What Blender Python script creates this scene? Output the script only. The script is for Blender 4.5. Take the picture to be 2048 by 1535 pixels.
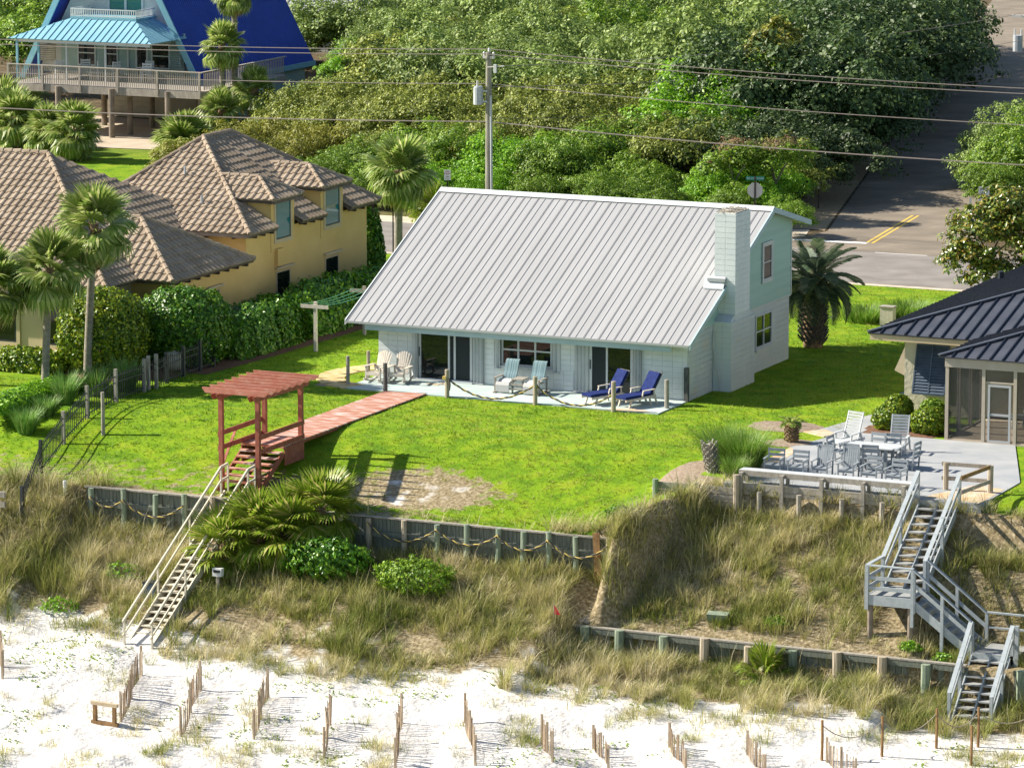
import bpy, bmesh, math, random
import numpy as np
from mathutils import Vector, Matrix, Euler, Quaternion

for o in list(bpy.data.objects):
    bpy.data.objects.remove(o)
scene = bpy.context.scene
COL = scene.collection
R = math.radians
random.seed(7)
rng = np.random.default_rng(11)

# ------------------------------------------------------------------ camera
cam = bpy.data.cameras.new('camera')
cam.lens = 8708 / 2048 * 36
cam.sensor_width = 36
cam.clip_start = 1.0
cam.clip_end = 4000
camo = bpy.data.objects.new('camera', cam)
camo.location = (73.2, -145.4, 28.3)
camo.rotation_euler = (R(90 - 9.95), 0, R(24.51))
COL.objects.link(camo)
scene.camera = camo
CAM = Vector(camo.location)

# ------------------------------------------------------------------ light
SUN_TO = Vector((-0.985, -0.17, 0.68)).normalized()
sun_el = math.asin(SUN_TO.z)
world = bpy.data.worlds.new('World')
scene.world = world
world.use_nodes = True
wn = world.node_tree.nodes
wl = world.node_tree.links
sky = wn.new('ShaderNodeTexSky')
sky.sky_type = 'NISHITA'
sky.sun_disc = False
sky.sun_elevation = sun_el
sky.sun_rotation = math.atan2(SUN_TO.x, SUN_TO.y)
sky.air_density = 1.0
sky.dust_density = 0.6
wl.new(sky.outputs[0], wn['Background'].inputs[0])
wn['Background'].inputs[1].default_value = 0.07
sun = bpy.data.lights.new('sun', 'SUN')
sun.energy = 5.0
sun.angle = R(0.53)
sun.color = (1.0, 0.93, 0.82)
suno = bpy.data.objects.new('sun', sun)
suno.rotation_euler = (-SUN_TO).to_track_quat('-Z', 'Y').to_euler()
suno.location = (0, 0, 60)
COL.objects.link(suno)
scene.view_settings.view_transform = 'Standard'
scene.view_settings.look = 'None'
scene.view_settings.exposure = 1.12
scene.view_settings.gamma = 1.0
scene.view_settings.use_curve_mapping = False
scene.render.engine = 'CYCLES'
scene.cycles.max_bounces = 5
scene.cycles.diffuse_bounces = 3
scene.cycles.glossy_bounces = 2
scene.cycles.transmission_bounces = 3
scene.cycles.transparent_max_bounces = 6

# ------------------------------------------------------------------ materials
MAT = {}
def mat(name, c1, c2=None, c3=None, scale=6.0, rough=0.75, bump=0.0, bscale=40.0, metal=0.0, spec=0.3, stretch=None, lo=0.35, hi=0.65, world=False, detail=4.0):
    m = bpy.data.materials.new(name); m.use_nodes = True
    nt = m.node_tree; n = nt.nodes; l = nt.links
    p = n['Principled BSDF']
    p.inputs['Roughness'].default_value = rough
    p.inputs['Metallic'].default_value = metal
    p.inputs['Specular IOR Level'].default_value = spec
    tc = n.new('ShaderNodeNewGeometry') if world else n.new('ShaderNodeTexCoord')
    co = tc.outputs['Position'] if world else tc.outputs['Object']
    if stretch:
        mp = n.new('ShaderNodeMapping'); mp.inputs['Scale'].default_value = stretch
        l.new(co, mp.inputs[0]); co = mp.outputs[0]
    if c2 is not None:
        nz = n.new('ShaderNodeTexNoise'); nz.inputs['Scale'].default_value = scale
        nz.inputs['Detail'].default_value = detail
        l.new(co, nz.inputs['Vector'])
        cr = n.new('ShaderNodeValToRGB')
        e = cr.color_ramp.elements
        e[0].position = lo; e[0].color = (*c1, 1); e[1].position = hi; e[1].color = (*c2, 1)
        if c3 is not None:
            x = e.new(min(1.0, hi + 0.12)); x.color = (*c3, 1)
        l.new(nz.outputs[0], cr.inputs[0]); l.new(cr.outputs[0], p.inputs['Base Color'])
    else:
        p.inputs['Base Color'].default_value = (*c1, 1)
    if bump:
        nb = n.new('ShaderNodeTexNoise'); nb.inputs['Scale'].default_value = bscale; nb.inputs['Detail'].default_value = 3
        l.new(co, nb.inputs['Vector'])
        b = n.new('ShaderNodeBump'); b.inputs['Strength'].default_value = bump; b.inputs['Distance'].default_value = 0.02
        l.new(nb.outputs[0], b.inputs['Height']); l.new(b.outputs[0], p.inputs['Normal'])
    MAT[name] = m
    return m

def leaf(name, cols, rough=0.5, transl=0.3, objvar=0.25, attr=False, spec=0.35):
    """foliage: colour varies per leaf and a little per plant; light passes through"""
    m = bpy.data.materials.new(name); m.use_nodes = True
    nt = m.node_tree; n = nt.nodes; l = nt.links
    p = n['Principled BSDF']; p.inputs['Roughness'].default_value = rough; p.inputs['Specular IOR Level'].default_value = spec
    cr = n.new('ShaderNodeValToRGB'); e = cr.color_ramp.elements
    e[0].position = 0; e[0].color = (*cols[0], 1); e[1].position = 1; e[1].color = (*cols[-1], 1)
    for i, c in enumerate(cols[1:-1]):
        x = e.new((i + 1) / (len(cols) - 1)); x.color = (*c, 1)
    if attr:
        a = n.new('ShaderNodeAttribute'); a.attribute_name = 'tint'; src = a.outputs['Fac']
    else:
        g = n.new('ShaderNodeNewGeometry'); src = g.outputs['Random Per Island']
    l.new(src, cr.inputs[0])
    oi = n.new('ShaderNodeObjectInfo')
    hs = n.new('ShaderNodeHueSaturation')
    mr = n.new('ShaderNodeMapRange'); mr.inputs[3].default_value = 1 - objvar; mr.inputs[4].default_value = 1 + objvar
    l.new(oi.outputs['Random'], mr.inputs[0]); l.new(mr.outputs[0], hs.inputs['Value'])
    l.new(cr.outputs[0], hs.inputs['Color']); l.new(hs.outputs[0], p.inputs['Base Color'])
    if transl:
        t = n.new('ShaderNodeBsdfTranslucent'); l.new(hs.outputs[0], t.inputs[0])
        mx = n.new('ShaderNodeMixShader'); mx.inputs[0].default_value = transl
        l.new(p.outputs[0], mx.inputs[1]); l.new(t.outputs[0], mx.inputs[2])
        l.new(mx.outputs[0], n['Material Output'].inputs[0])
    MAT[name] = m
    return m

def glass(name, c, rough=0.04):
    m = mat(name, c, rough=rough, spec=0.9); return m

# painted and natural surfaces
mat('roof_white', (0.335, 0.333, 0.33), (0.37, 0.368, 0.365), (0.385, 0.383, 0.38), scale=1.4, rough=0.5, spec=0.3, bump=0.06, bscale=60, stretch=(1.6, .12, .12), world=True)
mat('trim_white', (0.56, 0.58, 0.57), (0.50, 0.53, 0.53), scale=3, rough=0.5)
mat('fascia_blue', (0.42, 0.53, 0.55), (0.38, 0.49, 0.52), scale=2, rough=0.55)
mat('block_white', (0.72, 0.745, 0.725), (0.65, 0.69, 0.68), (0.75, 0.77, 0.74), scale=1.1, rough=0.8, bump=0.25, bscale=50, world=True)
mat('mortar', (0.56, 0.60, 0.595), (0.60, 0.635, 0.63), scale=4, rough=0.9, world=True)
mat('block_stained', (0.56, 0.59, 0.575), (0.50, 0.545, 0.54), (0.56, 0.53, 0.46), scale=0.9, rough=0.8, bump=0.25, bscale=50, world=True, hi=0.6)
mat('mint', (0.33, 0.49, 0.415), (0.38, 0.54, 0.46), scale=1.2, rough=0.6, stretch=(1, 0.2, 4), world=True)
mat('pane', (0.008, 0.011, 0.011), rough=0.03, spec=0.45)
mat('pane_sea', (0.03, 0.16, 0.16), (0.16, 0.30, 0.33), (0.02, 0.10, 0.05), scale=1.6, rough=0.05, spec=0.8, stretch=(1, 1, 3), world=True)  # unused; reflected sea painted into the pane colours
mat('screen', (0.02, 0.028, 0.03), rough=0.5, spec=0.2)
mat('concrete_aqua', (0.38, 0.47, 0.445), (0.46, 0.52, 0.49), (0.50, 0.52, 0.48), scale=1.3, rough=0.8, bump=0.1)
mat('concrete_grey', (0.29, 0.305, 0.315), (0.36, 0.365, 0.365), (0.39, 0.385, 0.37), scale=0.9, rough=0.85, bump=0.1)
mat('concrete_warm', (0.42, 0.34, 0.24), (0.49, 0.41, 0.31), scale=1.0, rough=0.85, bump=0.1)
mat('rust_slab', (0.55, 0.36, 0.20), (0.55, 0.46, 0.36), scale=2.2, rough=0.85)
mat('asphalt', (0.19, 0.17, 0.15), (0.25, 0.225, 0.20), (0.29, 0.265, 0.235), scale=0.8, rough=0.9, bump=0.3, bscale=30)
mat('asphalt_dark', (0.17, 0.14, 0.105), (0.24, 0.20, 0.15), (0.33, 0.28, 0.215), scale=0.5, rough=0.9, bump=0.3, bscale=30)
mat('sand_edge', (0.45, 0.38, 0.28), (0.6, 0.52, 0.41), scale=2, rough=0.95, bump=0.4)
mat('paint_white', (0.75, 0.75, 0.72), (0.5, 0.49, 0.46), scale=4, rough=0.7, lo=0.55, hi=0.8)
mat('paint_yellow', (0.62, 0.42, 0.08), (0.45, 0.34, 0.14), scale=4, rough=0.7, lo=0.5, hi=0.8)
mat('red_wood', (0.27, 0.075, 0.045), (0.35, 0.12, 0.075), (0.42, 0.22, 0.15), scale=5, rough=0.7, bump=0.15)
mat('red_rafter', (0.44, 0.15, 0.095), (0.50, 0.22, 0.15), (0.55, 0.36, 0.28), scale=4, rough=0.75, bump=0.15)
mat('red_deck', (0.36, 0.12, 0.07), (0.42, 0.19, 0.12), (0.58, 0.48, 0.42), scale=1.6, rough=0.8, stretch=(0.8, 6, 1), bump=0.15, lo=0.3, hi=0.5, world=True)
mat('cream_paint', (0.66, 0.60, 0.47), (0.58, 0.53, 0.42), scale=5, rough=0.65)
mat('grey_paint', (0.30, 0.335, 0.345), (0.37, 0.40, 0.41), scale=6, rough=0.6)
mat('grey_tread', (0.27, 0.28, 0.27), (0.36, 0.36, 0.345), scale=5, rough=0.75, stretch=(1, 6, 6))
mat('wood_grey', (0.26, 0.235, 0.195), (0.36, 0.33, 0.28), (0.44, 0.40, 0.34), scale=4, rough=0.85, stretch=(3, 3, 1), bump=0.3)
mat('wood_post', (0.30, 0.25, 0.18), (0.42, 0.36, 0.27), scale=5, rough=0.85, stretch=(3, 3, 0.6), bump=0.3)
mat('wood_dark', (0.06, 0.065, 0.07), (0.13, 0.125, 0.115), scale=5, rough=0.85, stretch=(3, 3, 0.6), bump=0.3)
mat('wood_pale', (0.50, 0.44, 0.36), (0.60, 0.55, 0.47), (0.52, 0.36, 0.22), scale=5, rough=0.8, stretch=(3, 3, 1), bump=0.2)
mat('wood_treated', (0.16, 0.21, 0.15), (0.27, 0.31, 0.22), (0.40, 0.36, 0.26), scale=3, rough=0.85, stretch=(3, 3, 0.8), bump=0.35)
mat('plank_green', (0.11, 0.125, 0.10), (0.20, 0.21, 0.17), (0.32, 0.29, 0.225), scale=4, rough=0.85, stretch=(5, 5, 0.5), bump=0.3, world=True)
mat('wood_brown', (0.20, 0.11, 0.045), (0.30, 0.18, 0.08), scale=5, rough=0.85, stretch=(2, 2, 1), bump=0.3)
mat('wood_tan', (0.42, 0.33, 0.20), (0.52, 0.42, 0.28), (0.36, 0.25, 0.12), scale=4, rough=0.85, bump=0.3)
mat('slat', (0.33, 0.25, 0.17), (0.45, 0.36, 0.26), scale=6, rough=0.9, stretch=(2, 2, 0.5))
mat('slat_dark', (0.19, 0.13, 0.085), (0.28, 0.20, 0.13), scale=6, rough=0.9)
mat('rope_dark', (0.05, 0.05, 0.05), (0.10, 0.095, 0.08), scale=30, rough=0.9)
mat('rope_yellow', (0.50, 0.36, 0.06), (0.55, 0.44, 0.16), scale=20, rough=0.9)
mat('rope_tan', (0.30, 0.25, 0.19), rough=0.9)
mat('navy', (0.012, 0.022, 0.095), (0.02, 0.034, 0.135), scale=8, rough=0.85, spec=0.1)
mat('cushion_stripe', (0.10, 0.17, 0.19), (0.22, 0.31, 0.33), scale=1.0, rough=0.9, stretch=(22, 0.01, 0.01), detail=1, lo=0.42, hi=0.55)
mat('blanket', (0.46, 0.45, 0.43), (0.56, 0.55, 0.52), scale=1.0, rough=0.95, stretch=(26, 0.01, 0.01), detail=1)
mat('poly_grey', (0.25, 0.275, 0.295), (0.30, 0.325, 0.34), scale=3, rough=0.55)
mat('poly_light', (0.46, 0.48, 0.48), (0.54, 0.55, 0.54), scale=3, rough=0.5)
mat('dark_metal', (0.018, 0.02, 0.024), rough=0.5)
mat('iron', (0.022, 0.028, 0.032), rough=0.45, spec=0.4)
mat('yellow_stucco', (0.62, 0.42, 0.15), (0.68, 0.47, 0.18), scale=0.8, rough=0.85, bump=0.12, bscale=20)
mat('cream_stucco', (0.50, 0.40, 0.245), (0.56, 0.45, 0.285), scale=0.8, rough=0.85, bump=0.12, bscale=20)
mat('tile', (0.255, 0.195, 0.135), (0.345, 0.275, 0.20), (0.41, 0.335, 0.255), scale=1.6, rough=0.85, world=True, bump=0.2, bscale=25)
mat('tile_brown', (0.10, 0.082, 0.065), (0.14, 0.11, 0.09), scale=3, rough=0.8)
mat('bracket', (0.06, 0.042, 0.03), rough=0.8)
mat('stucco_rough', (0.50, 0.45, 0.345), (0.57, 0.52, 0.41), scale=2.0, rough=0.9, bump=1.0, bscale=7)
mat('porch_beige', (0.42, 0.36, 0.28), (0.46, 0.40, 0.32), scale=3, rough=0.7)
mat('roof_dark', (0.055, 0.058, 0.07), (0.075, 0.078, 0.092), scale=1.2, rough=0.38, spec=0.5)
mat('roof_seam', (0.012, 0.014, 0.022), rough=0.4)
mat('shutter_blue', (0.05, 0.075, 0.11), (0.07, 0.10, 0.14), scale=3, rough=0.5)
mat('aluminium', (0.45, 0.46, 0.46), rough=0.4, metal=0.3)
mat('roof_blue', (0.016, 0.05, 0.30), (0.022, 0.062, 0.36), scale=0.6, rough=0.5, spec=0.2)
mat('roof_sky', (0.20, 0.40, 0.50), (0.25, 0.45, 0.54), scale=0.9, rough=0.42)
mat('aqua_trim', (0.17, 0.38, 0.46), (0.21, 0.43, 0.51), scale=2, rough=0.55)
mat('aqua_wall', (0.30, 0.40, 0.38), (0.35, 0.45, 0.42), scale=2, rough=0.7)
mat('siding_white', (0.55, 0.565, 0.53), (0.50, 0.52, 0.50), scale=2, rough=0.7)
mat('siding_tan', (0.34, 0.30, 0.22), (0.40, 0.35, 0.26), scale=2, rough=0.8)
mat('deck_wood', (0.30, 0.265, 0.22), (0.40, 0.355, 0.30), scale=3, rough=0.85, stretch=(3, 3, 0.7))
mat('pile_wood', (0.19, 0.155, 0.12), (0.28, 0.23, 0.18), scale=3, rough=0.85)
mat('white_plastic', (0.60, 0.61, 0.60), rough=0.45)
mat('bark_palm', (0.20, 0.175, 0.145), (0.31, 0.275, 0.23), (0.36, 0.33, 0.28), scale=5, rough=0.95, bump=0.6, bscale=16, stretch=(1, 1, 2.5))
mat('bark_boot', (0.10, 0.07, 0.045), (0.26, 0.17, 0.09), (0.34, 0.25, 0.15), scale=7, rough=0.95, bump=0.6, bscale=18)
mat('bark', (0.12, 0.095, 0.07), (0.24, 0.20, 0.15), scale=6, rough=0.95, bump=0.5, bscale=20)
mat('pole_wood', (0.20, 0.19, 0.14), (0.31, 0.30, 0.24), (0.25, 0.33, 0.24), scale=2, rough=0.9, stretch=(4, 4, 0.4), bump=0.3)
mat('galv', (0.42, 0.45, 0.47), (0.50, 0.53, 0.54), scale=4, rough=0.45, metal=0.2)
mat('wire', (0.30, 0.25, 0.22), rough=0.6)
mat('wire_dark', (0.10, 0.085, 0.075), rough=0.6)
mat('line_green', (0.10, 0.30, 0.20), rough=0.6)
mat('sign_white', (0.74, 0.73, 0.71), rough=0.5)
mat('sign_back', (0.56, 0.53, 0.49), (0.62, 0.59, 0.55), scale=3, rough=0.5)
mat('sign_green', (0.015, 0.23, 0.17), rough=0.5)
mat('sign_lime', (0.45, 0.55, 0.02), rough=0.5)
mat('print_black', (0.02, 0.02, 0.022), rough=0.6)
mat('print_red', (0.50, 0.04, 0.05), rough=0.6)
mat('post_dark', (0.06, 0.05, 0.042), rough=0.8)
mat('mulch', (0.20, 0.145, 0.10), (0.33, 0.26, 0.195), (0.40, 0.34, 0.275), scale=9, rough=0.95, bump=1.0, bscale=30)
mat('mulch_red', (0.11, 0.055, 0.032), (0.20, 0.105, 0.062), (0.27, 0.16, 0.10), scale=9, rough=0.95, bump=1.0, bscale=30)
mat('urn', (0.40, 0.35, 0.26), (0.48, 0.42, 0.32), scale=4, rough=0.85)
mat('paver_yellow', (0.50, 0.36, 0.15), (0.56, 0.45, 0.25), (0.50, 0.31, 0.12), scale=3, rough=0.85, bump=0.2)
mat('flag_red', (0.62, 0.05, 0.07), rough=0.8)
mat('litter', (0.30, 0.22, 0.13), (0.42, 0.31, 0.19), (0.22, 0.12, 0.06), scale=5, rough=0.95, bump=0.8, bscale=20)
mat('nest', (0.42, 0.38, 0.31), (0.52, 0.48, 0.41), scale=12, rough=0.95, bump=0.8)
glass('pane_teal', (.015, .16, .165))  # even teal base colour stands in for the reflection in these panes
mat('sea', (.03, .16, .17), (.05, .22, .22), scale=.2, rough=.1, bump=.6, bscale=.6, spec=.5)
# foliage
G = lambda a, b, c: (a, b, c)
leaf('leaf_hedge', [G(0.025, 0.085, 0.008), G(0.06, 0.18, 0.012), G(0.11, 0.26, 0.018), G(0.24, 0.38, 0.03)], rough=0.38, transl=0.2, objvar=0.1)
leaf('leaf_round', [G(0.04, 0.09, 0.008), G(0.1, 0.19, 0.012), G(0.2, 0.29, 0.018), G(0.4, 0.43, 0.03)], rough=0.36, transl=0.25, objvar=0.1)
leaf('leaf_olive', [G(0.085, 0.115, 0.018), G(0.175, 0.215, 0.03), G(0.265, 0.305, 0.045), G(0.36, 0.39, 0.07)], rough=0.55, transl=0.25, objvar=0.16)
leaf('leaf_grey', [G(0.075, 0.13, 0.028), G(0.15, 0.225, 0.045), G(0.225, 0.31, 0.062), G(0.32, 0.4, 0.095)], rough=0.55, transl=0.25, objvar=0.15)
leaf('leaf_gold', [G(0.1, 0.12, 0.014), G(0.2, 0.21, 0.022), G(0.31, 0.31, 0.035), G(0.4, 0.38, 0.07)], rough=0.5, transl=0.3, objvar=0.12)
leaf('leaf_bright', [G(0.07, 0.19, 0.008), G(0.14, 0.33, 0.012), G(0.22, 0.43, 0.018), G(0.32, 0.52, 0.03)], rough=0.45, transl=0.35, objvar=0.1)
leaf('leaf_mid', [G(0.05, 0.12, 0.01), G(0.12, 0.23, 0.016), G(0.2, 0.32, 0.022), G(0.3, 0.42, 0.04)], rough=0.5, transl=0.3, objvar=0.15)
leaf('leaf_magnolia', [G(0.030, 0.068, 0.012), G(0.090, 0.150, 0.018), G(0.225, 0.255, 0.030), G(0.300, 0.195, 0.045)], rough=0.3, transl=0.15, objvar=0.1)
leaf('leaf_russet', [G(0.130, 0.078, 0.039), G(0.221, 0.117, 0.065), G(0.286, 0.182, 0.091), G(0.117, 0.156, 0.039)], rough=0.6, transl=0.25)
leaf('leaf_shade', [G(0.03, 0.06, 0.016), G(0.06, 0.105, 0.026), G(0.105, 0.155, 0.04)], rough=0.5, transl=0.2)  # shade of the roadside trees put into darker leaf colours
leaf('frond_green', [G(0.12, 0.2, 0.035), G(0.22, 0.31, 0.06), G(0.33, 0.41, 0.1), G(0.54, 0.54, 0.24)], rough=0.38, transl=0.4, objvar=0.2, spec=0.25)
leaf('frond_palmetto', [G(0.1, 0.18, 0.015), G(0.19, 0.28, 0.022), G(0.28, 0.36, 0.04), G(0.46, 0.41, 0.14)], rough=0.38, transl=0.4, objvar=0.18, spec=0.2)
leaf('frond_dry', [G(0.286, 0.195, 0.091), G(0.390, 0.286, 0.156), G(0.468, 0.377, 0.247)], rough=0.8, transl=0.2)
leaf('frond_pindo', [G(0.034, 0.068, 0.038), G(0.068, 0.108, 0.061), G(0.108, 0.155, 0.081), G(0.203, 0.223, 0.135)], rough=0.35, transl=0.2, objvar=0.15, spec=0.5)
leaf('grass_lawn', [G(0.07, 0.175, 0.006), G(0.145, 0.265, 0.007), G(0.225, 0.33, 0.009), G(0.32, 0.34, 0.05)], rough=0.6, transl=0.35, objvar=0, attr=True)
leaf('grass_dune', [G(0.12, 0.165, 0.025), G(0.24, 0.275, 0.055), G(0.42, 0.4, 0.13), G(0.58, 0.51, 0.27), G(0.66, 0.59, 0.4)], rough=0.7, transl=0.3, objvar=0, attr=True)
leaf('grass_fresh', [G(0.06, 0.17, 0.015), G(0.13, 0.26, 0.025), G(0.23, 0.37, 0.05), G(0.42, 0.5, 0.16)], rough=0.5, transl=0.35, objvar=0.1, attr=True)
leaf('grass_blue', [G(0.07, 0.17, 0.03), G(0.13, 0.27, 0.05), G(0.2, 0.35, 0.07), G(0.36, 0.46, 0.15)], rough=0.5, transl=0.3, objvar=0.1, attr=True)

# ------------------------------------------------------------------ helpers
class MB:
    """collects shapes; build() links them as ONE mesh object"""
    def __init__(s):
        s.v = []; s.f = []
    def add(s, V, F):
        b = len(s.v); s.v += [tuple(p) for p in V]; s.f += [tuple(i + b for i in f) for f in F]; return s
    def box(s, x0, x1, y0, y1, z0, z1):
        return s.add([(x0, y0, z0), (x1, y0, z0), (x1, y1, z0), (x0, y1, z0), (x0, y0, z1), (x1, y0, z1), (x1, y1, z1), (x0, y1, z1)],
                     [(0, 3, 2, 1), (4, 5, 6, 7), (0, 1, 5, 4), (1, 2, 6, 5), (2, 3, 7, 6), (3, 0, 4, 7)])
    def obb(s, c, sx, sy, sz, rot=(0, 0, 0)):
        m = Euler(rot).to_matrix(); c = Vector(c)
        P = [c + m @ Vector((sx * i / 2, sy * j / 2, sz * k / 2)) for k in (-1, 1) for (i, j) in ((-1, -1), (1, -1), (1, 1), (-1, 1))]
        return s.add(P, [(0, 3, 2, 1), (4, 5, 6, 7), (0, 1, 5, 4), (1, 2, 6, 5), (2, 3, 7, 6), (3, 0, 4, 7)])
    def beam(s, p, q, w, h, up=(0, 0, 1)):
        p = Vector(p); q = Vector(q); d = (q - p).normalized(); u = Vector(up)
        a = d.cross(u)
        if a.length < 1e-4: a = d.cross(Vector((1, 0, 0)))
        a.normalize(); b = a.cross(d)
        P = [e + a * (w / 2 * i) + b * (h / 2 * j) for e in (p, q) for (i, j) in ((-1, -1), (1, -1), (1, 1), (-1, 1))]
        return s.add(P, [(0, 1, 2, 3), (7, 6, 5, 4), (0, 4, 5, 1), (1, 5, 6, 2), (2, 6, 7, 3), (3, 7, 4, 0)])
    def tube(s, pts, r, n=6):
        pts = [Vector(p) for p in pts]; m = len(pts)
        rr = r if isinstance(r, (list, tuple)) else [r] * m
        V = []; a = None
        for i in range(m):
            d = (pts[min(i + 1, m - 1)] - pts[max(i - 1, 0)]).normalized()
            if a is None:
                a = d.orthogonal().normalized()
            a = (a - d * a.dot(d)).normalized(); b = d.cross(a)
            for k in range(n):
                t = 2 * math.pi * k / n
                V.append(pts[i] + (a * math.cos(t) + b * math.sin(t)) * rr[i])
        F = [(i * n + k, i * n + (k + 1) % n, (i + 1) * n + (k + 1) % n, (i + 1) * n + k) for i in range(m - 1) for k in range(n)]
        F.append(tuple(range(n - 1, -1, -1))); F.append(tuple((m - 1) * n + k for k in range(n)))
        return s.add(V, F)
    def cyl(s, x, y, z0, z1, r, n=10, r2=None):
        return s.tube([(x, y, z0), (x, y, z1)], [r, r if r2 is None else r2], n)
    def prism(s, pts, vec):
        n = len(pts); vec = Vector(vec); P = [Vector(p) for p in pts]
        return s.add(P + [p + vec for p in P], [tuple(range(n - 1, -1, -1)), tuple(range(n, 2 * n))] + [(i, (i + 1) % n, n + (i + 1) % n, n + i) for i in range(n)])
    def poly(s, pts):
        return s.add(pts, [tuple(range(len(pts)))])
    def lathe(s, c, prof, n=16):
        V = []; F = []
        for (r, z) in prof:
            for k in range(n):
                t = 2 * math.pi * k / n; V.append((c[0] + r * math.cos(t), c[1] + r * math.sin(t), c[2] + z))
        m = len(prof)
        for i in range(m - 1):
            for k in range(n): F.append((i * n + k, i * n + (k + 1) % n, (i + 1) * n + (k + 1) % n, (i + 1) * n + k))
        F.append(tuple(range(n - 1, -1, -1))); F.append(tuple((m - 1) * n + k for k in range(n)))
        return s.add(V, F)
    def mesh(s, name, material=None, smooth=False, origin=(0, 0, 0)):
        me = bpy.data.meshes.new(name)
        o = origin
        me.from_pydata([(p[0] - o[0], p[1] - o[1], p[2] - o[2]) for p in s.v], [], s.f)
        bm = bmesh.new(); bm.from_mesh(me); bmesh.ops.recalc_face_normals(bm, faces=bm.faces); bm.to_mesh(me); bm.free()
        if smooth: me.polygons.foreach_set('use_smooth', [True] * len(me.polygons))
        if material: me.materials.append(MAT[material])
        return me
    def build(s, name, material, parent=None, smooth=False, origin=None):
        if origin is None: origin = tuple(parent['_o']) if parent is not None and '_o' in parent else (0, 0, 0)
        return link(name, s.mesh(name, material, smooth, origin), parent)

def link(name, data, parent=None, loc=(0, 0, 0), rot=(0, 0, 0), scale=(1, 1, 1)):
    o = bpy.data.objects.new(name, data); COL.objects.link(o)
    o.location = loc; o.rotation_euler = rot; o.scale = scale
    if parent is not None:
        o.parent = parent
        if '_o' in parent: o['_o'] = parent['_o']
    return o
def tag(o, label, cat, group=None):
    o['label'] = label; o['category'] = cat
    if group: o['group'] = group
    return o
def thing(name, label, cat, loc=(0, 0, 0), group=None, rz=0):
    o = bpy.data.objects.new(name, None); COL.objects.link(o); o.empty_display_size = 0.2
    o.location = loc; o.rotation_euler = (0, 0, rz); o['_o'] = list(loc)
    return tag(o, label, cat, group)
def proto(name): return thing(name, '', '')
def kind(o, k): o['kind'] = k; return o
def dup(T, loc, rz=0, label=None, cat=None, group=None, scale=1.0, first=[]):
    """a copy of a thing with copies of its parts and sub-parts"""
    def cp(o, par):
        c = o.copy(); COL.objects.link(c); c.parent = par
        for ch in o.children: cp(ch, c)
        return c
    r = cp(T, None); r.location = loc; r.rotation_euler = (0, 0, rz); r.scale = (scale,) * 3
    if label: tag(r, label, cat, group)
    return r
def drop(T):
    for c in list(T.children_recursive): bpy.data.objects.remove(c)
    bpy.data.objects.remove(T)
def clip(poly, ax, lo, hi):
    ax = Vector(ax)
    for sgn, lim in ((1, lo), (-1, -hi)):
        out = []
        for i in range(len(poly)):
            a = poly[i]; b = poly[(i + 1) % len(poly)]; da = sgn * a.dot(ax) - lim; db = sgn * b.dot(ax) - lim
            if da >= 0: out.append(a)
            if (da > 0) != (db > 0) and abs(da - db) > 1e-9: out.append(a + (b - a) * (da / (da - db)))
        poly = out
        if len(poly) < 3: return []
    return poly
def newell(P):
    n = Vector((0, 0, 0))
    for i in range(len(P)):
        a = P[i]; b = P[(i + 1) % len(P)]; n += Vector(((a.y - b.y) * (a.z + b.z), (a.z - b.z) * (a.x + b.x), (a.x - b.x) * (a.y + b.y)))
    n.normalize(); return n if n.z >= 0 else -n
def strips(poly, ax, w, off=0.0):
    poly = [Vector(p) for p in poly]; ax = Vector(ax).normalized(); ds = [p.dot(ax) for p in poly]; a = min(ds) + off; res = []
    if off > 0: a -= w
    while a < max(ds) - 1e-3:
        c = clip(poly, ax, a, a + w)
        if len(c) >= 3: res.append((c, a, a + w))
        a += w
    return res
def seam_roof(T, poly, ax, up, w, m, seam_m, rib=0.035, ribh=0.04, th=0.025, name='roof_panel', off=0.0, ribs=(0.0,)):
    """standing-seam metal roof: every panel a part with its seams as sub-part"""
    poly = [Vector(p) for p in poly]; axn = Vector(ax).normalized()
    nrm = newell(poly)
    for c, a, b in strips(poly, axn, w, off):
        pm = MB(); pm.prism([p - nrm * th for p in c], nrm * th); po = pm.build(name, m, T)
        rm = MB(); any_ = False
        for f in ribs:
            s = clip(c, axn, a + f * w - 1e-4 + 0.002, a + f * w + rib)
            if len(s) >= 3:
                rm.prism([p + nrm * 0.001 for p in s], nrm * ribh); any_ = True
        if any_: rm.build('seam', seam_m, po)

TXT = {}
for body, size in (('SPEED', .14), ('LIMIT', .14), ('15', .32), ('NO', .1), ('PARKING', .075), ('ON', .05), ('ROAD', .05), ('<----', .08), ('SEA OATS ROAD', .105)):
    cu = bpy.data.curves.new('lettering', 'FONT'); cu.body = body; cu.size = size; cu.align_x = 'CENTER'; cu.align_y = 'CENTER'; cu.extrude = .002; cu.resolution_u = 2
    ob = bpy.data.objects.new('lettering', cu); COL.objects.link(ob)
    TXT[body] = bpy.data.meshes.new_from_object(ob.evaluated_get(bpy.context.evaluated_depsgraph_get())); bpy.data.objects.remove(ob); bpy.data.curves.remove(cu)
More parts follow.
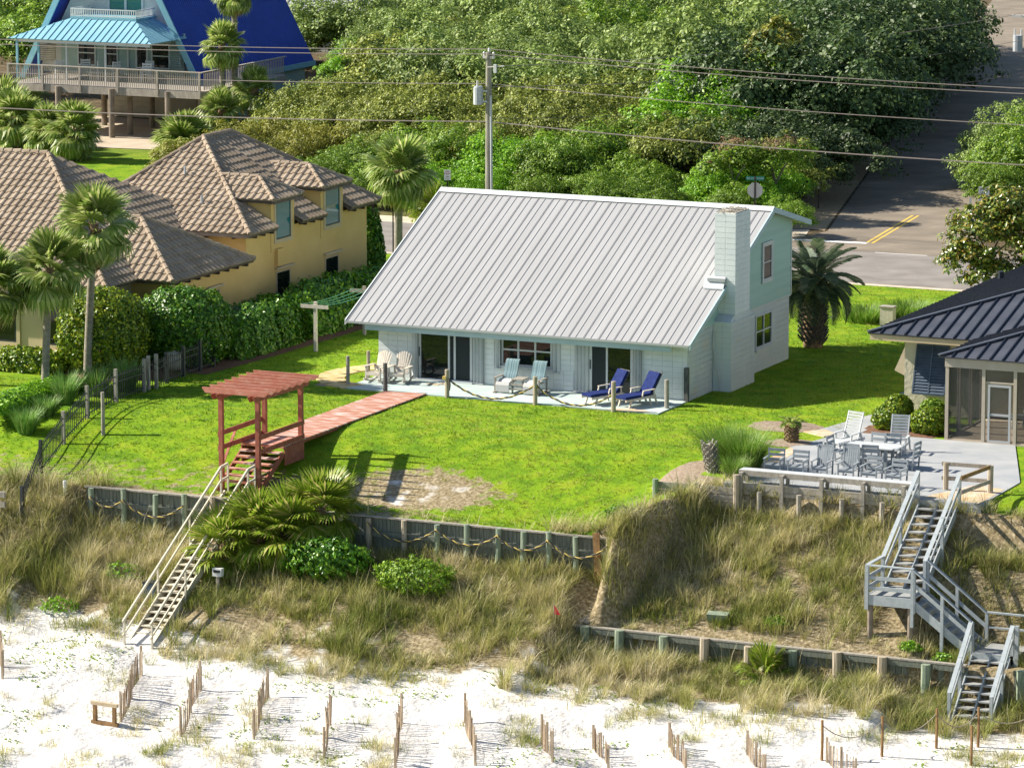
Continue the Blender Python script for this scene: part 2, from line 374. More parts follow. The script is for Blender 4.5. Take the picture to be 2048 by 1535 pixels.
# vectorised triangle soup (leaves, blades)
def soup(name, V, F, material, tint=None, parent=None, smooth=False):
    me = bpy.data.meshes.new(name)
    V = np.asarray(V, np.float32); F = np.asarray(F, np.int32); k = F.shape[1]
    me.vertices.add(len(V)); me.vertices.foreach_set('co', V.ravel())
    me.loops.add(F.size); me.loops.foreach_set('vertex_index', F.ravel())
    me.polygons.add(len(F)); me.polygons.foreach_set('loop_start', np.arange(0, F.size, k, dtype=np.int32))
    if tint is not None:
        at = me.attributes.new('tint', 'FLOAT', 'POINT'); at.data.foreach_set('value', np.asarray(tint, np.float32))
    me.materials.append(MAT[material]); me.update(calc_edges=True)
    if name is None: return me
    return link(name, me, parent)
def leaves(P, N, size, spread=0.7, asp=0.55, r=rng):
    """folded diamond leaves at P facing roughly N: two triangles each"""
    n = len(P); N = N + r.normal(0, spread, (n, 3)); N /= np.linalg.norm(N, axis=1, keepdims=True) + 1e-9
    t = r.normal(0, 1, (n, 3)); A = np.cross(N, t); A /= np.linalg.norm(A, axis=1, keepdims=True) + 1e-9
    B = np.cross(N, A); s = (size * r.uniform(0.6, 1.35, n))[:, None]
    V = np.stack([P - A * s, P + B * s * asp + N * s * .15, P + A * s, P - B * s * asp + N * s * .15], 1).reshape(-1, 3)
    b = np.arange(n)[:, None] * 4
    F = np.concatenate([b + np.array([[0, 1, 2]]), b + np.array([[0, 2, 3]])])
    return V, F
def blades(P, h, w, lean, az, tint, curve=1.0, r=rng):
    """tapered grass blades, two bends, three triangles each"""
    n = len(P); dx = np.cos(az); dy = np.sin(az); px = -dy; py = dx
    def at(t, k):
        o = lean * h * t ** (1 + curve * .6)
        z = h * t * np.sqrt(np.clip(1 - (lean * t * .55) ** 2, .15, 1))
        return np.stack([P[:, 0] + dx * o, P[:, 1] + dy * o, P[:, 2] + z], 1)
    W = np.stack([px * w / 2, py * w / 2, np.zeros(n)], 1)
    a, m, t = at(0., 0), at(.55, 0), at(1., 0)
    V = np.stack([a - W, a + W, m - W * .8, m + W * .8, t], 1).reshape(-1, 3)
    b = np.arange(n)[:, None] * 5
    F = np.concatenate([b + np.array([q]) for q in ((0, 1, 3), (0, 3, 2), (2, 3, 4))])
    return V, F, np.repeat(tint, 5)

def vnoise(x, y, s, seed=0):
    """smooth value noise in numpy"""
    x = np.asarray(x, float) / s; y = np.asarray(y, float) / s
    xi = np.floor(x).astype(np.int64); yi = np.floor(y).astype(np.int64); fx = x - xi; fy = y - yi
    fx = fx * fx * (3 - 2 * fx); fy = fy * fy * (3 - 2 * fy)
    def h(a, b):
        k = (a * 374761393 + b * 668265263 + seed * 974634) & 0x7fffffff
        k = ((k ^ (k >> 13)) * 1274126177) & 0x7fffffff
        return ((k ^ (k >> 16)) & 0xffff) / 65535.0
    return (h(xi, yi) * (1 - fx) + h(xi + 1, yi) * fx) * (1 - fy) + (h(xi, yi + 1) * (1 - fx) + h(xi + 1, yi + 1) * fx) * fy
def ss(t):
    t = np.clip(t, 0, 1); return t * t * (3 - 2 * t)

# ------------------------------------------------------------------ terrain
def edge_y(x): return -16.6 + 3.3 * ss((np.asarray(x, float) - 18.4) / 1.6)
def gz(x, y, rough=True):
    x = np.asarray(x, float); y = np.asarray(y, float)
    wr = ss((x - 16.8) / 2.8)
    lawn = -1.38 * ss((-8.0 - y) / 8.6) * (1 - wr) - 0.28 * ss((-11.6 - y) / 1.8) * wr
    lawn = lawn + 0.03 * (vnoise(x, y, 2.2, 1) - .5) * ss((-3 - y) / 2)
    low_l = np.interp(y, [-60, -30, -22.8, -16.75], [-7.4, -6.15, -5.2, -2.65])
    low_w = np.interp(y, [-60, -30, -22.8, -16.65], [-7.4, -6.15, -5.2, -1.4])
    low_r = np.interp(y, [-60, -30, -22.8, -18.72, -18.44, -13.4], [-7.4, -6.15, -5.4, -4.8, -3.98, -0.95])
    wl = ss((x - 16.9) / 1.3); ww = ss((-1.5 - x) / 1.0)
    low = (low_l * (1 - ww) + low_w * ww) * (1 - wl) + low_r * wl
    if rough:
        a = ss((-17 - y) / 3)
        low = low + a * (0.42 * (vnoise(x, y, 2.6, 3) - .5) + 0.16 * (vnoise(x, y, .9, 4) - .5)) * np.where(y < -23, 1.0, .6)
        far = ss((-23.5 - y) / 3)
        low = low + far * (0.085 * (vnoise(x, y, .55, 5) - .5) + .035 * (vnoise(x, y, .3, 6) - .5))
    c = ss((x - 28.95) / .7) * ss((35 - x) / 1.0); tg = np.interp(y, [-23, -20.4, -18.72, -18.44, -16.0, -14.6], [-5.6, -5.44, -5.0, -4.02, -3.92, -1.7]); low = low * (1 - c) + np.minimum(low, tg) * c
    bank = ss((x - 17.9) / .5) * ss((20.6 - x) / .8); e = edge_y(x); t = ss((e + .1 - y) / 2.7)
    soft = np.where(y > e + .1, lawn, lawn * (1 - t) + low * t)
    return np.where(y > e, lawn, low) * (1 - bank) + soft * bank
def gzf(x, y): return float(gz(x, y))

def axis_lines(lo, hi, a, b, step, grow=1.25):
    mid = list(np.arange(a, b + 1e-6, step)); s = step; L = []; p = a
    while p > lo: s *= grow; p -= s; L.append(p)
    s = step; H = []; p = b
    while p < hi: s *= grow; p += s; H.append(p)
    return np.array(L[::-1] + mid + H)
xs = axis_lines(-1500, 1500, -16, 36, 0.16)
ys = axis_lines(-200, 2600, -34, 0, 0.16)
ys = np.unique(np.concatenate([ys[(np.abs(ys + 16.6) > .25) & (np.abs(ys + 18.58) > .2)], [-16.9, -16.72, -16.66, -16.6, -16.54, -16.4, -18.78, -18.7, -18.58, -18.46, -18.4]]))
GX, GY = np.meshgrid(xs, ys); GZ = gz(GX, GY)
nx, ny = len(xs), len(ys)
V = np.stack([GX.ravel(), GY.ravel(), GZ.ravel()], 1)
idx = np.arange(nx * ny).reshape(ny, nx)
F = np.stack([idx[:-1, :-1].ravel(), idx[:-1, 1:].ravel(), idx[1:, 1:].ravel(), idx[1:, :-1].ravel()], 1)

def ground_material():
    m = bpy.data.materials.new('ground'); m.use_nodes = True
    nt = m.node_tree; n = nt.nodes; l = nt.links; p = n['Principled BSDF']
    p.inputs['Roughness'].default_value = 0.95; p.inputs['Specular IOR Level'].default_value = 0.1
    geo = n.new('ShaderNodeNewGeometry')
    def noise(s, d=4):
        z = n.new('ShaderNodeTexNoise'); z.inputs['Scale'].default_value = s; z.inputs['Detail'].default_value = d; l.new(geo.outputs['Position'], z.inputs['Vector']); return z.outputs[0]
    def ramp(src, stops):
        r = n.new('ShaderNodeValToRGB'); e = r.color_ramp.elements
        e[0].position, e[0].color = stops[0][0], (*stops[0][1], 1); e[1].position, e[1].color = stops[-1][0], (*stops[-1][1], 1)
        for q, c in stops[1:-1]: x = e.new(q); x.color = (*c, 1)
        l.new(src, r.inputs[0]); return r.outputs[0]
    def mix(f, a, b):
        x = n.new('ShaderNodeMix'); x.data_type = 'RGBA'; l.new(f, x.inputs[0]); l.new(a, x.inputs[6]); l.new(b, x.inputs[7]); return x.outputs[2]
    def attr(s):
        a = n.new('ShaderNodeAttribute'); a.attribute_name = s; return a.outputs['Fac']
    def thr(src, at, w, nz, amp):
        a = n.new('ShaderNodeMath'); a.operation = 'MULTIPLY_ADD'; l.new(nz, a.inputs[0]); a.inputs[1].default_value = amp; l.new(src, a.inputs[2])
        b = n.new('ShaderNodeMapRange'); b.inputs[1].default_value = at - w + amp / 2; b.inputs[2].default_value = at + w + amp / 2; l.new(a.outputs[0], b.inputs[0]); return b.outputs[0]
    grass = ramp(noise(1.1, 6), [(.3, (.08, .17, .008)), (.5, (.155, .26, .009)), (.68, (.22, .29, .016))])
    soil = ramp(noise(9, 5), [(.3, (.13, .10, .05)), (.5, (.25, .20, .115)), (.7, (.40, .335, .225))])
    sand = ramp(noise(3.0, 6), [(.25, (.48, .45, .405)), (.5, (.61, .585, .545)), (.75, (.65, .63, .595))])
    floor = ramp(noise(2.0, 5), [(.3, (.05, .04, .024)), (.55, (.12, .09, .05)), (.75, (.20, .15, .09))])
    c = mix(thr(attr('grass'), .5, .08, noise(2.6, 5), .9), soil, grass)
    c = mix(thr(attr('sand'), .5, .07, noise(1.3, 6), .9), c, sand)
    c = mix(attr('wood'), c, floor)
    l.new(c, p.inputs['Base Color'])
    pit = n.new('ShaderNodeMath'); pit.operation = 'MULTIPLY'; l.new(noise(3.6, 2), pit.inputs[0]); l.new(attr('sand'), pit.inputs[1])
    b0 = n.new('ShaderNodeBump'); b0.inputs['Strength'].default_value = 0.6; b0.inputs['Distance'].default_value = 0.10; l.new(pit.outputs[0], b0.inputs['Height'])
    b = n.new('ShaderNodeBump'); b.inputs['Strength'].default_value = 0.9; b.inputs['Distance'].default_value = 0.05
    l.new(noise(7, 6), b.inputs['Height']); l.new(b0.outputs[0], b.inputs['Normal']); l.new(b.outputs[0], p.inputs['Normal'])
    MAT['ground'] = m
ground_material()
gme = bpy.data.meshes.new('ground')
gme.vertices.add(len(V)); gme.vertices.foreach_set('co', V.astype(np.float32).ravel())
gme.loops.add(F.size); gme.loops.foreach_set('vertex_index', F.astype(np.int32).ravel())
gme.polygons.add(len(F)); gme.polygons.foreach_set('loop_start', np.arange(0, F.size, 4, dtype=np.int32))
def bare_patch(x, y):
    """the worn sandy patch of lawn beside the pergola"""
    return np.exp(-(((x - 9.6) / 3.7) ** 2 + ((y + 13.9) / 2.2) ** 2))
def f_grass(x, y):
    g = np.where(y > edge_y(x), 1.0, 0.0)
    g = g - 0.95 * bare_patch(x, y) - 0.42 * ss((-11.2 - y) / 3.0) * ss((7 - x) / 3)
    g = g - .3 * ss((-15.6 - y) / .8) * (x < 18) - .9 * (y < edge_y(x) + .3) * (x > 17.5)
    return g
def toe(x): return np.interp(x, [-20, 0, 2.5, 5, 10, 15, 19, 25, 30, 40], [-22.3, -22.3, -22.6, -23.2, -23.5, -23.3, -22.6, -22.2, -21.8, -21.6])
def f_sand(x, y):
    t = toe(x); low = y <= edge_y(x)
    s = 0.16 + 0.22 * ss((-19.0 - y) / 2.5) + 0.75 * ss((t + 1.6 - y) / 2.2)
    return np.where(low, s, .44 * bare_patch(x, y))
x, y = V[:, 0], V[:, 1]
for nm, val in (('grass', f_grass(x, y)), ('sand', f_sand(x, y)),
                ('wood', ((y > 39.0) & ~((x < -33) & (y < 64))).astype(float) * ss((y - 39) / 3))):
    a = gme.attributes.new(nm, 'FLOAT', 'POINT'); a.data.foreach_set('value', val.astype(np.float32))
gme.materials.append(MAT['ground']); gme.update(calc_edges=True)
gme.polygons.foreach_set('use_smooth', np.ones(len(F), bool))
kind(link('ground', gme), 'structure')

def sheet(name, pts, z, m, th=0.0):
    b = MB()
    if th: b.prism([(p[0], p[1], z - th) for p in pts], (0, 0, th))
    else: b.poly([(p[0], p[1], z) for p in pts])
    return kind(b.build(name, m), 'structure')
# roads
sheet('cross_street', [(-400, 30.6), (400, 30.6), (400, 39.6), (-400, 39.6)], 0.02, 'asphalt')
sheet('road_shoulder', [(-400, 39.55), (-0.5, 39.55), (2.4, 42.5), (1.6, 45.5), (-.8, 44.6), (-3, 41.6), (-400, 41.4)], 0.012, 'sand_edge')
sheet('road_shoulder', [(-400, 29.9), (9, 30.1), (400, 30.1), (400, 30.65), (-400, 30.65)], 0.012, 'sand_edge')
sheet('side_road', [(-1.5, 39.55), (17, 39.55), (11.2, 43.0), (9.8, 46), (-15.9, 143), (-98, 453), (-105, 453), (-23.4, 143), (2.6, 45.2), (2.2, 43)], 0.028, 'asphalt_dark')
for dx in (0.0, 0.28):
    sheet('road_marking', [(5.55 + dx, 42.2), (5.68 + dx, 42.2), (4.5 + dx, 52), (4.37 + dx, 52)], 0.034, 'paint_yellow')
sheet('road_marking', [(1.9, 41.6), (5.7, 41.9), (5.7, 42.35), (1.9, 42.05)], 0.034, 'paint_white')
sheet('road_marking', [(7.0, 39.45), (9.5, 39.45), (9.5, 39.6), (7.0, 39.6)], 0.026, 'paint_white')
sheet('roadside_litter', [(-1.2, 44.4), (1.4, 45.6), (2.4, 45.3), (-6.5, 79), (-9, 79), (-3.2, 58)], 0.018, 'litter')
# cottage slabs and paths
sheet('patio', [(0.95, -2.15), (13.75, -2.3), (13.75, 0.62), (0.95, 0.62)], 0.045, 'concrete_aqua', 0.15)
sheet('patio_stain', [(11.6, -2.27), (13.5, -2.27), (13.0, -1.75), (12.2, -1.85)], 0.049, 'rust_slab')
sheet('neighbour_patio', [(20.6, -13.1), (29.6, -13.1), (29.6, -9.0), (27.4, -2.75), (21.2, -2.75), (20.4, -6.3)], 0.035, 'concrete_grey', 0.3)
sheet('neighbour_path', [(20.0, -3.4), (20.9, -3.9), (21.7, -2.6), (21.65, 4.0), (21.0, 4.0), (20.9, 1.4)], 0.03, 'concrete_grey', 0.1)
sheet('path_stain', [(19.75, -3.35), (20.75, -3.95), (21.0, -3.3), (20.35, -2.7)], 0.04, 'rust_slab', 0.05)
sheet('patio_stain', [(20.42, -6.4), (20.9, -6.9), (21.1, -10.5), (20.55, -12.8)], 0.04, 'rust_slab')
sheet('patio_stain', [(27.5, -12.6), (29.5, -12.9), (29.5, -10.4), (28.4, -10.0)], 0.04, 'rust_slab')
sheet('carport_slab', [(-66, 57.0), (-40.5, 60.2), (-41, 72), (-66, 74)], 0.03, 'concrete_warm')
def blob(name, cx, cy, rx, ry, z, m, n=26, seed=0, th=0.06):
    r = random.Random(seed); pts = []
    for i in range(n):
        t = 2 * math.pi * i / n; k = 1 + r.uniform(-.09, .09); pts.append((cx + rx * k * math.cos(t), cy + ry * k * math.sin(t)))
    b = MB(); V = [(p[0], p[1], gzf(*p) + .01) for p in pts] + [(cx + (p[0] - cx) * .6, cy + (p[1] - cy) * .6, z + .05) for p in pts] + [(cx, cy, z + .08)]
    F = [(i, (i + 1) % n, n + (i + 1) % n, n + i) for i in range(n)] + [(n + i, n + (i + 1) % n, 2 * n) for i in range(n)]
    b.add(V, F); return kind(b.build(name, m, smooth=True), 'structure')
blob('mulch_bed', 18.8, -2.6, 1.35, 1.1, 0.0, 'mulch', seed=1)
blob('mulch_bed', 20.1, -5.5, .95, .75, 0.0, 'mulch', seed=2)
blob('mulch_bed', 22.9, -1.6, 1.75, 1.5, 0.0, 'mulch_red', seed=3)
blob('mulch_bed', 19.3, -11.2, 1.7, 2.2, -0.1, 'mulch', seed=4)
b = MB()
pts = [(-5.15, -1.6), (-4.75, 3), (-4.55, 8), (-4.5, 14), (-4.6, 22)]
b.add([(-9.4, p[1], .012) for p in pts] + [(p[0], p[1], .018) for p in pts], [(i, i + 1, 6 + i, 5 + i) for i in range(4)])
kind(b.build('mulch_strip', 'mulch_red'), 'structure')
blob('mulch_bed', -8.6, -2.6, 2.6, 1.8, 0.0, 'mulch_red', seed=6)
# pale paver path round the cottage corner
path = kind(link('paver_path', MB().box(-.35, .2, -2.0, -1.0, .0, .012).mesh('paver_path', 'mulch'), None), 'structure')
pl = [(1.25, -1.75), (.2, -1.35), (-.45, -.5), (-.75, .5), (-.6, 1.5), (-.1, 2.4), (.6, 3.0)]
for i in range(len(pl) - 1):
    a = Vector((*pl[i], 0)); c = Vector((*pl[i + 1], 0)); L = (c - a).length; d = (c - a).normalized(); k = max(3, int(L / .34))
    for j in range(k):
        q = a + d * (L * (j + .5) / k); ang = math.atan2(d.y, d.x)
        MB().obb((q.x, q.y, .022), L / k - .03, 1.05, .05, (0, 0, ang + random.uniform(-.04, .04))).build('paver', 'paver_yellow', path)

# ------------------------------------------------------------------ windows
def window(T, name, plane, c, u0, u1, z0, z1, cols=1, rows=2, fw=0.06, fr='trim_white', pm='pane', trim=0.0, trim_m=None, sill=False, proud=0.03):
    """window in a wall: plane 'x' (faces +X at X=c) or 'y' (faces -Y at Y=c); frame, panes, trim"""
    s = 1 if plane == 'x' else -1
    def bx(b, a0, a1, h0, h1, d0, d1):
        lo, hi = sorted((c + s * d0, c + s * d1))
        return b.box(lo, hi, a0, a1, h0, h1) if plane == 'x' else b.box(a0, a1, lo, hi, h0, h1)
    f = MB()
    bx(f, u0, u1, z1 - fw, z1, -.02, proud); bx(f, u0, u1, z0, z0 + fw, -.02, proud)
    bx(f, u0, u0 + fw, z0 + fw, z1 - fw, -.02, proud); bx(f, u1 - fw, u1, z0 + fw, z1 - fw, -.02, proud)
    for i in range(1, cols):
        u = u0 + (u1 - u0) * i / cols; bx(f, u - fw * .5, u + fw * .5, z0 + fw, z1 - fw, -.02, proud - .004)
    for j in range(1, rows):
        z = z0 + (z1 - z0) * j / rows; bx(f, u0 + fw, u1 - fw, z - fw * .4, z + fw * .4, -.02, proud - .008)
    w = f.build(name, fr, T)
    for i in range(cols):
        for j in range(rows):
            a0 = u0 + (u1 - u0) * i / cols; a1 = u0 + (u1 - u0) * (i + 1) / cols; h0 = z0 + (z1 - z0) * j / rows; h1 = z0 + (z1 - z0) * (j + 1) / rows
            p = MB(); bx(p, a0 + fw * .4, a1 - fw * .4, h0 + fw * .3, h1 - fw * .3, -.015, .006 + .001 * j); p.build('pane', pm, w)
    if trim:
        t = MB(); bx(t, u0 - trim, u1 + trim, z1, z1 + trim, 0, proud + .01); bx(t, u0 - trim, u1 + trim, z0 - trim, z0, 0, proud + .01)
        bx(t, u0 - trim, u0, z0, z1, 0, proud + .01); bx(t, u1, u1 + trim, z0, z1, 0, proud + .01); t.build('trim', trim_m or fr, w)
    if sill:
        t = MB(); bx(t, u0 - .06, u1 + .06, z0 - .12 - trim, z0 - trim - .002, -.01, .10); t.build('sill', trim_m or fr, w)
    return w

# ------------------------------------------------------------------ beach cottage
H = thing('beach_cottage', 'white block beach cottage with long ribbed metal roof and tall chimney', 'house', (7, 5, 0))
XL, XR, YW, YB = 1.08, 13.71, 0.59, 10.99
RL = 14.02; EZ, RY, RZ, BY, BZ = 2.19, 8.46, 6.22, 12.40, 5.25
def zroof(y): return EZ + (RZ - EZ) * y / RY if y <= RY else RZ + (BZ - RZ) * (y - RY) / (BY - RY)
DOORS = [(2.74, 5.02), (9.77, 11.56)]
w = MB()
w.box(XL, 2.72, YW + .02, YW + .2, 0, 2.36); w.box(5.02, 9.77, YW + .02, YW + .2, 0, .83); w.box(5.02, 6.15, YW + .02, YW + .2, .83, 2.36)
w.box(8.3, 9.77, YW + .02, YW + .2, .83, 2.36); w.box(11.56, XR - .02, YW + .02, YW + .2, 0, 2.36); w.box(6.15, 8.3, YW + .02, YW + .2, 2.06, 2.36)
w.box(2.72, 5.02, YW + .02, YW + .2, 2.08, 2.36); w.box(9.77, 11.56, YW + .02, YW + .2, 2.08, 2.36)
w.box(2.7, 11.6, YW + .9, YW + 1.0, 0, 2.36)
w.build('front_wall', 'mortar', H)
w = MB(); w.prism([(XR - .2, YW + .02, 0), (XR - .2, YB, 0), (XR - .2, YB, zroof(YB) - .09), (XR - .2, RY, RZ - .09), (XR - .2, YW + .02, zroof(YW) - .1)], (.18, 0, 0))
w.build('side_wall', 'mortar', H)
w = MB(); w.prism([(XL, YW + .2, 0), (XL, YB, 0), (XL, YB, zroof(YB) - .09), (XL, RY, RZ - .09), (XL, YW + .2, zroof(YW + .2) - .1)], (.18, 0, 0)); w.build('side_wall', 'block_white', H)
MB().box(XL, XR - .2, YB - .2, YB, 0, zroof(YB) - .1).build('back_wall', 'block_white', H)
# concrete blocks of the front wall, one object each, laid in stack bond
BW, BH = .4064, .2032
shared = {}
def block_piece(par, name, x0, x1, y0, y1, z0, z1, m='block_white'):
    key = (round(x1 - x0, 3), round(y1 - y0, 3), round(z1 - z0, 3), m)
    if key not in shared:
        shared[key] = MB().box(0, x1 - x0, 0, y1 - y0, 0, z1 - z0).mesh(name, m)
    o = link(name, shared[key], par); oo = par['_o']; o.location = (x0 - oo[0], y0 - oo[1], z0 - oo[2]); return o
def front_blocks(xa, xb, za, zb):
    x = xa
    while x < xb - .05:
        x2 = min(x + BW, xb); z = za
        while z < zb - .03:
            z2 = min(z + BH, zb); block_piece(H, 'block', x + .004, x2 - .004, YW - .003, YW + .05, z + .004, z2 - .004); z += BH
        x += BW
front_blocks(XL, 2.72, 0.045, 2.28); front_blocks(5.5, 9.2, .045, .81); front_blocks(5.5, 5.95, .81, 2.28); front_blocks(8.62, 9.2, .81, 2.28); front_blocks(11.9, XR - .004, .045, 2.28)
# side wall blocks (too many to pick apart one by one)
sb = MB(); ZS = 2.54
z = 0.0; k = 0
while z < ZS - .02:
    z2 = min(z + BH, ZS); y = YW + .06
    while y < YB - .03:
        y2 = min(y + BW, YB)
        if not (y > 2.95 and y2 < 5.75) and zroof(y) - .12 > z2 and not (y2 > 7.3 and y < 9.15 and z2 > .8 and z < 2.22):
            sb.box(XR - .03, XR + .004, y + .004, y2 - .004, z + .004, z2 - .004)
        y += BW
    z += BH; k += 1
for (a, b_, c_, d_) in ((7.06, 7.33, .75, 2.25), (9.12, 9.48, .75, 2.25), (7.06, 9.48, .6, .76), (7.06, 9.48, 2.2, 2.45)):
    sb.box(XR - .03, XR + .002, a, b_, c_, d_)
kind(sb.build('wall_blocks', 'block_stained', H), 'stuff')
# mint lap siding on the gable, board by board
gp = [Vector((XR, 2.3, ZS)), Vector((XR, YB + .06, ZS)), Vector((XR, YB + .06, zroof(YB) - .13)), Vector((XR, RY, RZ - .13)), Vector((XR, (ZS + .13 - EZ) / (RZ - EZ) * RY, ZS))]
gp = [gp[4], gp[1], gp[2], gp[3]]
for c, a, b_ in strips(gp, (0, 0, 1), .185):
    m = MB(); n = len(c)
    P0 = [(XR - .02, p.y, p.z) for p in c]; P1 = [(XR + .012 + .03 * (b_ - p.z) / .185, p.y, p.z) for p in c]
    m.add(P0 + P1, [tuple(range(n - 1, -1, -1)), tuple(range(n, 2 * n))] + [(i, (i + 1) % n, n + (i + 1) % n, n + i) for i in range(n)])
    m.build('siding_board', 'mint', H)
MB().box(XR, XR + .05, YB + .055, YB + .14, ZS - .02, zroof(YB) - .14).build('corner_trim', 'trim_white', H)
MB().box(XR + .002, XR + .04, 6.3, YB + .06, ZS - .06, ZS - .004).build('siding_trim', 'trim_white', H)
# front roof: crimped panels, back roof, ridge cap, rake trim, fascia
seam_roof(H, [(0, 0, EZ), (RL, 0, EZ), (RL, RY, RZ), (0, RY, RZ)], (1, 0, 0), None, .6096, 'roof_white', 'roof_white', rib=.024, ribh=.016, th=.03, ribs=(0.0, .07, .5))
seam_roof(H, [(0, RY, RZ), (RL, RY, RZ), (RL, BY, BZ), (0, BY, BZ)], (1, 0, 0), None, .6096, 'roof_white', 'roof_white', rib=.03, ribh=.032, th=.03, ribs=(0.0, .5))
sl = Vector((0, RY, RZ - EZ)).normalized(); nr = Vector((0, -sl.z, sl.y))
c = MB(); c.add([(-.03, RY - .26, zroof(RY - .26) + .05), (RL + .03, RY - .26, zroof(RY - .26) + .05), (RL + .03, RY, RZ + .075), (-.03, RY, RZ + .075), (RL + .03, RY + .26, zroof(RY + .26) + .05), (-.03, RY + .26, zroof(RY + .26) + .05)],
                [(0, 1, 2, 3), (3, 2, 4, 5)]); c.build('ridge_cap', 'trim_white', H)
for x0, x1 in ((-.05, .0), (RL, RL + .05)):
    m = MB(); m.prism([(x0, -.02, EZ - .14), (x0, RY, RZ - .14), (x0, RY, RZ + .05), (x0, -.02, EZ + .045)], (x1 - x0, 0, 0)); m.build('rake_trim', 'fascia_blue' if x0 > 1 else 'trim_white', H)
    m = MB(); m.prism([(x0, RY + .002, RZ - .16), (x0, BY + .02, BZ - .16), (x0, BY + .02, BZ + .045), (x0, RY + .002, RZ + .05)], (x1 - x0, 0, 0)); m.build('rake_trim', 'fascia_blue' if x0 > 1 else 'trim_white', H)
MB().prism([(.0, .0, EZ - .035), (.0, RY, RZ - .035), (.0, RY, RZ - .12), (.0, .1, EZ - .09)], (XL, 0, 0)).build('soffit', 'trim_white', H)
MB().prism([(XR, .0, EZ - .035), (XR, RY, RZ - .035), (XR, RY, RZ - .10), (XR, .1, EZ - .075)], (RL - XR - .002, 0, 0)).build('soffit', 'trim_white', H)
MB().prism([(XR - .1, RY, RZ - .035), (XR - .1, BY, BZ - .035), (XR - .1, BY, BZ - .11), (XR - .1, RY, RZ - .11)], (RL - XR + .098, 0, 0)).build('soffit', 'trim_white', H)
MB().box(.02, RL - .02, -.028, .0, EZ - .07, EZ + .012).build('eave_trim', 'aluminium', H)
MB().box(.75, 13.25, .10, .17, EZ - .30, EZ - .045).build('fascia', 'fascia_blue', H)
MB().box(XL, XR - .02, .17, YW, EZ - .02, EZ + .02).build('soffit', 'trim_white', H)
# sliding doors
for i, (a, b_) in enumerate(DOORS):
    d = MB(); y0, y1 = YW + .0, YW + .1
    fa, fb = a + .02, b_ - .02
    d.box(fa, fb, y0, y1, .045, .13); d.box(fa, fb, y0, y1, 2.0, 2.09); d.box(fa, fa + .1, y0, y1, .13, 2.0); d.box(fb - .1, fb, y0, y1, .13, 2.0)
    D = d.build('sliding_door', 'trim_white', H)
    mid = a + (b_ - a) * (.56 if i == 0 else .40)
    d = MB(); d.box(mid - .035, mid + .035, y0 + .012, y1 - .01, .13, 2.0); d.build('door_stile', 'trim_white', D)
    for (p, q, dd, mm) in ((fa + .1, mid - .035, .03, 'pane' if i == 0 else 'screen'), (mid + .035, fb - .1, .06, 'screen' if i == 0 else 'pane')):
        MB().box(p, q, y0 + dd, y0 + dd + .012, .13, 2.0).build('door_panel', mm, D)
    if i == 0:
        MB().box(mid + .2, mid + .28, y0 + .02, y0 + .05, .13, 2.0).build('door_stile', 'trim_white', D)
    MB().box(fa + .03, fa + .06, y0 - .03, y0, .95, 1.3).build('door_handle', 'dark_metal', D)
    MB().box(a - .05, b_ + .05, YW - .18, YW, .045, .11).build('threshold', 'trim_white', D)
# accordion storm shutters folded beside doors and window
def shutter(x0, x1, z0, z1):
    m = MB(); n = max(3, int((x1 - x0) / .065)); st = (x1 - x0) / n; P = []
    for i in range(n + 1): P.append((x0 + i * st, YW - .02 - (.10 if i % 2 else .0)))
    V = [(p[0], p[1], z0) for p in P] + [(p[0], p[1], z1) for p in P]
    m.add(V, [(i, i + 1, n + 2 + i, n + 1 + i) for i in range(n)])
    m.box(x0, x1, YW - .13, YW + .02, z1, z1 + .04); m.box(x0, x1, YW - .13, YW + .02, z0 - .03, z0); m.build('storm_shutter', 'trim_white', H)
for a in ((2.5, 2.76, .1, 2.1), (5.03, 5.5, .1, 2.1), (5.95, 6.2, .74, 2.08), (8.3, 8.62, .74, 2.08), (9.2, 9.76, .1, 2.1), (11.57, 11.9, .1, 2.1)): shutter(*a)
window(H, 'window', 'y', YW + .03, 6.2, 8.28, .84, 2.06, cols=3, rows=2, fw=.075, sill=True)
window(H, 'window', 'x', XR + .0, 7.38, 9.08, .92, 2.2, cols=2, rows=2, fw=.06, sill=True, proud=.05)
window(H, 'window', 'x', XR + .048, 8.05, 8.92, 3.48, 4.82, cols=1, rows=2, fw=.05, trim=.11)
# chimney of the same blocks
C = MB(); C.box(XR - .05, 14.42, 3.12, 5.5, 0, 2.62); C.box(13.57, 14.40, 3.56, 5.0, 2.55, 6.62)
C.prism([(XR - .05, 3.12, 2.62), (XR - .05, 5.5, 2.62), (XR - .05, 5.0, 2.85), (XR - .05, 3.56, 2.85)], (.72, 0, 0))
CH = C.build('chimney', 'mortar', H)
z = 0.0
while z < 2.6:
    z2 = min(z + BH, 2.62)
    for j in range(2): 
        xa = XR + .005 + j * .355; block_piece(CH, 'block', xa + .004, xa + .351, 3.105, 3.16, z + .005, z2 - .005)
    for j in range(6):
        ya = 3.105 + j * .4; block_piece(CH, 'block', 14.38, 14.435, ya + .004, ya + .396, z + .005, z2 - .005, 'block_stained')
    z += BH
z = 2.86
while z < 6.62:
    z2 = min(z + BH, 6.63)
    for j in range(2): block_piece(CH, 'block', 13.565 + j * .42 + .004, 13.565 + (j + 1) * .42 - .004, 3.545, 3.6, z + .005, z2 - .005)
    for j in range(4): block_piece(CH, 'block', 14.36, 14.412, 3.545 + j * .366 + .004, 3.545 + (j + 1) * .366 - .004, z + .005, z2 - .005)
    z += BH
ne = MB()
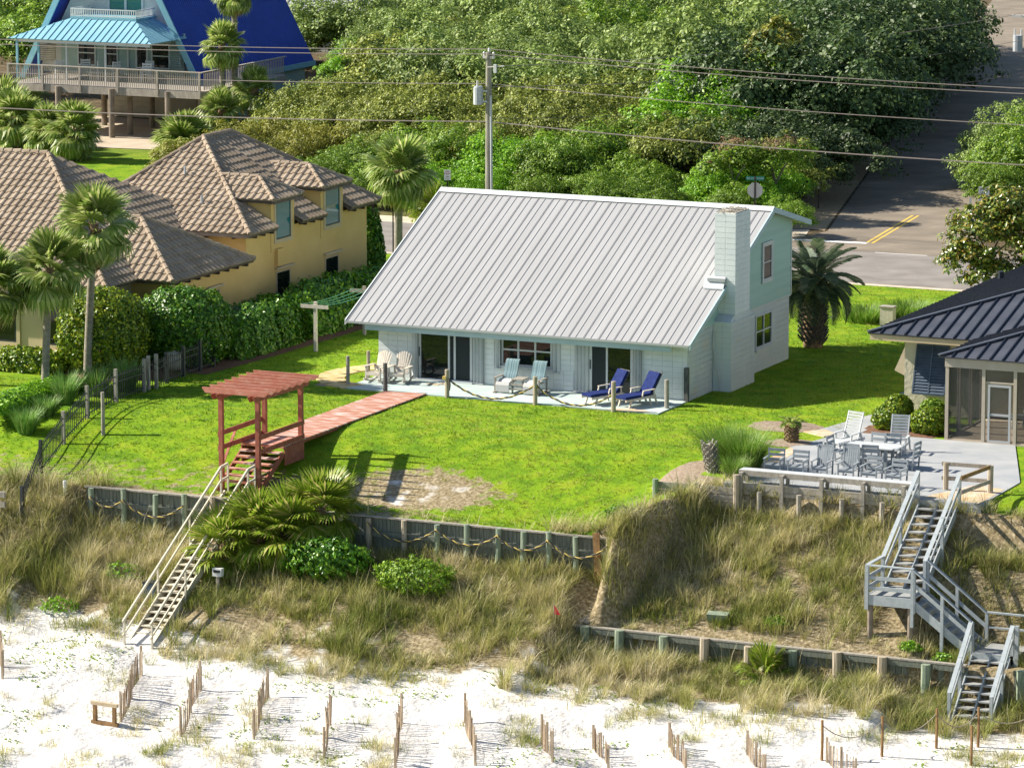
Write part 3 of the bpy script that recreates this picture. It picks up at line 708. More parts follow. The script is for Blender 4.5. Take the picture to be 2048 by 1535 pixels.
for i in range(90):
    a = random.uniform(0, 6.28); e = random.uniform(-.1, .35); L = random.uniform(.25, .6); p = Vector((13.98 + random.uniform(-.3, .3), 4.28 + random.uniform(-.55, .55), 6.63 + random.uniform(0, .08)))
    ne.tube([p - Vector((math.cos(a), math.sin(a), 0)) * L / 2, p + Vector((math.cos(a), math.sin(a), e)) * L / 2], .012, 3)
ne.box(13.6, 14.37, 3.6, 4.96, 6.6, 6.655); ne.build('cap_debris', 'nest', CH)
MB().prism([(13.2, 3.3, zroof(3.3) + .03), (14.02, 3.3, zroof(3.3) + .03), (14.02, 3.54, zroof(3.54) + .35), (13.2, 3.54, zroof(3.54) + .35)], (0, 0, .04)).build('flashing', 'trim_white', CH)
MB().box(13.35, 14.05, 3.38, 3.54, zroof(3.5) + .22, zroof(3.5) + .34).build('flashing', 'aluminium', CH)
m = MB(); m.tube([(XR + .06, 3.02, 2.3), (XR + .07, 2.96, 1.7), (14.0, 3.04, .5), (14.02, 3.04, .03)], .03, 6); m.build('downpipe', 'trim_white', H)

# ------------------------------------------------------------------ patio posts and ropes
def wood_post(x, y, h, r, m, label, group=None, name='rope_post', n=9):
    z = gzf(x, y); T = thing(name, label, 'post', (x, y, z), group)
    b = MB(); b.tube([(x, y, z - .2), (x + .005, y, z + h * .5), (x, y, z + h - .02), (x, y, z + h)], [r, r * .98, r * .97, r * .86], n); b.build('shaft', m, T, smooth=False); return T
wood_post(.80, -1.45, 1.12, .07, 'wood_grey', 'slim grey wooden post beside the yellow paver path', name='rope_post')
wood_post(.88, .12, 1.08, .07, 'wood_post', 'brown wooden post between paver path and rocking chair')
wood_post(2.78, -2.3, 1.12, .085, 'wood_dark', 'nearly black wooden post at the top of the red boardwalk')
wood_post(5.3, -2.25, 1.05, .085, 'wood_post', 'wooden patio post with rope knotted on and yellow rope end')
wood_post(8.88, -2.28, 1.05, .085, 'wood_post', 'wooden patio post in front of the double glider seat')
wood_post(12.05, -2.4, 1.12, .09, 'wood_post', 'pale square-topped patio post beside the blue loungers')
wood_post(13.62, -1.15, 1.1, .085, 'wood_grey', 'weathered post behind the lounger at the patio end')
T = thing('corner_post', 'dark half-height post fixed at the cottage wall corner', 'post', (13.72, .5, 0)); MB().box(13.64, 13.80, .42, .58, -.05, 1.28).build('shaft', 'wood_dark', T)
def rope(p, q, sag, label, r=.035, name='rope', n=26, group=None, tail=False, two=True):
    p = Vector(p); q = Vector(q); T = thing(name, label, 'rope', tuple((p + q) / 2 - Vector((0, 0, sag))), group)
    P = [p.lerp(q, i / n) - Vector((0, 0, sag * 4 * (i / n) * (1 - i / n))) for i in range(n + 1)]
    # two strands, black and yellow, twisted round each other
    tot = (q - p).length * 1.1
    for k, mm in enumerate(('rope_dark', 'rope_yellow') if two else ('rope_tan',)):
        S = []
        m2 = int(tot / .05) if two else n
        for i in range(m2 + 1):
            t = i / m2 * n; j = min(int(t), n - 1); c = P[j].lerp(P[j + 1], t - j); ph = i * .75 + k * math.pi
            S.append(c + Vector((0, math.cos(ph), math.sin(ph))) * (r * .5 if two else 0))
        MB().tube(S, r * (.85 if k == 0 else .6) if two else r, 5).build('strand', mm, T, smooth=True)
    return T
rope((5.33, -2.27, .72), (8.85, -2.3, .72), .62, 'black and yellow rope slung before the double glider')
rope((8.92, -2.3, .72), (12.0, -2.42, .62), .55, 'black and yellow rope slung between glider and blue loungers')
m = MB(); m.obb((5.22, -2.3, .74), .14, .12, .12); T = thing('rope_end', 'frayed yellow rope end tied on a patio post', 'rope', (5.22, -2.3, .7)); m.build('knot', 'rope_yellow', T)
MB().tube([(5.42, -2.33, .7), (5.46, -2.36, .5), (5.43, -2.37, .3)], .04, 6).build('tail', 'rope_dark', T)

# ------------------------------------------------------------------ seating (built facing -Y at the origin)
def legs(T, pts, m, w=.06, name='leg'):
    for p, q in pts: MB().beam(p, q, w, w, up=(0, 1, 0)).build(name, m, T)
def rocker_adirondack():
    T = proto('rocking_chair'); m = 'wood_pale'
    for i in range(7):                                   # fan back of slats
        u = (i - 3) / 3; x = u * .27; top = 1.12 - .12 * u * u
        MB().beam((x * .72, .16, .38), (x * 1.05, .46, top), .07, .02, up=(0, 1, 0)).build('back_slat', m, T)
    for i in range(6):
        y = -.38 + i * .1; MB().box(-.28, .28, y, y + .085, .385 - i * .012, .41 - i * .012).build('seat_slat', m, T)
    for s in (-1, 1):
        MB().box(s * .36 - .07, s * .36 + .07, -.44, .26, .60, .625).build('armrest', m, T)
        MB().box(s * .31 - .03, s * .31 + .03, -.42, -.34, .06, .60).build('leg', m, T)
        MB().beam((s * .31, .2, .60), (s * .31, .3, .06), .05, .07).build('leg', m, T)
        pts = [(s * .31, -.55 + 1.1 * t, .035 + .14 * (2 * t - .95) ** 2) for t in [i / 8 for i in range(9)]]
        r = MB()
        for a, b in zip(pts, pts[1:]): r.beam(a, b, .045, .06)
        r.build('rocker', m, T)
    MB().box(-.31, .31, -.42, -.39, .28, .40).build('apron', m, T)
    MB().beam((-.27, .22, .55), (.27, .22, .55), .03, .06).build('back_rail', m, T)
    return T
p = rocker_adirondack()
dup(p, (1.58, -.42, .045), R(-8), 'pale wood fan-back rocking chair next to the paver path', 'chair', 'rocking chairs on the patio')
dup(p, (2.42, -.30, .045), R(4), 'pale wood fan-back rocking chair next to the glass door', 'chair', 'rocking chairs on the patio'); drop(p)

T = thing('double_glider', 'double patio glider with striped back cushions and throws over the seats', 'glider', (7.45, -.35, .045))
for s in (-1, 1):
    x = 7.45 + s * .56
    V = MB(); n = 8
    P = [(x - .27, x + .27, -.22 + .32 * t, .48 + .66 * t + .03 * math.sin(t * 9)) for t in [i / n for i in range(n + 1)]]
    for (a, b, y, z) in P: V.v += [(a, y, z), (b, y, z), (b, y + .09, z + .04), (a, y + .09, z + .04)]
    for i in range(n):
        for k in range(4): V.f.append((4 * i + k, 4 * i + (k + 1) % 4, 4 * i + 4 + (k + 1) % 4, 4 * i + 4 + k))
    V.f += [(0, 1, 2, 3), (4 * n + 3, 4 * n + 2, 4 * n + 1, 4 * n)]; V.build('back_cushion', 'cushion_stripe', T)
    S = MB(); Q = [(-.30, .53), (-.62, .51), (-.80, .47), (-.86, .36), (-.85, .12)]
    for i, (y, z) in enumerate(Q):
        S.v += [(x - .27, y, z), (x + .27, y, z), (x + .27, y + .05, z - .05), (x - .27, y + .05, z - .05)]
    for i in range(len(Q) - 1):
        for k in range(4): S.f.append((4 * i + k, 4 * i + (k + 1) % 4, 4 * i + 4 + (k + 1) % 4, 4 * i + 4 + k))
    S.f += [(0, 1, 2, 3), (19, 18, 17, 16)]; S.build('throw', 'blanket', T)
    MB().box(x + s * .33 - .05, x + s * .33 + .05, -.82, .05, .60, .63).build('armrest', 'wood_grey', T)
    for y in (-.75, -.05): MB().box(x + s * .33 - .03, x + s * .33 + .03, y - .03, y + .03, .045, .60).build('leg', 'wood_grey', T)
    for i in range(4): MB().box(x - .25 + i * .135, x - .25 + i * .135 + .11, -.8, -.1, .43, .455).build('seat_slat', 'wood_grey', T)
MB().box(7.22, 7.68, -.75, -.15, .56, .60).build('table_top', 'wood_grey', T)
for z in (.2, .36): MB().box(6.62, 8.28, -.80, -.76, z, z + .07).build('rail', 'wood_grey', T)
for x in (7.24, 7.66): MB().box(x - .025, x + .025, -.72, -.66, .07, .56).build('leg', 'wood_grey', T)
for x in (6.57, 8.33): MB().box(x - .04, x + .04, -.9, .15, .045, .10).build('runner', 'wood_grey', T)

def lounger():
    T = proto('chaise_lounge'); m = 'wood_pale'
    # axis along -Y: foot at y=-1.25, hip at 0, back rises to y=.55
    def cushion(pts, w, th, name):
        b = MB(); n = len(pts)
        for (y, z, ny, nz) in pts: b.v += [(-w / 2, y, z), (w / 2, y, z), (w / 2, y + ny * th, z + nz * th), (-w / 2, y + ny * th, z + nz * th)]
        for i in range(n - 1):
            for k in range(4): b.f.append((4 * i + k, 4 * i + (k + 1) % 4, 4 * i + 4 + (k + 1) % 4, 4 * i + 4 + k))
        b.f += [(0, 1, 2, 3), (4 * n - 1, 4 * n - 2, 4 * n - 3, 4 * n - 4)]; b.build(name, 'navy', T)
    cushion([(-1.25, .33, 0, 1), (-.6, .35, 0, 1), (-.02, .37, -.1, 1)], .58, .09, 'seat_cushion')
    cushion([(.0, .40, -.85, .5), (.26, .78, -.85, .5), (.48, 1.12, -.85, .5)], .58, .10, 'back_cushion')
    MB().beam((0, .03, .38), (0, .53, 1.15), .62, .03, up=(0, 0, 1)).build('back_frame', 'wood_dark', T)
    for s in (-1, 1):
        MB().beam((s * .31, -1.25, .28), (s * .31, .2, .34), .05, .08).build('side_rail', m, T)
        MB().beam((s * .35, -.45, .58), (s * .35, .12, .60), .08, .03).build('armrest', m, T)
        MB().beam((s * .33, -.42, .57), (s * .33, -.5, .3), .04, .05, up=(0, 1, 0)).build('arm_support', m, T)
        MB().beam((s * .33, .08, .58), (s * .33, .1, .3), .04, .05, up=(0, 1, 0)).build('arm_support', m, T)
        for (a, b_) in ((-.95, -1.08), (-.1, -.02), (.16, .28)): MB().beam((s * .3, a, .30), (s * .3, b_, .0), .05, .06, up=(0, 1, 0)).build('leg', m, T)
    for i in range(8): MB().box(-.29, .29, -1.22 + i * .16, -1.1 + i * .16, .31, .33).build('slat', m, T)
    return T
p = lounger()
dup(p, (11.35, -.75, .045), R(-30), 'navy cushioned wooden chaise lounge nearest the glass door', 'lounger', 'chaise lounges on the patio')
dup(p, (12.62, -.70, .045), R(-26), 'navy cushioned wooden chaise lounge at the patio end by the cottage corner', 'lounger', 'chaise lounges on the patio'); drop(p)
T = thing('sandals', 'pair of sandals left by the glass door threshold', 'sandals', (4.1, .05, .045))
for x in (4.0, 4.16): MB().prism([(x - .05, -.13, .045), (x + .05, -.13, .045), (x + .045, .13, .045), (x - .045, .13, .045)], (0, 0, .03)).build('sole', 'wood_tan', T)
T = thing('door_mat', 'thin brown mat lying beside the rocking chairs at the door', 'mat', (3.75, -.15, .045)); MB().box(3.5, 4.0, -.32, -.02, .045, .06).build('mat', 'wood_tan', T)

def armchair(m='poly_grey', h=.92, rocker=False, arms=True, vertical=False):
    T = proto('rocking_chair' if rocker else 'patio_chair'); w = .27
    if vertical:
        for i in range(6): MB().beam((-.19 + i * .076, .2, .44), (-.19 + i * .076, .34, h - .05), .06, .02, up=(0, 1, 0)).build('back_slat', m, T)
        MB().beam((-w, .35, h - .04), (w, .35, h - .04), .03, .12).build('back_rail', m, T)
    else:
        for i in range(3): z = .55 + i * (h - .6) / 2; MB().beam((-w, .24 + .14 * (z - .4), z), (w, .24 + .14 * (z - .4), z), .025, .10).build('back_slat', m, T)
    for s in (-1, 1):
        MB().beam((s * w, .24, 0.04 if rocker else 0), (s * w, .33, h), .045, .05, up=(0, 1, 0)).build('leg', m, T)
        MB().beam((s * w, -.24, 0.04 if rocker else 0), (s * w, -.24, .64 if arms else .42), .045, .05, up=(0, 1, 0)).build('leg', m, T)
        if arms: MB().beam((s * (w + .01), -.3, .65), (s * (w + .01), .27, .66), .07, .028).build('armrest', m, T)
        if rocker: 
            q = MB(); P = [(s * w, -.42 + .95 * t, .03 + .12 * (2 * t - .95) ** 2) for t in [i / 6 for i in range(7)]]
            for a, b in zip(P, P[1:]): q.beam(a, b, .04, .05)
            q.build('rocker', m, T)
    for i in range(4): MB().box(-w, w, -.27 + i * .13, -.16 + i * .13, .425, .45).build('seat_slat', m, T)
    MB().box(-w, w, -.25, -.23, .36, .425).build('apron', m, T); MB().box(-w, w, -.02, .0, .16, .2).build('stretcher', m, T)
    return T
pa = armchair(); pr = armchair(h=1.12, rocker=True, vertical=True); pd = armchair(arms=False, h=.95)
Z0 = .035
row = 'grey slatted chairs lined up behind the bench rail'
lab = ['grey ladder-back patio armchair next to the tall ornamental grass', 'grey ladder-back patio armchair second from the ornamental grass, left of the rockers',
       'grey vertical-slat rocking chair beside the ladder-back pair near the ornamental grass', 'grey vertical-slat rocking chair in front of the dining table',
       'grey ladder-back patio armchair next to the rocking chair by the dining table', 'grey ladder-back patio armchair at the stair end of the bench rail']
for i, (x, y) in enumerate([(21.8, -11.5), (22.65, -11.5), (23.45, -11.35), (24.38, -11.35), (25.25, -11.5), (26.15, -11.6)]):
    dup(pr if i in (2, 3) else pa, (x, y, Z0), R(random.uniform(-6, 6)), lab[i], 'chair', row)
dt = 'grey chairs around the dining table'
for (x, y, rz, s) in [(23.95, -7.55, 0, 'grey dining chair at the house side of the table, toward the grass bed'), (24.5, -7.5, 0, 'grey dining chair at the house side of the table, toward the porch'),
                      (23.85, -9.25, 180, 'grey dining chair at the sea side of the table, toward the grass bed'), (24.45, -9.2, 180, 'grey dining chair at the sea side of the table, toward the stairs'),
                      (22.95, -8.4, 90, 'grey dining chair at the table end facing the porch'), (25.45, -8.35, -90, 'grey dining chair at the table end facing the cottage')]:
    dup(pd, (x, y, Z0), R(rz + random.uniform(-8, 8)), s, 'chair', dt)
dup(pd, (26.5, .3, .06), R(-60), 'grey dining chair seen through the screen door', 'chair'); dup(pd, (27.6, -.6, .06), R(20), 'grey dining chair inside the porch near the screen door', 'chair')
for q in (pa, pr, pd): drop(q)
T = thing('dining_table', 'light grey slatted dining table on the neighbouring patio', 'table', (24.2, -8.35, Z0))
for i in range(6):
    y = -8.86 + i * .17; e = .12 if i in (0, 5) else 0
    MB().box(23.25 + e, 25.15 - e, y, y + .16, .72, .755).build('top_board', 'poly_light', T)
MB().box(23.5, 24.9, -8.6, -8.1, .65, .72).build('apron', 'poly_grey', T)
for x in (23.65, 24.75):
    for y in (-8.7, -8.0): MB().box(x - .05, x + .05, y - .05, y + .05, Z0, .72).build('leg', 'poly_grey', T)
    MB().box(x - .05, x + .05, -8.7, -8.0, Z0 + .02, Z0 + .09).build('foot_rail', 'poly_grey', T)
def deck_chaise():
    T = proto('deck_chaise'); m = 'poly_light'
    for i in range(9): t = i / 8; MB().beam((-.29, .05 + .28 * t, .42 + .78 * t), (.29, .05 + .28 * t, .42 + .78 * t), .02, .075).build('back_slat', m, T)
    for s in (-1, 1):
        MB().beam((s * .3, .02, .34), (s * .3, .36, 1.24), .04, .05, up=(0, 1, 0)).build('back_post', m, T)
        MB().beam((s * .31, -1.2, .30), (s * .31, .4, .32), .05, .09).build('side_rail', m, T)
        MB().beam((s * .35, -.5, .56), (s * .35, .05, .58), .09, .03).build('armrest', m, T)
        MB().beam((s * .33, -.42, .56), (s * .33, -.5, 0), .05, .07, up=(0, 1, 0)).build('leg', m, T); MB().beam((s * .33, .1, .56), (s * .33, .38, 0), .05, .07, up=(0, 1, 0)).build('leg', m, T)
        MB().beam((s * .31, -1.1, .3), (s * .31, -1.14, 0), .05, .07, up=(0, 1, 0)).build('leg', m, T)
    for i in range(8): MB().box(-.29, .29, -1.18 + i * .15, -1.06 + i * .15, .345, .37).build('seat_slat', m, T)
    return T
p = deck_chaise()
dup(p, (22.35, -5.6, Z0), R(-14), 'light grey slatted chaise beside the concrete path', 'lounger', 'tall slatted chaises on the patio')
dup(p, (24.1, -5.55, Z0), R(8), 'light grey slatted chaise beside the round clipped shrubs', 'lounger', 'tall slatted chaises on the patio'); drop(p)

# ------------------------------------------------------------------ boardwalk, pergola and steps
T = thing('boardwalk', 'faded red plank boardwalk across the lawn from the patio', 'boardwalk', (3.55, -7, 0))
y = -2.18
pk = MB().box(-.825, .825, 0, .135, 0, .05).mesh('plank', 'red_deck')
n = 0
while y > -13.3:
    o = link('plank', pk, T); o.location = (3.57 - 3.55 + random.uniform(-.01, .01), y - .135 + 7, .02); y -= .142
m = MB(); 
for x in (2.85, 4.29): m.beam((x, -2.2, -.04), (x, -13.4, -.04), .05, .12)
m.build('joist', 'red_wood', T)
P = thing('pergola', 'small red pergola over steps leading down from the boardwalk', 'pergola', (3.57, -13.7, -.6))
for (x, y) in ((2.87, -15.3), (4.3, -15.3), (2.87, -12.1), (4.3, -12.1)):
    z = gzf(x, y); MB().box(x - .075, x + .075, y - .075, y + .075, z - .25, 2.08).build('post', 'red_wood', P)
for x in (2.87, 4.3):
    for dx in (-.1, .1):
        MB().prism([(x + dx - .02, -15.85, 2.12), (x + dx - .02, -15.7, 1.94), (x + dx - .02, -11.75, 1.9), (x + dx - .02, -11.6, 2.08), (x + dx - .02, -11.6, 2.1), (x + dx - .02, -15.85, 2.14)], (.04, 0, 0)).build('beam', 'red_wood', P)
for i in range(8):
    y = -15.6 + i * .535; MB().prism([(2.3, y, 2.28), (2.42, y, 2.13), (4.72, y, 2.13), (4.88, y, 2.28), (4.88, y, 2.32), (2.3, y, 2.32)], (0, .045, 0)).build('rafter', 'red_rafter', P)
for x in (2.87 - .1, 4.3 + .1):
    for z in (.16, .66): MB().box(x - .02, x + .02, -15.35, -12.05, z - .085, z + .085).build('rail', 'red_wood', P)
MB().beam((2.74, -15.25, -.75), (2.74, -14.0, .62), .03, .1, up=(1, 0, 0)).build('brace', 'red_wood', P)
MB().box(2.76, 4.42, -13.62, -13.32, -.02, .07).build('deck_edge', 'red_deck', P)
for x in (2.72, 4.41): MB().box(x, x + .04, -13.6, -12.15, -.62, .02).build('side_panel', 'red_wood', P)
S = thing('red_steps', 'short flight of red wooden steps under the pergola', 'steps', (3.57, -14.6, -1.0))
for i in range(6):
    z = -.13 - .165 * i; yy = -13.62 - .29 * i; MB().box(2.82, 4.36, yy - .29, yy, z - .045, z).build('tread', 'red_deck', S)
for x in (2.78, 3.57, 4.38): MB().beam((x, -13.6, -.2), (x, -15.5, -1.28), .05, .22).build('stringer', 'red_wood', S)

# ------------------------------------------------------------------ cream beach stairs
T = thing('beach_stairs', 'long cream painted wooden stairway descending the dune from the pergola', 'stairs', (3.65, -19.3, -3.3))
xa, xb = 3.22, 4.15; ya, za, yb, zb = -15.9, -1.35, -22.75, -5.3; N = 23
for i in range(N):
    t = (i + .5) / N; y = ya + (yb - ya) * t; z = za + (zb - za) * t
    MB().box(xa + .03, xb - .03, y - .14, y + .14, z, z + .04).build('tread', 'cream_paint', T)
for x in (xa, xb): MB().beam((x, ya + .2, za + .05), (x, yb, zb + .0), .05, .26).build('stringer', 'cream_paint', T)
for x in (xa - .06, xb + .06):
    MB().beam((x, ya, za + .98), (x, yb - .1, zb + .95), .05, .09).build('handrail', 'cream_paint', T); MB().beam((x, ya, za + .52), (x, yb - .1, zb + .48), .04, .07).build('mid_rail', 'cream_paint', T)
    MB().beam((x, ya, za + .98), (x, ya + .5, za + 1.02), .05, .09).build('handrail', 'cream_paint', T); MB().beam((x, ya, za + .52), (x, ya + .5, za + .56), .04, .07).build('mid_rail', 'cream_paint', T)
    for t in (-.075, 0, .33, .66, 1.0): 
        y = ya + (yb - ya) * t; z = za + (zb - za) * max(t, 0); MB().box(x - .03, x + .03, y - .03, y + .03, z - .3, z + .97).build('rail_post', 'cream_paint', T)
for x in (xa + .04, xb - .04):
    for t in (.35, .7): y = ya + (yb - ya) * t; z = za + (zb - za) * t; MB().box(x - .05, x + .05, y - .05, y + .05, gzf(x, y) - .3, z - .1).build('support_post', 'wood_grey', T)
T = thing('tap_box', 'small white box with dark slot on a stub post beside the cream stairs', 'box', (5.0, -19.6, gzf(5, -19.6)))
z = gzf(5, -19.6); MB().box(4.95, 5.05, -19.65, -19.55, z - .2, z + .55).build('post', 'wood_grey', T); b = MB(); b.box(4.83, 5.17, -19.68, -19.5, z + .55, z + .82); b.build('case', 'white_plastic', T); MB().box(4.88, 5.12, -19.7, -19.678, z + .68, z + .77).build('slot', 'print_black', T)
T = thing('dark_box', 'dark plastic box in the grass behind the cream stair rail', 'box', (2.7, -20.1, gzf(2.7, -20.1))); z = gzf(2.7, -20.1); MB().box(2.5, 2.95, -20.3, -19.9, z - .1, z + .42).build('case', 'shutter_blue', T); MB().box(2.48, 2.97, -20.32, -19.88, z + .42, z + .47).build('lid', 'iron', T)

# ------------------------------------------------------------------ grey stairway on the right
T = thing('dune_stairway', 'grey painted stairway turning down the dune in three flights', 'stairs', (29.5, -16.5, -3.5)); gp_ = 'grey_paint'
def flight(a, b, w, n, axis):
    a = Vector(a); b = Vector(b); L = b - a; side = Vector((1, 0, 0)) if axis == 'y' else Vector((0, 1, 0))
    st = L / n
    for i in range(n):
        c = a + st * (i + .5) ; c.z = a.z + L.z * (i + 1) / n
        hw = w / 2 - .03; d = abs(st.y if axis == 'y' else st.x) / 2 + .02
        if axis == 'y': MB().box(c.x - hw, c.x + hw, c.y - d, c.y + d, c.z - .045, c.z).build('tread', 'grey_tread', T)
        else: MB().box(c.x - d, c.x + d, c.y - hw, c.y + hw, c.z - .045, c.z).build('tread', 'grey_tread', T)
    for s in (-1, 0, 1): MB().beam(a + side * (s * w / 2) - Vector((0, 0, .16)), b + side * (s * w / 2) - Vector((0, 0, .12)), .045, .26).build('stringer', gp_, T)
    for s in (-1, 1):
        o = side * (s * (w / 2 + .06))
        MB().beam(a + o + Vector((0, 0, .98)), b + o + Vector((0, 0, .95)), .14, .04).build('handrail', gp_, T); MB().beam(a + o + Vector((0, 0, .52)), b + o + Vector((0, 0, .5)), .04, .12).build('mid_rail', gp_, T)
        for t in (0, .5, 1):
            q = a + L * t + o; MB().box(q.x - .05, q.x + .05, q.y - .05, q.y + .05, min(q.z - .3, gzf(q.x, q.y) - .2) if t else q.z - .9, q.z + .97).build('rail_post', gp_, T)
flight((28.15, -13.1, .0), (28.15, -16.4, -2.2), 1.3, 11, 'y')
flight((28.95, -17.1, -2.2), (30.95, -17.1, -3.7), 1.35, 8, 'x')
flight((31.6, -17.85, -3.7), (31.75, -20.3, -5.4), 1.25, 9, 'y')
for i in range(10): MB().box(27.45, 28.95, -16.4 - .14 * (i + 1), -16.4 - .14 * i - .008, -2.24, -2.2).build('deck_board', 'grey_tread', T)
for i in range(10): MB().box(30.95, 32.4, -16.4 - .145 * (i + 1), -16.4 - .145 * i - .008, -3.74, -3.7).build('deck_board', 'grey_tread', T)
MB().box(27.43, 28.97, -17.85, -17.8, -2.5, -2.19).build('rim', gp_, T); MB().box(27.39, 27.43, -17.85, -16.4, -2.5, -2.19).build('rim', gp_, T); MB().box(30.95, 32.4, -17.9, -17.86, -3.98, -3.69).build('rim', gp_, T)
for (x, y) in ((27.5, -17.7), (28.85, -17.7), (27.5, -16.5), (28.85, -16.5)): MB().cyl(x, y, gzf(x, y) - .3, -2.25, .1, 8).build('pile', 'pile_wood', T)
for (x, y) in ((31.0, -16.6), (32.3, -16.6)): MB().cyl(x, y, gzf(x, y) - .3, -3.72, .1, 8).build('pile', 'pile_wood', T)
for z in (-1.22, -1.62, -1.95): 
    MB().beam((27.42, -17.82, z), (28.98, -17.82, z), .14 if z > -1.3 else .04, .04 if z > -1.3 else .12).build('rail', gp_, T); MB().beam((27.42, -17.82, z + .002), (27.42, -16.4, z + .002), .14 if z > -1.3 else .04, .04 if z > -1.3 else .12).build('rail', gp_, T)
for (x, y) in ((27.42, -17.82), (28.98, -17.82)): MB().box(x - .06, x + .06, y - .06, y + .06, -2.65, -1.24).build('rail_post', gp_, T)
for (x, y) in ((32.45, -16.4), (32.45, -17.9)): MB().box(x - .06, x + .06, y - .06, y + .06, -4.2, -2.7).build('rail_post', gp_, T)
for z in (-2.72, -3.2): MB().beam((30.95, -16.36, z), (34.5, -16.36, z), .1, .05).build('rail', gp_, T)
for x in (32.4, 34.4): MB().box(x - .05, x + .05, -16.41, -16.31, gzf(x, -16.36) - .1, -2.72).build('rail_post', gp_, T)

# ------------------------------------------------------------------ timber bulkheads
def bulkhead(label, x0, x1, y, ztop, h, posts, m_plank='plank_green', pw=.15, pr=.095, waler=(.55,), cap=True, gaps=0.0, r=random):
    T = thing('timber_bulkhead', label, 'retaining wall', ((x0 + x1) / 2, y, ztop - h)); o = T['_o']
    ms = [MB().box(0, pw - .012, -.025, .025, -h - .3, 0).mesh('plank', m_plank) for _ in range(3)]
    x = x0; i = 0
    while x < x1 - .02:
        if r.random() >= gaps:
            p = link('plank', ms[i % 3], T); p.location = (x - o[0], r.uniform(-.01, .01), h + r.uniform(-.05, .0)); p.rotation_euler = (r.uniform(-.02, .02), 0, 0)
        x += pw; i += 1
    for w_ in waler: MB().box(x0, x1, y - .12, y - .035, ztop - w_ - .09, ztop - w_ + .09).build('waler', 'plank_green', T)
    if cap: MB().box(x0 - .05, x1 + .05, y - .13, y + .06, ztop + .0, ztop + .05).build('cap_board', 'wood_grey', T)
    for k, px in enumerate(posts):
        dz = r.uniform(-.03, .12); tx = r.uniform(-.05, .05); m = MB()
        m.tube([(px + tx, y - .23, ztop - h - .5), (px, y - .22, ztop + dz)], [pr * 1.05, pr], 9); m.build('post', r.choice(('wood_treated', 'wood_treated', 'wood_post')), T)
    return T
rb = random.Random(3)
bulkhead('weathered plank bulkhead left of the cream stairs with rope on its posts', -1.75, 5.6, -16.58, -1.33, 1.35, [-1.46, -.18, 1.09, 2.21, 3.3, 4.5], r=rb)
bulkhead('greenish plank bulkhead below the bare lawn patch with rope swags', 7.6, 18.2, -16.58, -1.45, 1.35, [8.2, 9.26, 10.59, 11.82, 12.91, 14.08, 14.99, 15.9, 16.87, 18.06], r=rb)
T = thing('loose_board', 'wide brown board leaning at the end of the rope-hung bulkhead', 'board', (17.65, -16.85, -2.8)); MB().beam((17.72, -16.85, -2.95), (17.62, -16.85, -1.22), .24, .045, up=(0, 1, 0)).build('board', 'wood_brown', T)
bulkhead('low round-post bulkhead at the dune foot with broken planks', 17.7, 31.0, -18.58, -3.98, .95, [18.08, 19.3, 20.85, 22.28, 23.8, 25.3, 26.8, 28.32, 29.77], pr=.15, pw=.2, waler=(.10,), cap=True, gaps=.35, r=rb)
bulkhead('round-post bulkhead stub beyond the grey stairway foot', 32.6, 37.5, -18.58, -3.98, .95, [32.9, 34.4, 35.9], pr=.15, pw=.2, waler=(.06,), cap=False, r=rb)
for (a, b_, s, t) in ((9.26, 11.82, .5, 'rope swag on the greenish bulkhead beside the palmettos'), (11.82, 14.08, .42, 'rope swag in the middle of the greenish bulkhead'), (14.08, 15.9, .42, 'rope swag over the leaning post of the greenish bulkhead'), (15.9, 18.06, .5, 'rope swag drooping low beside the leaning brown board'), (-.18, 2.21, .5, 'rope swag on the weathered bulkhead left of the cream stairs'), (-1.46, -.18, .3, 'rope end on the weathered bulkhead half hidden in grass')):
    rope((a, -16.92, -1.6), (b_, -16.92, -1.62), s, t, r=.035)
T = thing('retaining_boards', 'weathered horizontal retaining boards edging the mulch bed', 'retaining wall', (19.6, -13.3, -.9))
for z in (-.72, -.46, -.2): MB().box(18.2, 21.3, -13.33, -13.27, z - .12, z + .12).build('board', 'wood_grey', T)
for x, m in ((18.3, 'wood_treated'), (19.75, 'wood_grey'), (21.2, 'wood_post')): MB().cyl(x, -13.42, -1.3, .02 if x < 20 else .4, .1, 9).build('post', m, T)
T = thing('bench_rail', 'long weathered bench rail with wide cap along the patio edge', 'bench', (24.2, -13.0, -.9))
for dx in (21.15, 24.2): MB().box(dx, dx + 3.04, -13.05, -12.62, .46, .51).build('cap_board', 'poly_light', T); MB().box(dx, dx + 3.04, -13.09, -13.052, .33, .50).build('fascia', 'wood_grey', T)
for x in (21.3, 22.75, 24.15, 25.6, 27.0): MB().box(x - .06, x + .06, -13.32, -13.2, -1.4, .46).build('post', 'wood_grey', T); MB().box(x - .05, x + .05, -12.75, -12.65, .03, .46).build('post', 'wood_grey', T); MB().box(x - .05, x + .05, -13.2, -12.65, .36, .455).build('bracket', 'wood_grey', T)
for z in (-.75, -.5, -.25, -.02): MB().box(21.3, 27.5, -13.2, -13.13, z - .11, z + .11).build('board', 'wood_grey', T)
for x in (22.0, 23.4, 24.9, 26.3): MB().cyl(x, -13.36, -1.4, -.12, .09, 8).build('post', 'wood_grey', T)
T = thing('corner_railing', 'low weathered L-shaped railing beside the grey stair top', 'railing', (29.2, -11.5, .03))
for z in (.9, .42): MB().beam((27.6, -11.2, z), (29.25, -11.1, z), .04, .13).build('rail', 'wood_grey', T); MB().beam((29.25, -11.1, z), (28.98, -13.3, z), .04, .13).build('rail', 'wood_brown' if z > .5 else 'wood_grey', T)
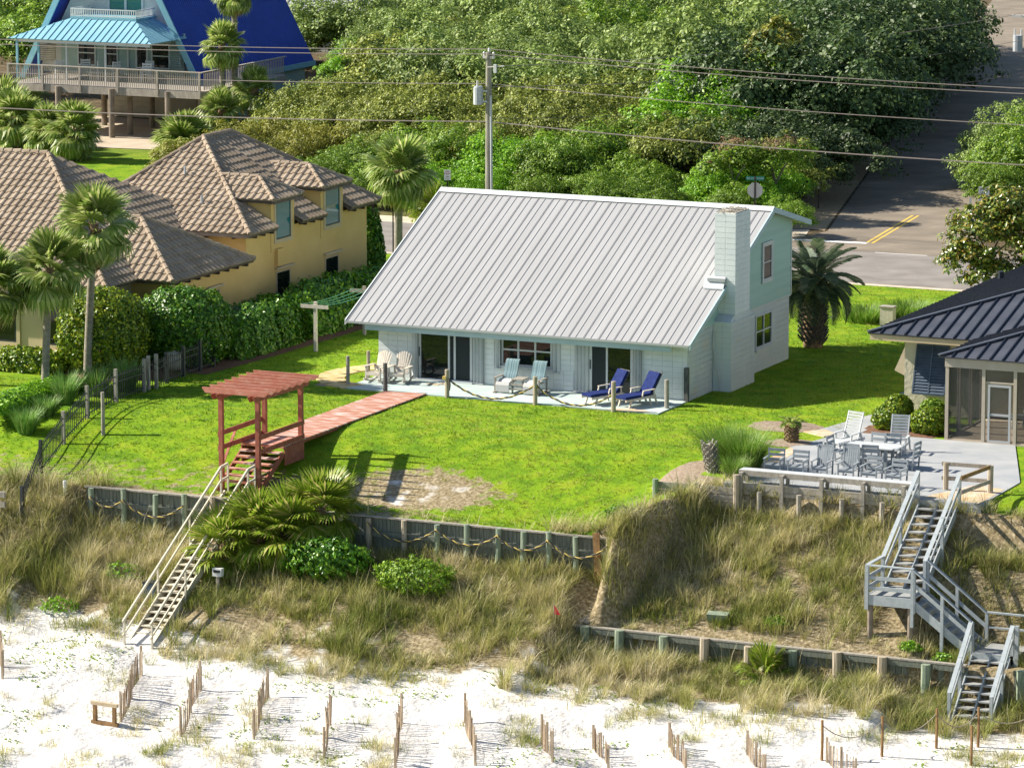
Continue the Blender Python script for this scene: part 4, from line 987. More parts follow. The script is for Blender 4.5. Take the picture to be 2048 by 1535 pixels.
for (x, y, r_) in ((27.75, -11.2, .09), (29.25, -11.1, .1)): MB().cyl(x, y, -.1, .95, r_, 9).build('post', 'wood_post', T)
# weathered plank strip joining the two bulkheads
T = thing('plank_strip', 'weathered grey planks running down between the two bulkheads', 'boards', (17.6, -17.7, -3.6))
for i in range(5): MB().beam((17.15 + i * .2, -16.9, -3.35 + .03 * (i % 2)), (17.2 + i * .2, -18.5, -3.86), .18, .04).build('plank', 'wood_grey', T)
T = thing('loose_timber', 'short weathered timber lying in the grass above the low bulkhead', 'timber', (22.3, -17.7, gzf(22.3, -17.7))); z = gzf(22.3, -17.7); MB().obb((22.3, -17.7, z + .12), .7, .25, .28, (.3, 0, .1)).build('timber', 'wood_treated', T)

# ------------------------------------------------------------------ clay tile roofs
TW, TL = .33, .42
def tile_mesh(name='tile'):
    V = []; F = []; n = 6
    prof = [(0, .0), (.10, .035), (.26, .062), (.42, .062), (.58, .035), (.68, .008), (1.0, .004)]
    for row, (v, lift) in enumerate(((0, .042), (TL + .03, .004))):
        for (u, h) in prof: V.append((u * TW, v, h + lift))
    k = len(prof)
    for i in range(k - 1): F.append((i, i + 1, k + i + 1, k + i))
    for (u, h) in prof: V.append((u * TW, 0.004, -.01))
    for i in range(k - 1): F.append((i, 2 * k + i, 2 * k + i + 1, i + 1))
    return V, F
TV, TF = tile_mesh()
tme = bpy.data.meshes.new('tile'); tme.from_pydata(TV, [], TF); tme.materials.append(MAT['tile'])
def tile_plane(T, poly, u, cands, base_m='tile_brown'):
    """covers a roof plane in tiles: whole ones go to cands, cut ones are returned in a bmesh"""
    poly = [Vector(p) for p in poly]; u = Vector(u).normalized(); n = newell(poly)
    v = n.cross(u); 
    if v.z < 0: u = -u; v = n.cross(u)
    o = poly[0]; P2 = [((p - o).dot(u), (p - o).dot(v)) for p in poly]
    area = sum(P2[i][0] * P2[(i + 1) % len(P2)][1] - P2[(i + 1) % len(P2)][0] * P2[i][1] for i in range(len(P2)))
    if area < 0: P2 = P2[::-1]
    def inside(q, tol=0.0):
        for i in range(len(P2)):
            a = P2[i]; b = P2[(i + 1) % len(P2)]
            ex, ey = b[0] - a[0], b[1] - a[1]; L = math.hypot(ex, ey)
            if L > 1e-6 and (ex * (q[1] - a[1]) - ey * (q[0] - a[0])) / L < -tol: return False
        return True
    M = Matrix(((u.x, v.x, n.x, o.x), (u.y, v.y, n.y, o.y), (u.z, v.z, n.z, o.z), (0, 0, 0, 1)))
    b = MB(); b.prism([p - n * .14 for p in poly], n * .125); b.build('roof_deck', base_m, T)
    u0, u1 = min(p[0] for p in P2), max(p[0] for p in P2); v0, v1 = min(p[1] for p in P2), max(p[1] for p in P2)
    bm = bmesh.new(); tmp = bpy.data.meshes.new('t'); tmp.from_pydata(TV, [], TF)
    y = v0; cut = []
    while y < v1:
        x = u0
        while x < u1:
            cs = [(x, y), (x + TW, y), (x + TW, y + TL), (x, y + TL)]
            k = [inside(c, .02) for c in cs]
            if all(k): cands.append((M @ Matrix.Translation((x, y, 0)), (M @ Vector((x, y, 0)) - CAM).length))
            elif any(k) or inside((x + TW / 2, y + TL / 2)):
                cut.append((x, y))
            x += TW
        y += TL
    for (x, y) in cut:
        vs = [bm.verts.new((p[0] + x, p[1] + y, p[2])) for p in TV]
        for f in TF: bm.faces.new([vs[i] for i in f])
    for i in range(len(P2)):
        a = P2[i]; c = P2[(i + 1) % len(P2)]; ex, ey = c[0] - a[0], c[1] - a[1]
        if math.hypot(ex, ey) < 1e-5: continue
        g = bm.verts[:] + bm.edges[:] + bm.faces[:]
        bmesh.ops.bisect_plane(bm, geom=g, plane_co=(a[0], a[1], 0), plane_no=(ey, -ex, 0), clear_outer=True)
    bm.transform(M); me = bpy.data.meshes.new('x'); bm.to_mesh(me); bm.free()
    return me
def tiled(T, planes, keep=300):
    cands = []; cuts = []
    for poly, u in planes: cuts.append(tile_plane(T, poly, u, cands))
    cands.sort(key=lambda c: c[1]); o = Vector(T['_o'])
    for M, d in cands[:keep]:
        q = link('tile', tme, T); q.matrix_local = Matrix.Translation(-o) @ M
    V = []; F = []
    for M, d in cands[keep:]:
        b = len(V); V += [tuple(M @ Vector(p) - o) for p in TV]; F += [tuple(i + b for i in f) for f in TF]
    for me in cuts:
        b = len(V); V += [tuple(v.co - o) for v in me.vertices]; F += [tuple(i + b for i in p.vertices) for p in me.polygons]
    me = bpy.data.meshes.new('roof_tiles'); me.from_pydata(V, [], F); me.materials.append(MAT['tile']); kind(link('roof_tiles', me, T), 'stuff')
def hip_caps(T, a, b, r=.11):
    a = Vector(a); b = Vector(b); L = (b - a).length; n = max(2, int(L / .40)); d = (b - a) / n
    for i in range(n): MB().tube([a + d * i + Vector((0, 0, .05)), a + d * (i + 1.12) + Vector((0, 0, .03))], [r, r * .86], 8).build('ridge_tile', 'tile', T)
def brackets(T, p, q, n, inward):
    p = Vector(p); q = Vector(q); w = Vector(inward)
    for i in range(n):
        c = p.lerp(q, (i + .5) / n); MB().beam(c, c + w * .42, .1, .13).build('bracket', 'bracket', T)

Y = thing('stucco_villa', 'yellow stucco villa with brown tile hip roofs and dormer windows', 'house', (-14, 8, 0))
ME, MR = 4.0, 7.05
mf = [(-17.0, 7.6, ME), (-8.1, 7.6, ME), (-13.4, 13.5, MR)]
mr = [(-8.1, 7.6, ME), (-8.1, 19.5, ME), (-13.4, 15.9, MR), (-13.4, 13.5, MR)]
def xmain(z): return -8.1 - (z - ME) * 5.3 / (MR - ME)
planes = [([(-24, -1.4, 3), (-9.6, -1.4, 3), (-16.2, 5.6, 7.1), (-24, 5.6, 7.1)], (1, 0, 0)), ([(-9.6, -1.4, 3), (-9.6, 12.6, 3), (-16.2, 5.6, 7.1)], (0, 1, 0)),
          ([(-9.6, 1.0, 3.0), (-8, 1.0, 3.0), (-11, 3.9, 5), (-12.8, 3.9, 5)], (1, 0, 0)), ([(-8, 1.0, 3.0), (-8, 7.8, 3.0), (-11, 3.9, 5)], (0, 1, 0)), (mf, (1, 0, 0))]
DC = (11.15, 15.6)
last = 7.6
for a, b_, dorm in ((7.6, DC[0] - 1.08, 0), (DC[0] - 1.08, DC[0] + 1.08, 1), (DC[0] + 1.08, DC[1] - 1.08, 0), (DC[1] - 1.08, DC[1] + 1.08, 1), (DC[1] + 1.08, 19.5, 0)):
    c = clip([Vector(p) for p in mr], (0, 1, 0), a, b_)
    if dorm: c = clip(c, (1, 0, 0), -30, -9.75)
    if len(c) > 2: planes.append((c, (0, 1, 0)))
for d in DC:
    z0, z1 = 5.1, 5.86; xe = -8.18; x1 = xe - 1.35
    planes.append(([(xmain(z0), d - 1.32, z0), (xe, d - 1.32, z0), (x1, d, z1), (xmain(z1), d, z1)], (1, 0, 0))); planes.append(([(xe, d - 1.32, z0), (xe, d + 1.32, z0), (x1, d, z1)], (0, 1, 0)))
    planes.append(([(xe, d + 1.32, z0), (xmain(z0), d + 1.32, z0), (xmain(z1), d, z1), (x1, d, z1)], (1, 0, 0)))
    hip_caps(Y, (xe, d - 1.32, z0), (x1, d, z1), .09); hip_caps(Y, (xe, d + 1.32, z0), (x1, d, z1), .09); hip_caps(Y, (x1, d, z1), (xmain(z1), d, z1), .09)
    MB().box(-11.2, -8.47, d - 1.02, d + 1.02, 2.95, 5.0).build('dormer', 'yellow_stucco', Y)
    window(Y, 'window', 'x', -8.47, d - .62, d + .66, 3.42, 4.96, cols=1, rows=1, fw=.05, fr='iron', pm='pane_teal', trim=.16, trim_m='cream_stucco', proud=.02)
    MB().box(-8.6, -8.2, d - 1.25, d + 1.25, 4.96, 5.08).build('dormer_fascia', 'tile_brown', Y)
tiled(Y, planes)
for a, b_ in (((-9.6, -1.4, 3), (-16.2, 5.6, 7.1)), ((-16.2, 5.6, 7.1), (-24, 5.6, 7.1)), ((-8, 1, 3), (-11, 3.9, 5)), ((-11, 3.9, 5), (-12.8, 3.9, 5)), ((-8, 7.8, 3), (-11, 3.9, 5)), ((-8.1, 7.6, ME), (-13.4, 13.5, MR)), ((-17.0, 7.6, ME), (-13.4, 13.5, MR)), ((-13.4, 13.5, MR), (-13.4, 15.9, MR)), ((-8.1, 19.5, ME), (-13.4, 15.9, MR))): hip_caps(Y, a, b_)
m = MB(); m.add([(-24, 12.6, 3), (-9.6, 12.6, 3), (-16.2, 5.6, 7.1), (-24, 5.6, 7.1)], [(0, 1, 2, 3)]); m.add([(-8, 7.8, 3), (-9.6, 7.8, 3), (-12.8, 3.9, 5), (-11, 3.9, 5)], [(0, 1, 2, 3)])
m.add([(-8.1, 19.5, ME), (-18.9, 19.5, ME), (-13.4, 15.9, MR)], [(0, 1, 2)]); m.add([(-18.9, 19.5, ME), (-17.0, 7.6, ME), (-13.4, 13.5, MR), (-13.4, 15.9, MR)], [(0, 1, 2, 3)]); m.build('rear_roof', 'tile', Y)
# walls
m = MB(); m.box(-18.4, -8.5, 8.0, 18.9, 0, 3.86); m.build('wall', 'yellow_stucco', Y)
MB().box(-11, -8.5, 1.5, 8.0, 0, 2.88).build('wall', 'yellow_stucco', Y)
MB().box(-24, -10.1, -.9, 12, 0, 2.88).build('wall', 'cream_stucco', Y)
for (p, q, n, w) in (((-8.15, 7.9, 3.86), (-8.15, 10.1, 3.86), 3, (-1, 0, 0)), ((-8.15, 12.3, 3.86), (-8.15, 14.5, 3.86), 3, (-1, 0, 0)), ((-8.15, 16.8, 3.86), (-8.15, 19.2, 3.86), 3, (-1, 0, 0)), ((-8.05, 1.3, 2.86), (-8.05, 7.7, 2.86), 8, (-1, 0, 0)),
                     ((-20, -1.3, 2.86), (-10, -1.3, 2.86), 9, (0, 1, 0)), ((-12, 7.65, 3.86), (-8.3, 7.65, 3.86), 3, (0, 1, 0))): brackets(Y, p, q, n, w)
for (a, b_) in (((-17, 7.62, 3.93), (-8.1, 7.62, 3.93)), ((-24, -1.38, 2.93), (-9.6, -1.38, 2.93))): MB().beam(a, b_, .1, .12).build('eave_fascia', 'tile_brown', Y)
for y in (10.55, 14.95):
    window(Y, 'window', 'x', -8.49, y, y + 1.25, .9, 2.1, cols=1, rows=1, fw=.06, fr='cream_stucco', pm='pane', proud=.03)
    MB().box(-8.52, -8.36, y - .12, y + 1.45, 2.2, 2.29).build('window_hood', 'cream_stucco', Y)
window(Y, 'window', 'x', -8.49, 4.75, 5.7, .9, 2.1, cols=1, rows=1, fw=.06, fr='cream_stucco', pm='pane', proud=.03); MB().box(-8.52, -8.36, 4.62, 5.9, 2.2, 2.28).build('window_hood', 'cream_stucco', Y)
MB().box(-8.52, -8.36, 3.2, 3.9, 2.0, 2.1).build('window_hood', 'cream_stucco', Y)
MB().box(-8.49, -8.34, 10.45, 11.05, 2.35, 3.05).build('wall_box', 'yellow_stucco', Y)
for x in (-15.25, -12.55):
    window(Y, 'window', 'y', -.91, x, x + 1.35, .55, 2.15, cols=1, rows=1, fw=.07, fr='iron', pm='pane', trim=.16, trim_m='cream_stucco', proud=.04)
    MB().box(x - .3, x + 1.65, -1.08, -.89, 2.33, 2.43).build('window_hood', 'cream_stucco', Y); MB().box(x - .2, x + 1.55, -1.04, -.89, .30, .385).build('sill', 'cream_stucco', Y)
for (x, y, z) in ((-12.9, 11.0, 5.8), (-11.2, 9.3, 4.9)): MB().cyl(x, y, z - .2, z + .35, .05, 8).build('vent_pipe', 'galv', Y)

# ------------------------------------------------------------------ stucco house with dark metal roof
Hn = thing('stucco_house', 'cream rough-stucco house with dark standing-seam roof and screened porch', 'house', (26, 4, 0))
def roof(poly, ax, w=.46, off=.0): seam_roof(Hn, poly, ax, None, w, 'roof_dark', 'roof_seam', rib=.055, ribh=.05, th=.05, off=off)
roof([(20.6, .9, 3), (36, .9, 3), (36, 9.9, 5.4), (29.6, 9.9, 5.4)], (1, 0, 0)); roof([(20.6, .9, 3), (29.6, 9.9, 5.4), (29.6, 20, 5.4), (20.6, 29, 3)], (0, 1, 0))
roof([(24.6, -2.9, 3), (36, -2.9, 3), (36, .9, 4.01), (28.4, .9, 4.01)], (1, 0, 0)); roof([(24.6, -2.9, 3), (28.4, .9, 4.01), (28.4, 4.7, 4.01), (24.6, .9, 3.0)], (0, 1, 0))
MB().poly([(28.4, .9, 4.01), (36, .9, 4.01), (36, 4.7, 4.01), (28.4, 4.7, 4.01)]).build('porch_roof_top', 'roof_dark', Hn)
for a, b_ in (((20.6, .9, 3), (29.6, 9.9, 5.4)), ((24.6, -2.9, 3), (28.4, .9, 4.01))): MB().beam(Vector(a) + Vector((0, 0, .05)), Vector(b_) + Vector((0, 0, .05)), .16, .05).build('hip_cap', 'roof_dark', Hn)
MB().box(20.66, 24.6, .95, 1.02, 2.74, 2.95).build('eave_fascia', 'cream_stucco', Hn); MB().box(20.66, 20.72, 1.02, 28, 2.74, 2.95).build('eave_fascia', 'cream_stucco', Hn)
MB().box(20.72, 25, 1.02, 1.8, 2.78, 2.84).build('soffit', 'cream_stucco', Hn); MB().box(20.72, 21.7, 1.8, 28, 2.78, 2.84).build('soffit', 'cream_stucco', Hn)
MB().box(21.7, 36, 1.8, 26, 0, 2.8).build('wall', 'stucco_rough', Hn)
def bahama(x0, x1, z0, z1, out, plane='y', c=1.8):
    T2 = MB(); n = 16; y0 = c - .05
    fr = []
    for x in (x0, (x0 + x1) / 2, x1): T2.beam((x, y0, z1), (x, y0 - out, z0), .06, .05, up=(1, 0, 0))
    for (t) in (0, 1): T2.beam((x0, y0 - out * t, z1 + (z0 - z1) * t), (x1, y0 - out * t, z1 + (z0 - z1) * t), .05, .06)
    S = T2.build('shutter', 'shutter_blue', Hn)
    for i in range(n):
        t = (i + .7) / (n + .4); q = Vector((0, y0 - out * t, z1 + (z0 - z1) * t))
        MB().obb(((x0 + x1) / 2, q.y, q.z), x1 - x0 - .06, .115, .014, (R(50), 0, 0)).build('louver', 'shutter_blue', S)
window(Hn, 'window', 'y', 1.79, 22.3, 23.3, .95, 2.4, cols=1, rows=2, fr='trim_white', sill=True)
bahama(22.2, 23.4, .85, 2.55, .5)
S = MB().beam((21.66, 4.0, 2.2), (21.1, 4.0, .9), 1.2, .05, up=(0, 1, 0)).build('shutter', 'porch_beige', Hn)
T = thing('metal_ramp', 'flat blue-grey metal sheet on the lawn by the stucco wall', 'sheet', (20.9, 5.0, 0)); MB().box(20.3, 21.6, 4.2, 5.6, .02, .05).build('sheet', 'shutter_blue', T)
# porch: frame, screens, door
m = bpy.data.materials.new('mesh_screen'); m.use_nodes = True; nt = m.node_tree
tr = nt.nodes.new('ShaderNodeBsdfTransparent'); mx = nt.nodes.new('ShaderNodeMixShader'); mx.inputs[0].default_value = .36
nt.nodes['Principled BSDF'].inputs['Base Color'].default_value = (.03, .035, .035, 1); nt.nodes['Principled BSDF'].inputs['Roughness'].default_value = .7
nt.links.new(tr.outputs[0], mx.inputs[1]); nt.links.new(nt.nodes['Principled BSDF'].outputs[0], mx.inputs[2]); nt.links.new(mx.outputs[0], nt.nodes['Material Output'].inputs[0]); MAT['mesh_screen'] = m
PX, PY = 24.86, -2.68
for (x, y) in ((PX, PY), (26.2, PY), (27.35, PY), (28.7, PY), (30.2, PY), (PX, -1.4), (PX, -.1), (PX, 1.1)): MB().box(x - .06, x + .06, y - .06, y + .06, 0, 2.78).build('porch_post', 'porch_beige', Hn)
MB().box(PX - .08, 36, PY - .08, PY + .08, 2.62, 2.94).build('porch_beam', 'porch_beige', Hn); MB().box(PX - .08, PX + .08, PY + .08, 1.8, 2.62, 2.94).build('porch_beam', 'porch_beige', Hn)
for (a, b_) in ((PX, 26.2), (27.35, 28.7), (28.7, 30.2)): MB().box(a + .06, b_ - .06, PY - .01, PY + .01, .1, 2.62).build('porch_screen', 'mesh_screen', Hn); MB().box(a + .06, b_ - .06, PY - .03, PY + .03, .04, .1).build('porch_sill', 'porch_beige', Hn)
for (a, b_) in ((PY, -1.4), (-1.4, -.1), (-.1, 1.1)): MB().box(PX - .01, PX + .01, a + .06, b_ - .06, .1, 2.62).build('porch_screen', 'mesh_screen', Hn); MB().box(PX - .03, PX + .03, a + .06, b_ - .06, .04, .1).build('porch_sill', 'porch_beige', Hn)
MB().box(26.26, 27.29, PY - .03, PY + .03, 2.14, 2.2).build('transom', 'porch_beige', Hn); MB().box(26.26, 27.29, PY - .01, PY + .01, 2.2, 2.62).build('porch_screen', 'mesh_screen', Hn)
d = MB(); d.box(26.36, 26.44, PY - .05, PY + .0, .06, 2.1); d.box(27.12, 27.2, PY - .05, PY + .0, .06, 2.1)
for z in (.06, 1.0, 2.02): d.box(26.44, 27.12, PY - .05, PY, z, z + .08)
D = d.build('screen_door', 'aluminium', Hn); MB().box(26.44, 27.12, PY - .03, PY - .02, .14, 2.02).build('door_screen', 'mesh_screen', D); MB().box(26.4, 26.44, PY - .09, PY - .05, .98, 1.12).build('door_handle', 'galv', D)
kind(MB().box(24.8, 36, -2.75, 1.8, -.1, .055).build('porch_floor', 'concrete_warm'), 'structure')
MB().cyl(24.9, 6.6, 4.2, 4.62, .09, 9).build('vent_pipe', 'white_plastic', Hn); MB().cyl(21.3, 14.0, 3.1, 3.5, .12, 8).build('vent_pipe', 'iron', Hn)
window(Hn, 'window', 'y', 1.79, 27.6, 28.9, .9, 2.3, cols=2, rows=2)

# ------------------------------------------------------------------ blue A-frame beach house
B = thing('a_frame_house', 'raised A-frame house with deep blue roof and pale blue porch roof', 'house', (-47, 68, 0))
DZ = 2.8
MB().box(-53.3, -41, 64.0, 70, DZ - .06, DZ).build('deck_floor', 'deck_wood', B); MB().box(-53.3, -41, 63.94, 64.0, DZ - .4, DZ - .002).build('deck_rim', 'deck_wood', B); MB().box(-41, -40.94, 63.94, 74, DZ - .4, DZ - .002).build('deck_rim', 'deck_wood', B)
MB().box(-43.6, -41, 70, 74, DZ - .06, DZ).build('deck_floor', 'deck_wood', B)
MB().box(-53.3, -40.9, 63.9, 64.08, DZ + 1.03, DZ + 1.08).build('deck_rail', 'deck_wood', B); MB().box(-41.06, -40.9, 64.08, 74, DZ + 1.03, DZ + 1.08).build('deck_rail', 'deck_wood', B)
bm_ = MB().box(-.022, .022, -.02, .02, 0, .98).mesh('baluster', 'deck_wood'); oo = B['_o']
n = 0; x = -53.2
while x < -41: link('baluster', bm_, B, (x - oo[0], 63.97 - oo[1], DZ + .06)); x += .118
y = 64.3
while y < 73.9: link('baluster', bm_, B, (-40.97 - oo[0], y - oo[1], DZ + .06)); y += .2
for x in (-53.2, -51.0, -48.6, -46.2, -43.7, -41.05): MB().box(x - .06, x + .06, 63.86, 63.94, DZ - .3, DZ + 1.05).build('rail_post', 'deck_wood', B)
for (x, y, r_) in ((-43.1, 64.0, .17), (-46.6, 63.9, .17), (-50, 63.9, .17), (-41.2, 64.2, .1), (-46.4, 65.6, .17), (-43.3, 69, .17), (-46.9, 69, .17), (-45.0, 71, .17), (-50, 69, .17), (-42, 71.5, .17)): MB().cyl(x, y, 0, DZ - .06, r_, 12).build('pile', 'pile_wood', B)
m = MB(); m.box(-52, -44.5, 73.5, 73.7, 0, DZ - .06); m.build('ground_floor_wall', 'siding_tan', B)
for z in (.3, .6, .9, 1.2, 1.5, 1.8, 2.1, 2.4): MB().box(-52, -44.5, 73.46, 73.5, z, z + .28).build('siding_board', 'siding_tan', B)
MB().box(-49.1, -48.5, 73.42, 73.46, 1.2, 2.2).build('window', 'trim_white', B); MB().box(-49.02, -48.58, 73.40, 73.42, 1.28, 2.12).build('pane', 'pane', B)
# steep roof
AX, AY0, AY1, SL = -49.75, 69.3, 83.6, 1.9
def ax_at(z): return (13.4 - z) / SL
def seam(s):
    e = AX + s * ax_at(2.55); seam_roof(B, [(e, AY0, 2.55), (e, AY1, 2.55), (AX + s * .01, AY1, 13.38), (AX + s * .01, AY0, 13.38)], (0, 1, 0), None, .9, 'roof_blue', 'roof_blue', rib=.03, ribh=.02, th=.08, ribs=(0, .25, .5, .75))
seam(1); seam(-1)
for s in (1, -1): 
    e = ax_at(2.5); MB().beam((AX + s * (e + .02), AY0 - .06, 2.5), (AX, AY0 - .06, 13.45), .1, .34, up=(s, 0, .5)).build('rake_board', 'aqua_trim', B)
MB().beam((AX + ax_at(2.5) + .02, AY0, 2.5), (AX + ax_at(2.5) + .02, AY1, 2.5), .08, .3).build('eave_board', 'aqua_trim', B)
f = MB(); f.prism([(AX - ax_at(DZ) + .3, 70.3, DZ), (AX + ax_at(DZ) - .3, 70.3, DZ), (AX, 70.3, 12.8)], (0, .15, 0)); f.build('front_wall', 'siding_white', B)
MB().box(-53.4, -45.4, 70.1, 70.28, DZ, 5.3).build('front_wall', 'aqua_wall', B)
MB().box(-44.6, -44.4, 74, 83, 0.0, 2.6).build('side_wall', 'aqua_wall', B)
for (a, c_) in ((-52.3, -51.1), (-50.5, -49.65), (-47.5, -46.3)): window(B, 'window', 'y', 70.09, a, c_, DZ + .45, 4.7, cols=1, rows=2, fw=.08, proud=.05)
for x in (-49.0, -48.45, -47.75): MB().box(x - .06, x + .06, 70.02, 70.1, DZ, 5.1).build('door_jamb', 'trim_white', B)
MB().box(-48.4, -47.8, 70.06, 70.1, DZ, 4.95).build('door', 'pane', B)
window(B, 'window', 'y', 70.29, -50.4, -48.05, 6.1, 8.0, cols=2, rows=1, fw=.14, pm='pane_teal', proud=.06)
# porch roof of pale blue seams
def pr(poly, ax): seam_roof(B, poly, ax, None, .42, 'roof_sky', 'aqua_trim', rib=.05, ribh=.04, th=.05)
e0, e1, t0, t1 = -54.4, -45.25, -51.5, -47.3
pr([(e0, 66.0, 5.08), (e1, 66.0, 5.08), (t1, 68.0, 6.12), (t0, 68.0, 6.12)], (1, 0, 0)); pr([(e1, 66, 5.08), (e1, 70.2, 5.08), (t1, 70.2, 6.12), (t1, 68, 6.12)], (0, 1, 0)); pr([(e0, 66, 5.08), (t0, 68, 6.12), (t0, 70.2, 6.12), (e0, 70.2, 5.08)], (0, 1, 0))
MB().box(e0 + .6, e1 - .1, 66.08, 66.14, 4.88, 5.04).build('eave_board', 'trim_white', B)
for x in (-54.0, -52.6): MB().box(x - .06, x + .06, 66.2, 66.32, DZ, 5.0).build('porch_post', 'aqua_trim', B)
for x in (-50.9, -48.4): MB().box(x - .05, x + .05, 66.4, 66.5, DZ, 5.0).build('porch_post', 'trim_white', B)
MB().box(t0, t1 + .05, 67.95, 70.3, 6.12, 6.24).build('balcony_floor', 'aqua_trim', B)
bb = MB().box(-.02, .02, -.02, .02, 0, .42).mesh('balcony_baluster', 'white_plastic')
x = t0
while x <= t1 + .02: link('balcony_baluster', bb, B, (x - oo[0], 68.02 - oo[1], 6.24)); x += .14
y = 68.16
while y < 70.2:
    for x in (t0, t1): link('balcony_baluster', bb, B, (x - oo[0], y - oo[1], 6.24))
    y += .14
for (p, q) in (((t0, 68.02), (t1, 68.02)), ((t0, 68.02), (t0, 70.2)), ((t1, 68.02), (t1, 70.2))):
    for z in (6.3, 6.68): MB().beam((*p, z), (*q, z), .05, .05).build('balcony_rail', 'white_plastic', B)
def louv(c, w, h, rx, m, rz): 
    f = MB(); o = Vector(c); M3 = Euler((rx, 0, rz)).to_matrix()
    for s in (-1, 1): f.beam(o + M3 @ Vector((s * w / 2, 0, -h / 2)), o + M3 @ Vector((s * w / 2 , 0, h / 2)), .05, .06)
    S = f.build('shutter', m, B)
    for i in range(11): q = o + M3 @ Vector((0, 0, -h / 2 + h * (i + .5) / 11)); MB().obb(q, w, .1, .02, (rx + R(40), 0, rz)).build('louver', m, S)
louv((-45.75, 69.7, 4.2), .85, 1.5, 0, 'aqua_wall', R(-20)); louv((-53.6, 68.9, 4.15), .9, 1.2, 0, 'siding_tan', R(20))
def deckchair(x, y, rz, label):
    T = thing('deck_chair', label, 'chair', (x, y, DZ), 'white chairs on the A-frame deck'); T.rotation_euler = (0, 0, rz); T['_o'] = [0, 0, 0]
    m = 'white_plastic'
    for i in range(4): MB().box(-.25, .25, .2, .23, .5 + i * .14, .6 + i * .14).build('back_slat', m, T)
    MB().box(-.26, .26, -.25, .25, .42, .46).build('seat', m, T)
    for sx in (-1, 1):
        MB().box(sx * .25 - .025, sx * .25 + .025, .19, .24, 0, 1.05).build('leg', m, T); MB().box(sx * .25 - .025, sx * .25 + .025, -.25, -.2, 0, .66).build('leg', m, T); MB().box(sx * .27 - .04, sx * .27 + .04, -.28, .22, .66, .69).build('armrest', m, T)
for i, (x, y, rz) in enumerate(((-46.3, 67.3, .2), (-46.9, 68.6, 0), (-48.2, 67.6, 1.2), (-49.6, 67.2, -1.0), (-50.6, 68.0, .5), (-51.6, 67.0, .9))): deckchair(x, y, rz, 'white slatted chair on the raised deck of the blue A-frame')
T = thing('patio_table', 'white table on the raised deck beneath the pale blue porch roof', 'table', (-46.7, 68.0, DZ)); MB().box(-47.1, -46.4, 67.7, 68.3, DZ + .72, DZ + .76).build('top', 'white_plastic', T)
for x in (-47.0, -46.5): MB().box(x - .03, x + .03, 67.97, 68.03, DZ, DZ + .72).build('leg', 'white_plastic', T)
# pale building far behind
Wb = thing('far_building', 'distant pale building with white ribbed roof behind the blue A-frame', 'building', (-56, 116, 0))
MB().box(-63, -52, 112.6, 120, 0, 2.7).build('wall', 'siding_white', Wb)
seam_roof(Wb, [(-63.5, 112, 2.72), (-51.5, 112, 2.72), (-51.5, 118, 5.2), (-63.5, 118, 5.2)], (1, 0, 0), None, .6, 'roof_white', 'roof_white', rib=.04, ribh=.05, th=.06)
MB().box(-63.5, -51.5, 112.0, 112.1, 2.5, 2.66).build('eave_board', 'trim_white', Wb)
kind(MB().box(-900, 900, -900, -62, -7.6, -7.05).build('sea', 'sea') if 'sea' in MAT else MB().box(-900, 900, -900, -62, -7.6, -7.05).build('sea', 'pane_teal'), 'structure')

# ------------------------------------------------------------------ foliage builders
def unit(n, r): 
    d = r.normal(0, 1, (n, 3)); return d / np.linalg.norm(d, axis=1, keepdims=True)
def crown_mesh(lobes, ncl, per, size, material, seed, spread=.32, name='crown', asp=.55, flat=.0):
    """leaf clusters spread over the outer shell of several lobes, with leafy filling inside"""
    r = np.random.default_rng(seed); P = []; N = []
    w = np.array([l[3] * l[4] for l in lobes]); w = w / w.sum()
    for (cx, cy, cz, rx, rz), k in zip(lobes, (w * ncl).astype(int)):
        d = unit(k, r); d[:, 2] = np.where(d[:, 2] < -.35, -d[:, 2] * .6, d[:, 2]); rad = r.uniform(.45, 1.08, (k, 1)) ** .55
        c = np.array([cx, cy, cz]) + d * rad * np.array([rx, rx, rz])
        off = unit(k * per, r); off[:, 2] = np.where(off[:, 2] < -.2, -off[:, 2], off[:, 2])
        sz = np.repeat(spread * r.uniform(.6, 1.45, (k, 1)), per, 0) * r.uniform(.55, 1.05, (k * per, 1))
        P.append(np.repeat(c, per, 0) + off * sz * np.array([1, 1, .8])); N.append(off + np.repeat(d, per, 0) * .35 + np.array([0, 0, .3]))
    V, F = leaves(np.concatenate(P), np.concatenate(N), size, .4, asp, r)
    me = bpy.data.meshes.new(name); V = V.astype(np.float32); F = F.astype(np.int32)
    me.vertices.add(len(V)); me.vertices.foreach_set('co', V.ravel()); me.loops.add(F.size); me.loops.foreach_set('vertex_index', F.ravel())
    me.polygons.add(len(F)); me.polygons.foreach_set('loop_start', np.arange(0, F.size, 3, dtype=np.int32)); me.materials.append(MAT[material]); me.update(calc_edges=True)
    return me
def trunk_mesh(h, r0, seed, n=4, reach=1.4, material='bark'):
    r = random.Random(seed); b = MB(); top = Vector((r.uniform(-.2, .2), r.uniform(-.2, .2), h * .5))
    b.tube([(0, 0, -.3), (r.uniform(-.1, .1), r.uniform(-.1, .1), h * .25), top], [r0, r0 * .8, r0 * .65], 7)
    for i in range(n):
        a = 6.28 * i / n + r.uniform(-.4, .4); e = top + Vector((math.cos(a) * reach * r.uniform(.6, 1), math.sin(a) * reach * r.uniform(.6, 1), h * .3))
        b.tube([top, top.lerp(e, .5) + Vector((0, 0, .1)), e], [r0 * .5, r0 * .34, r0 * .15], 5)
    return b.mesh('trunk', material)
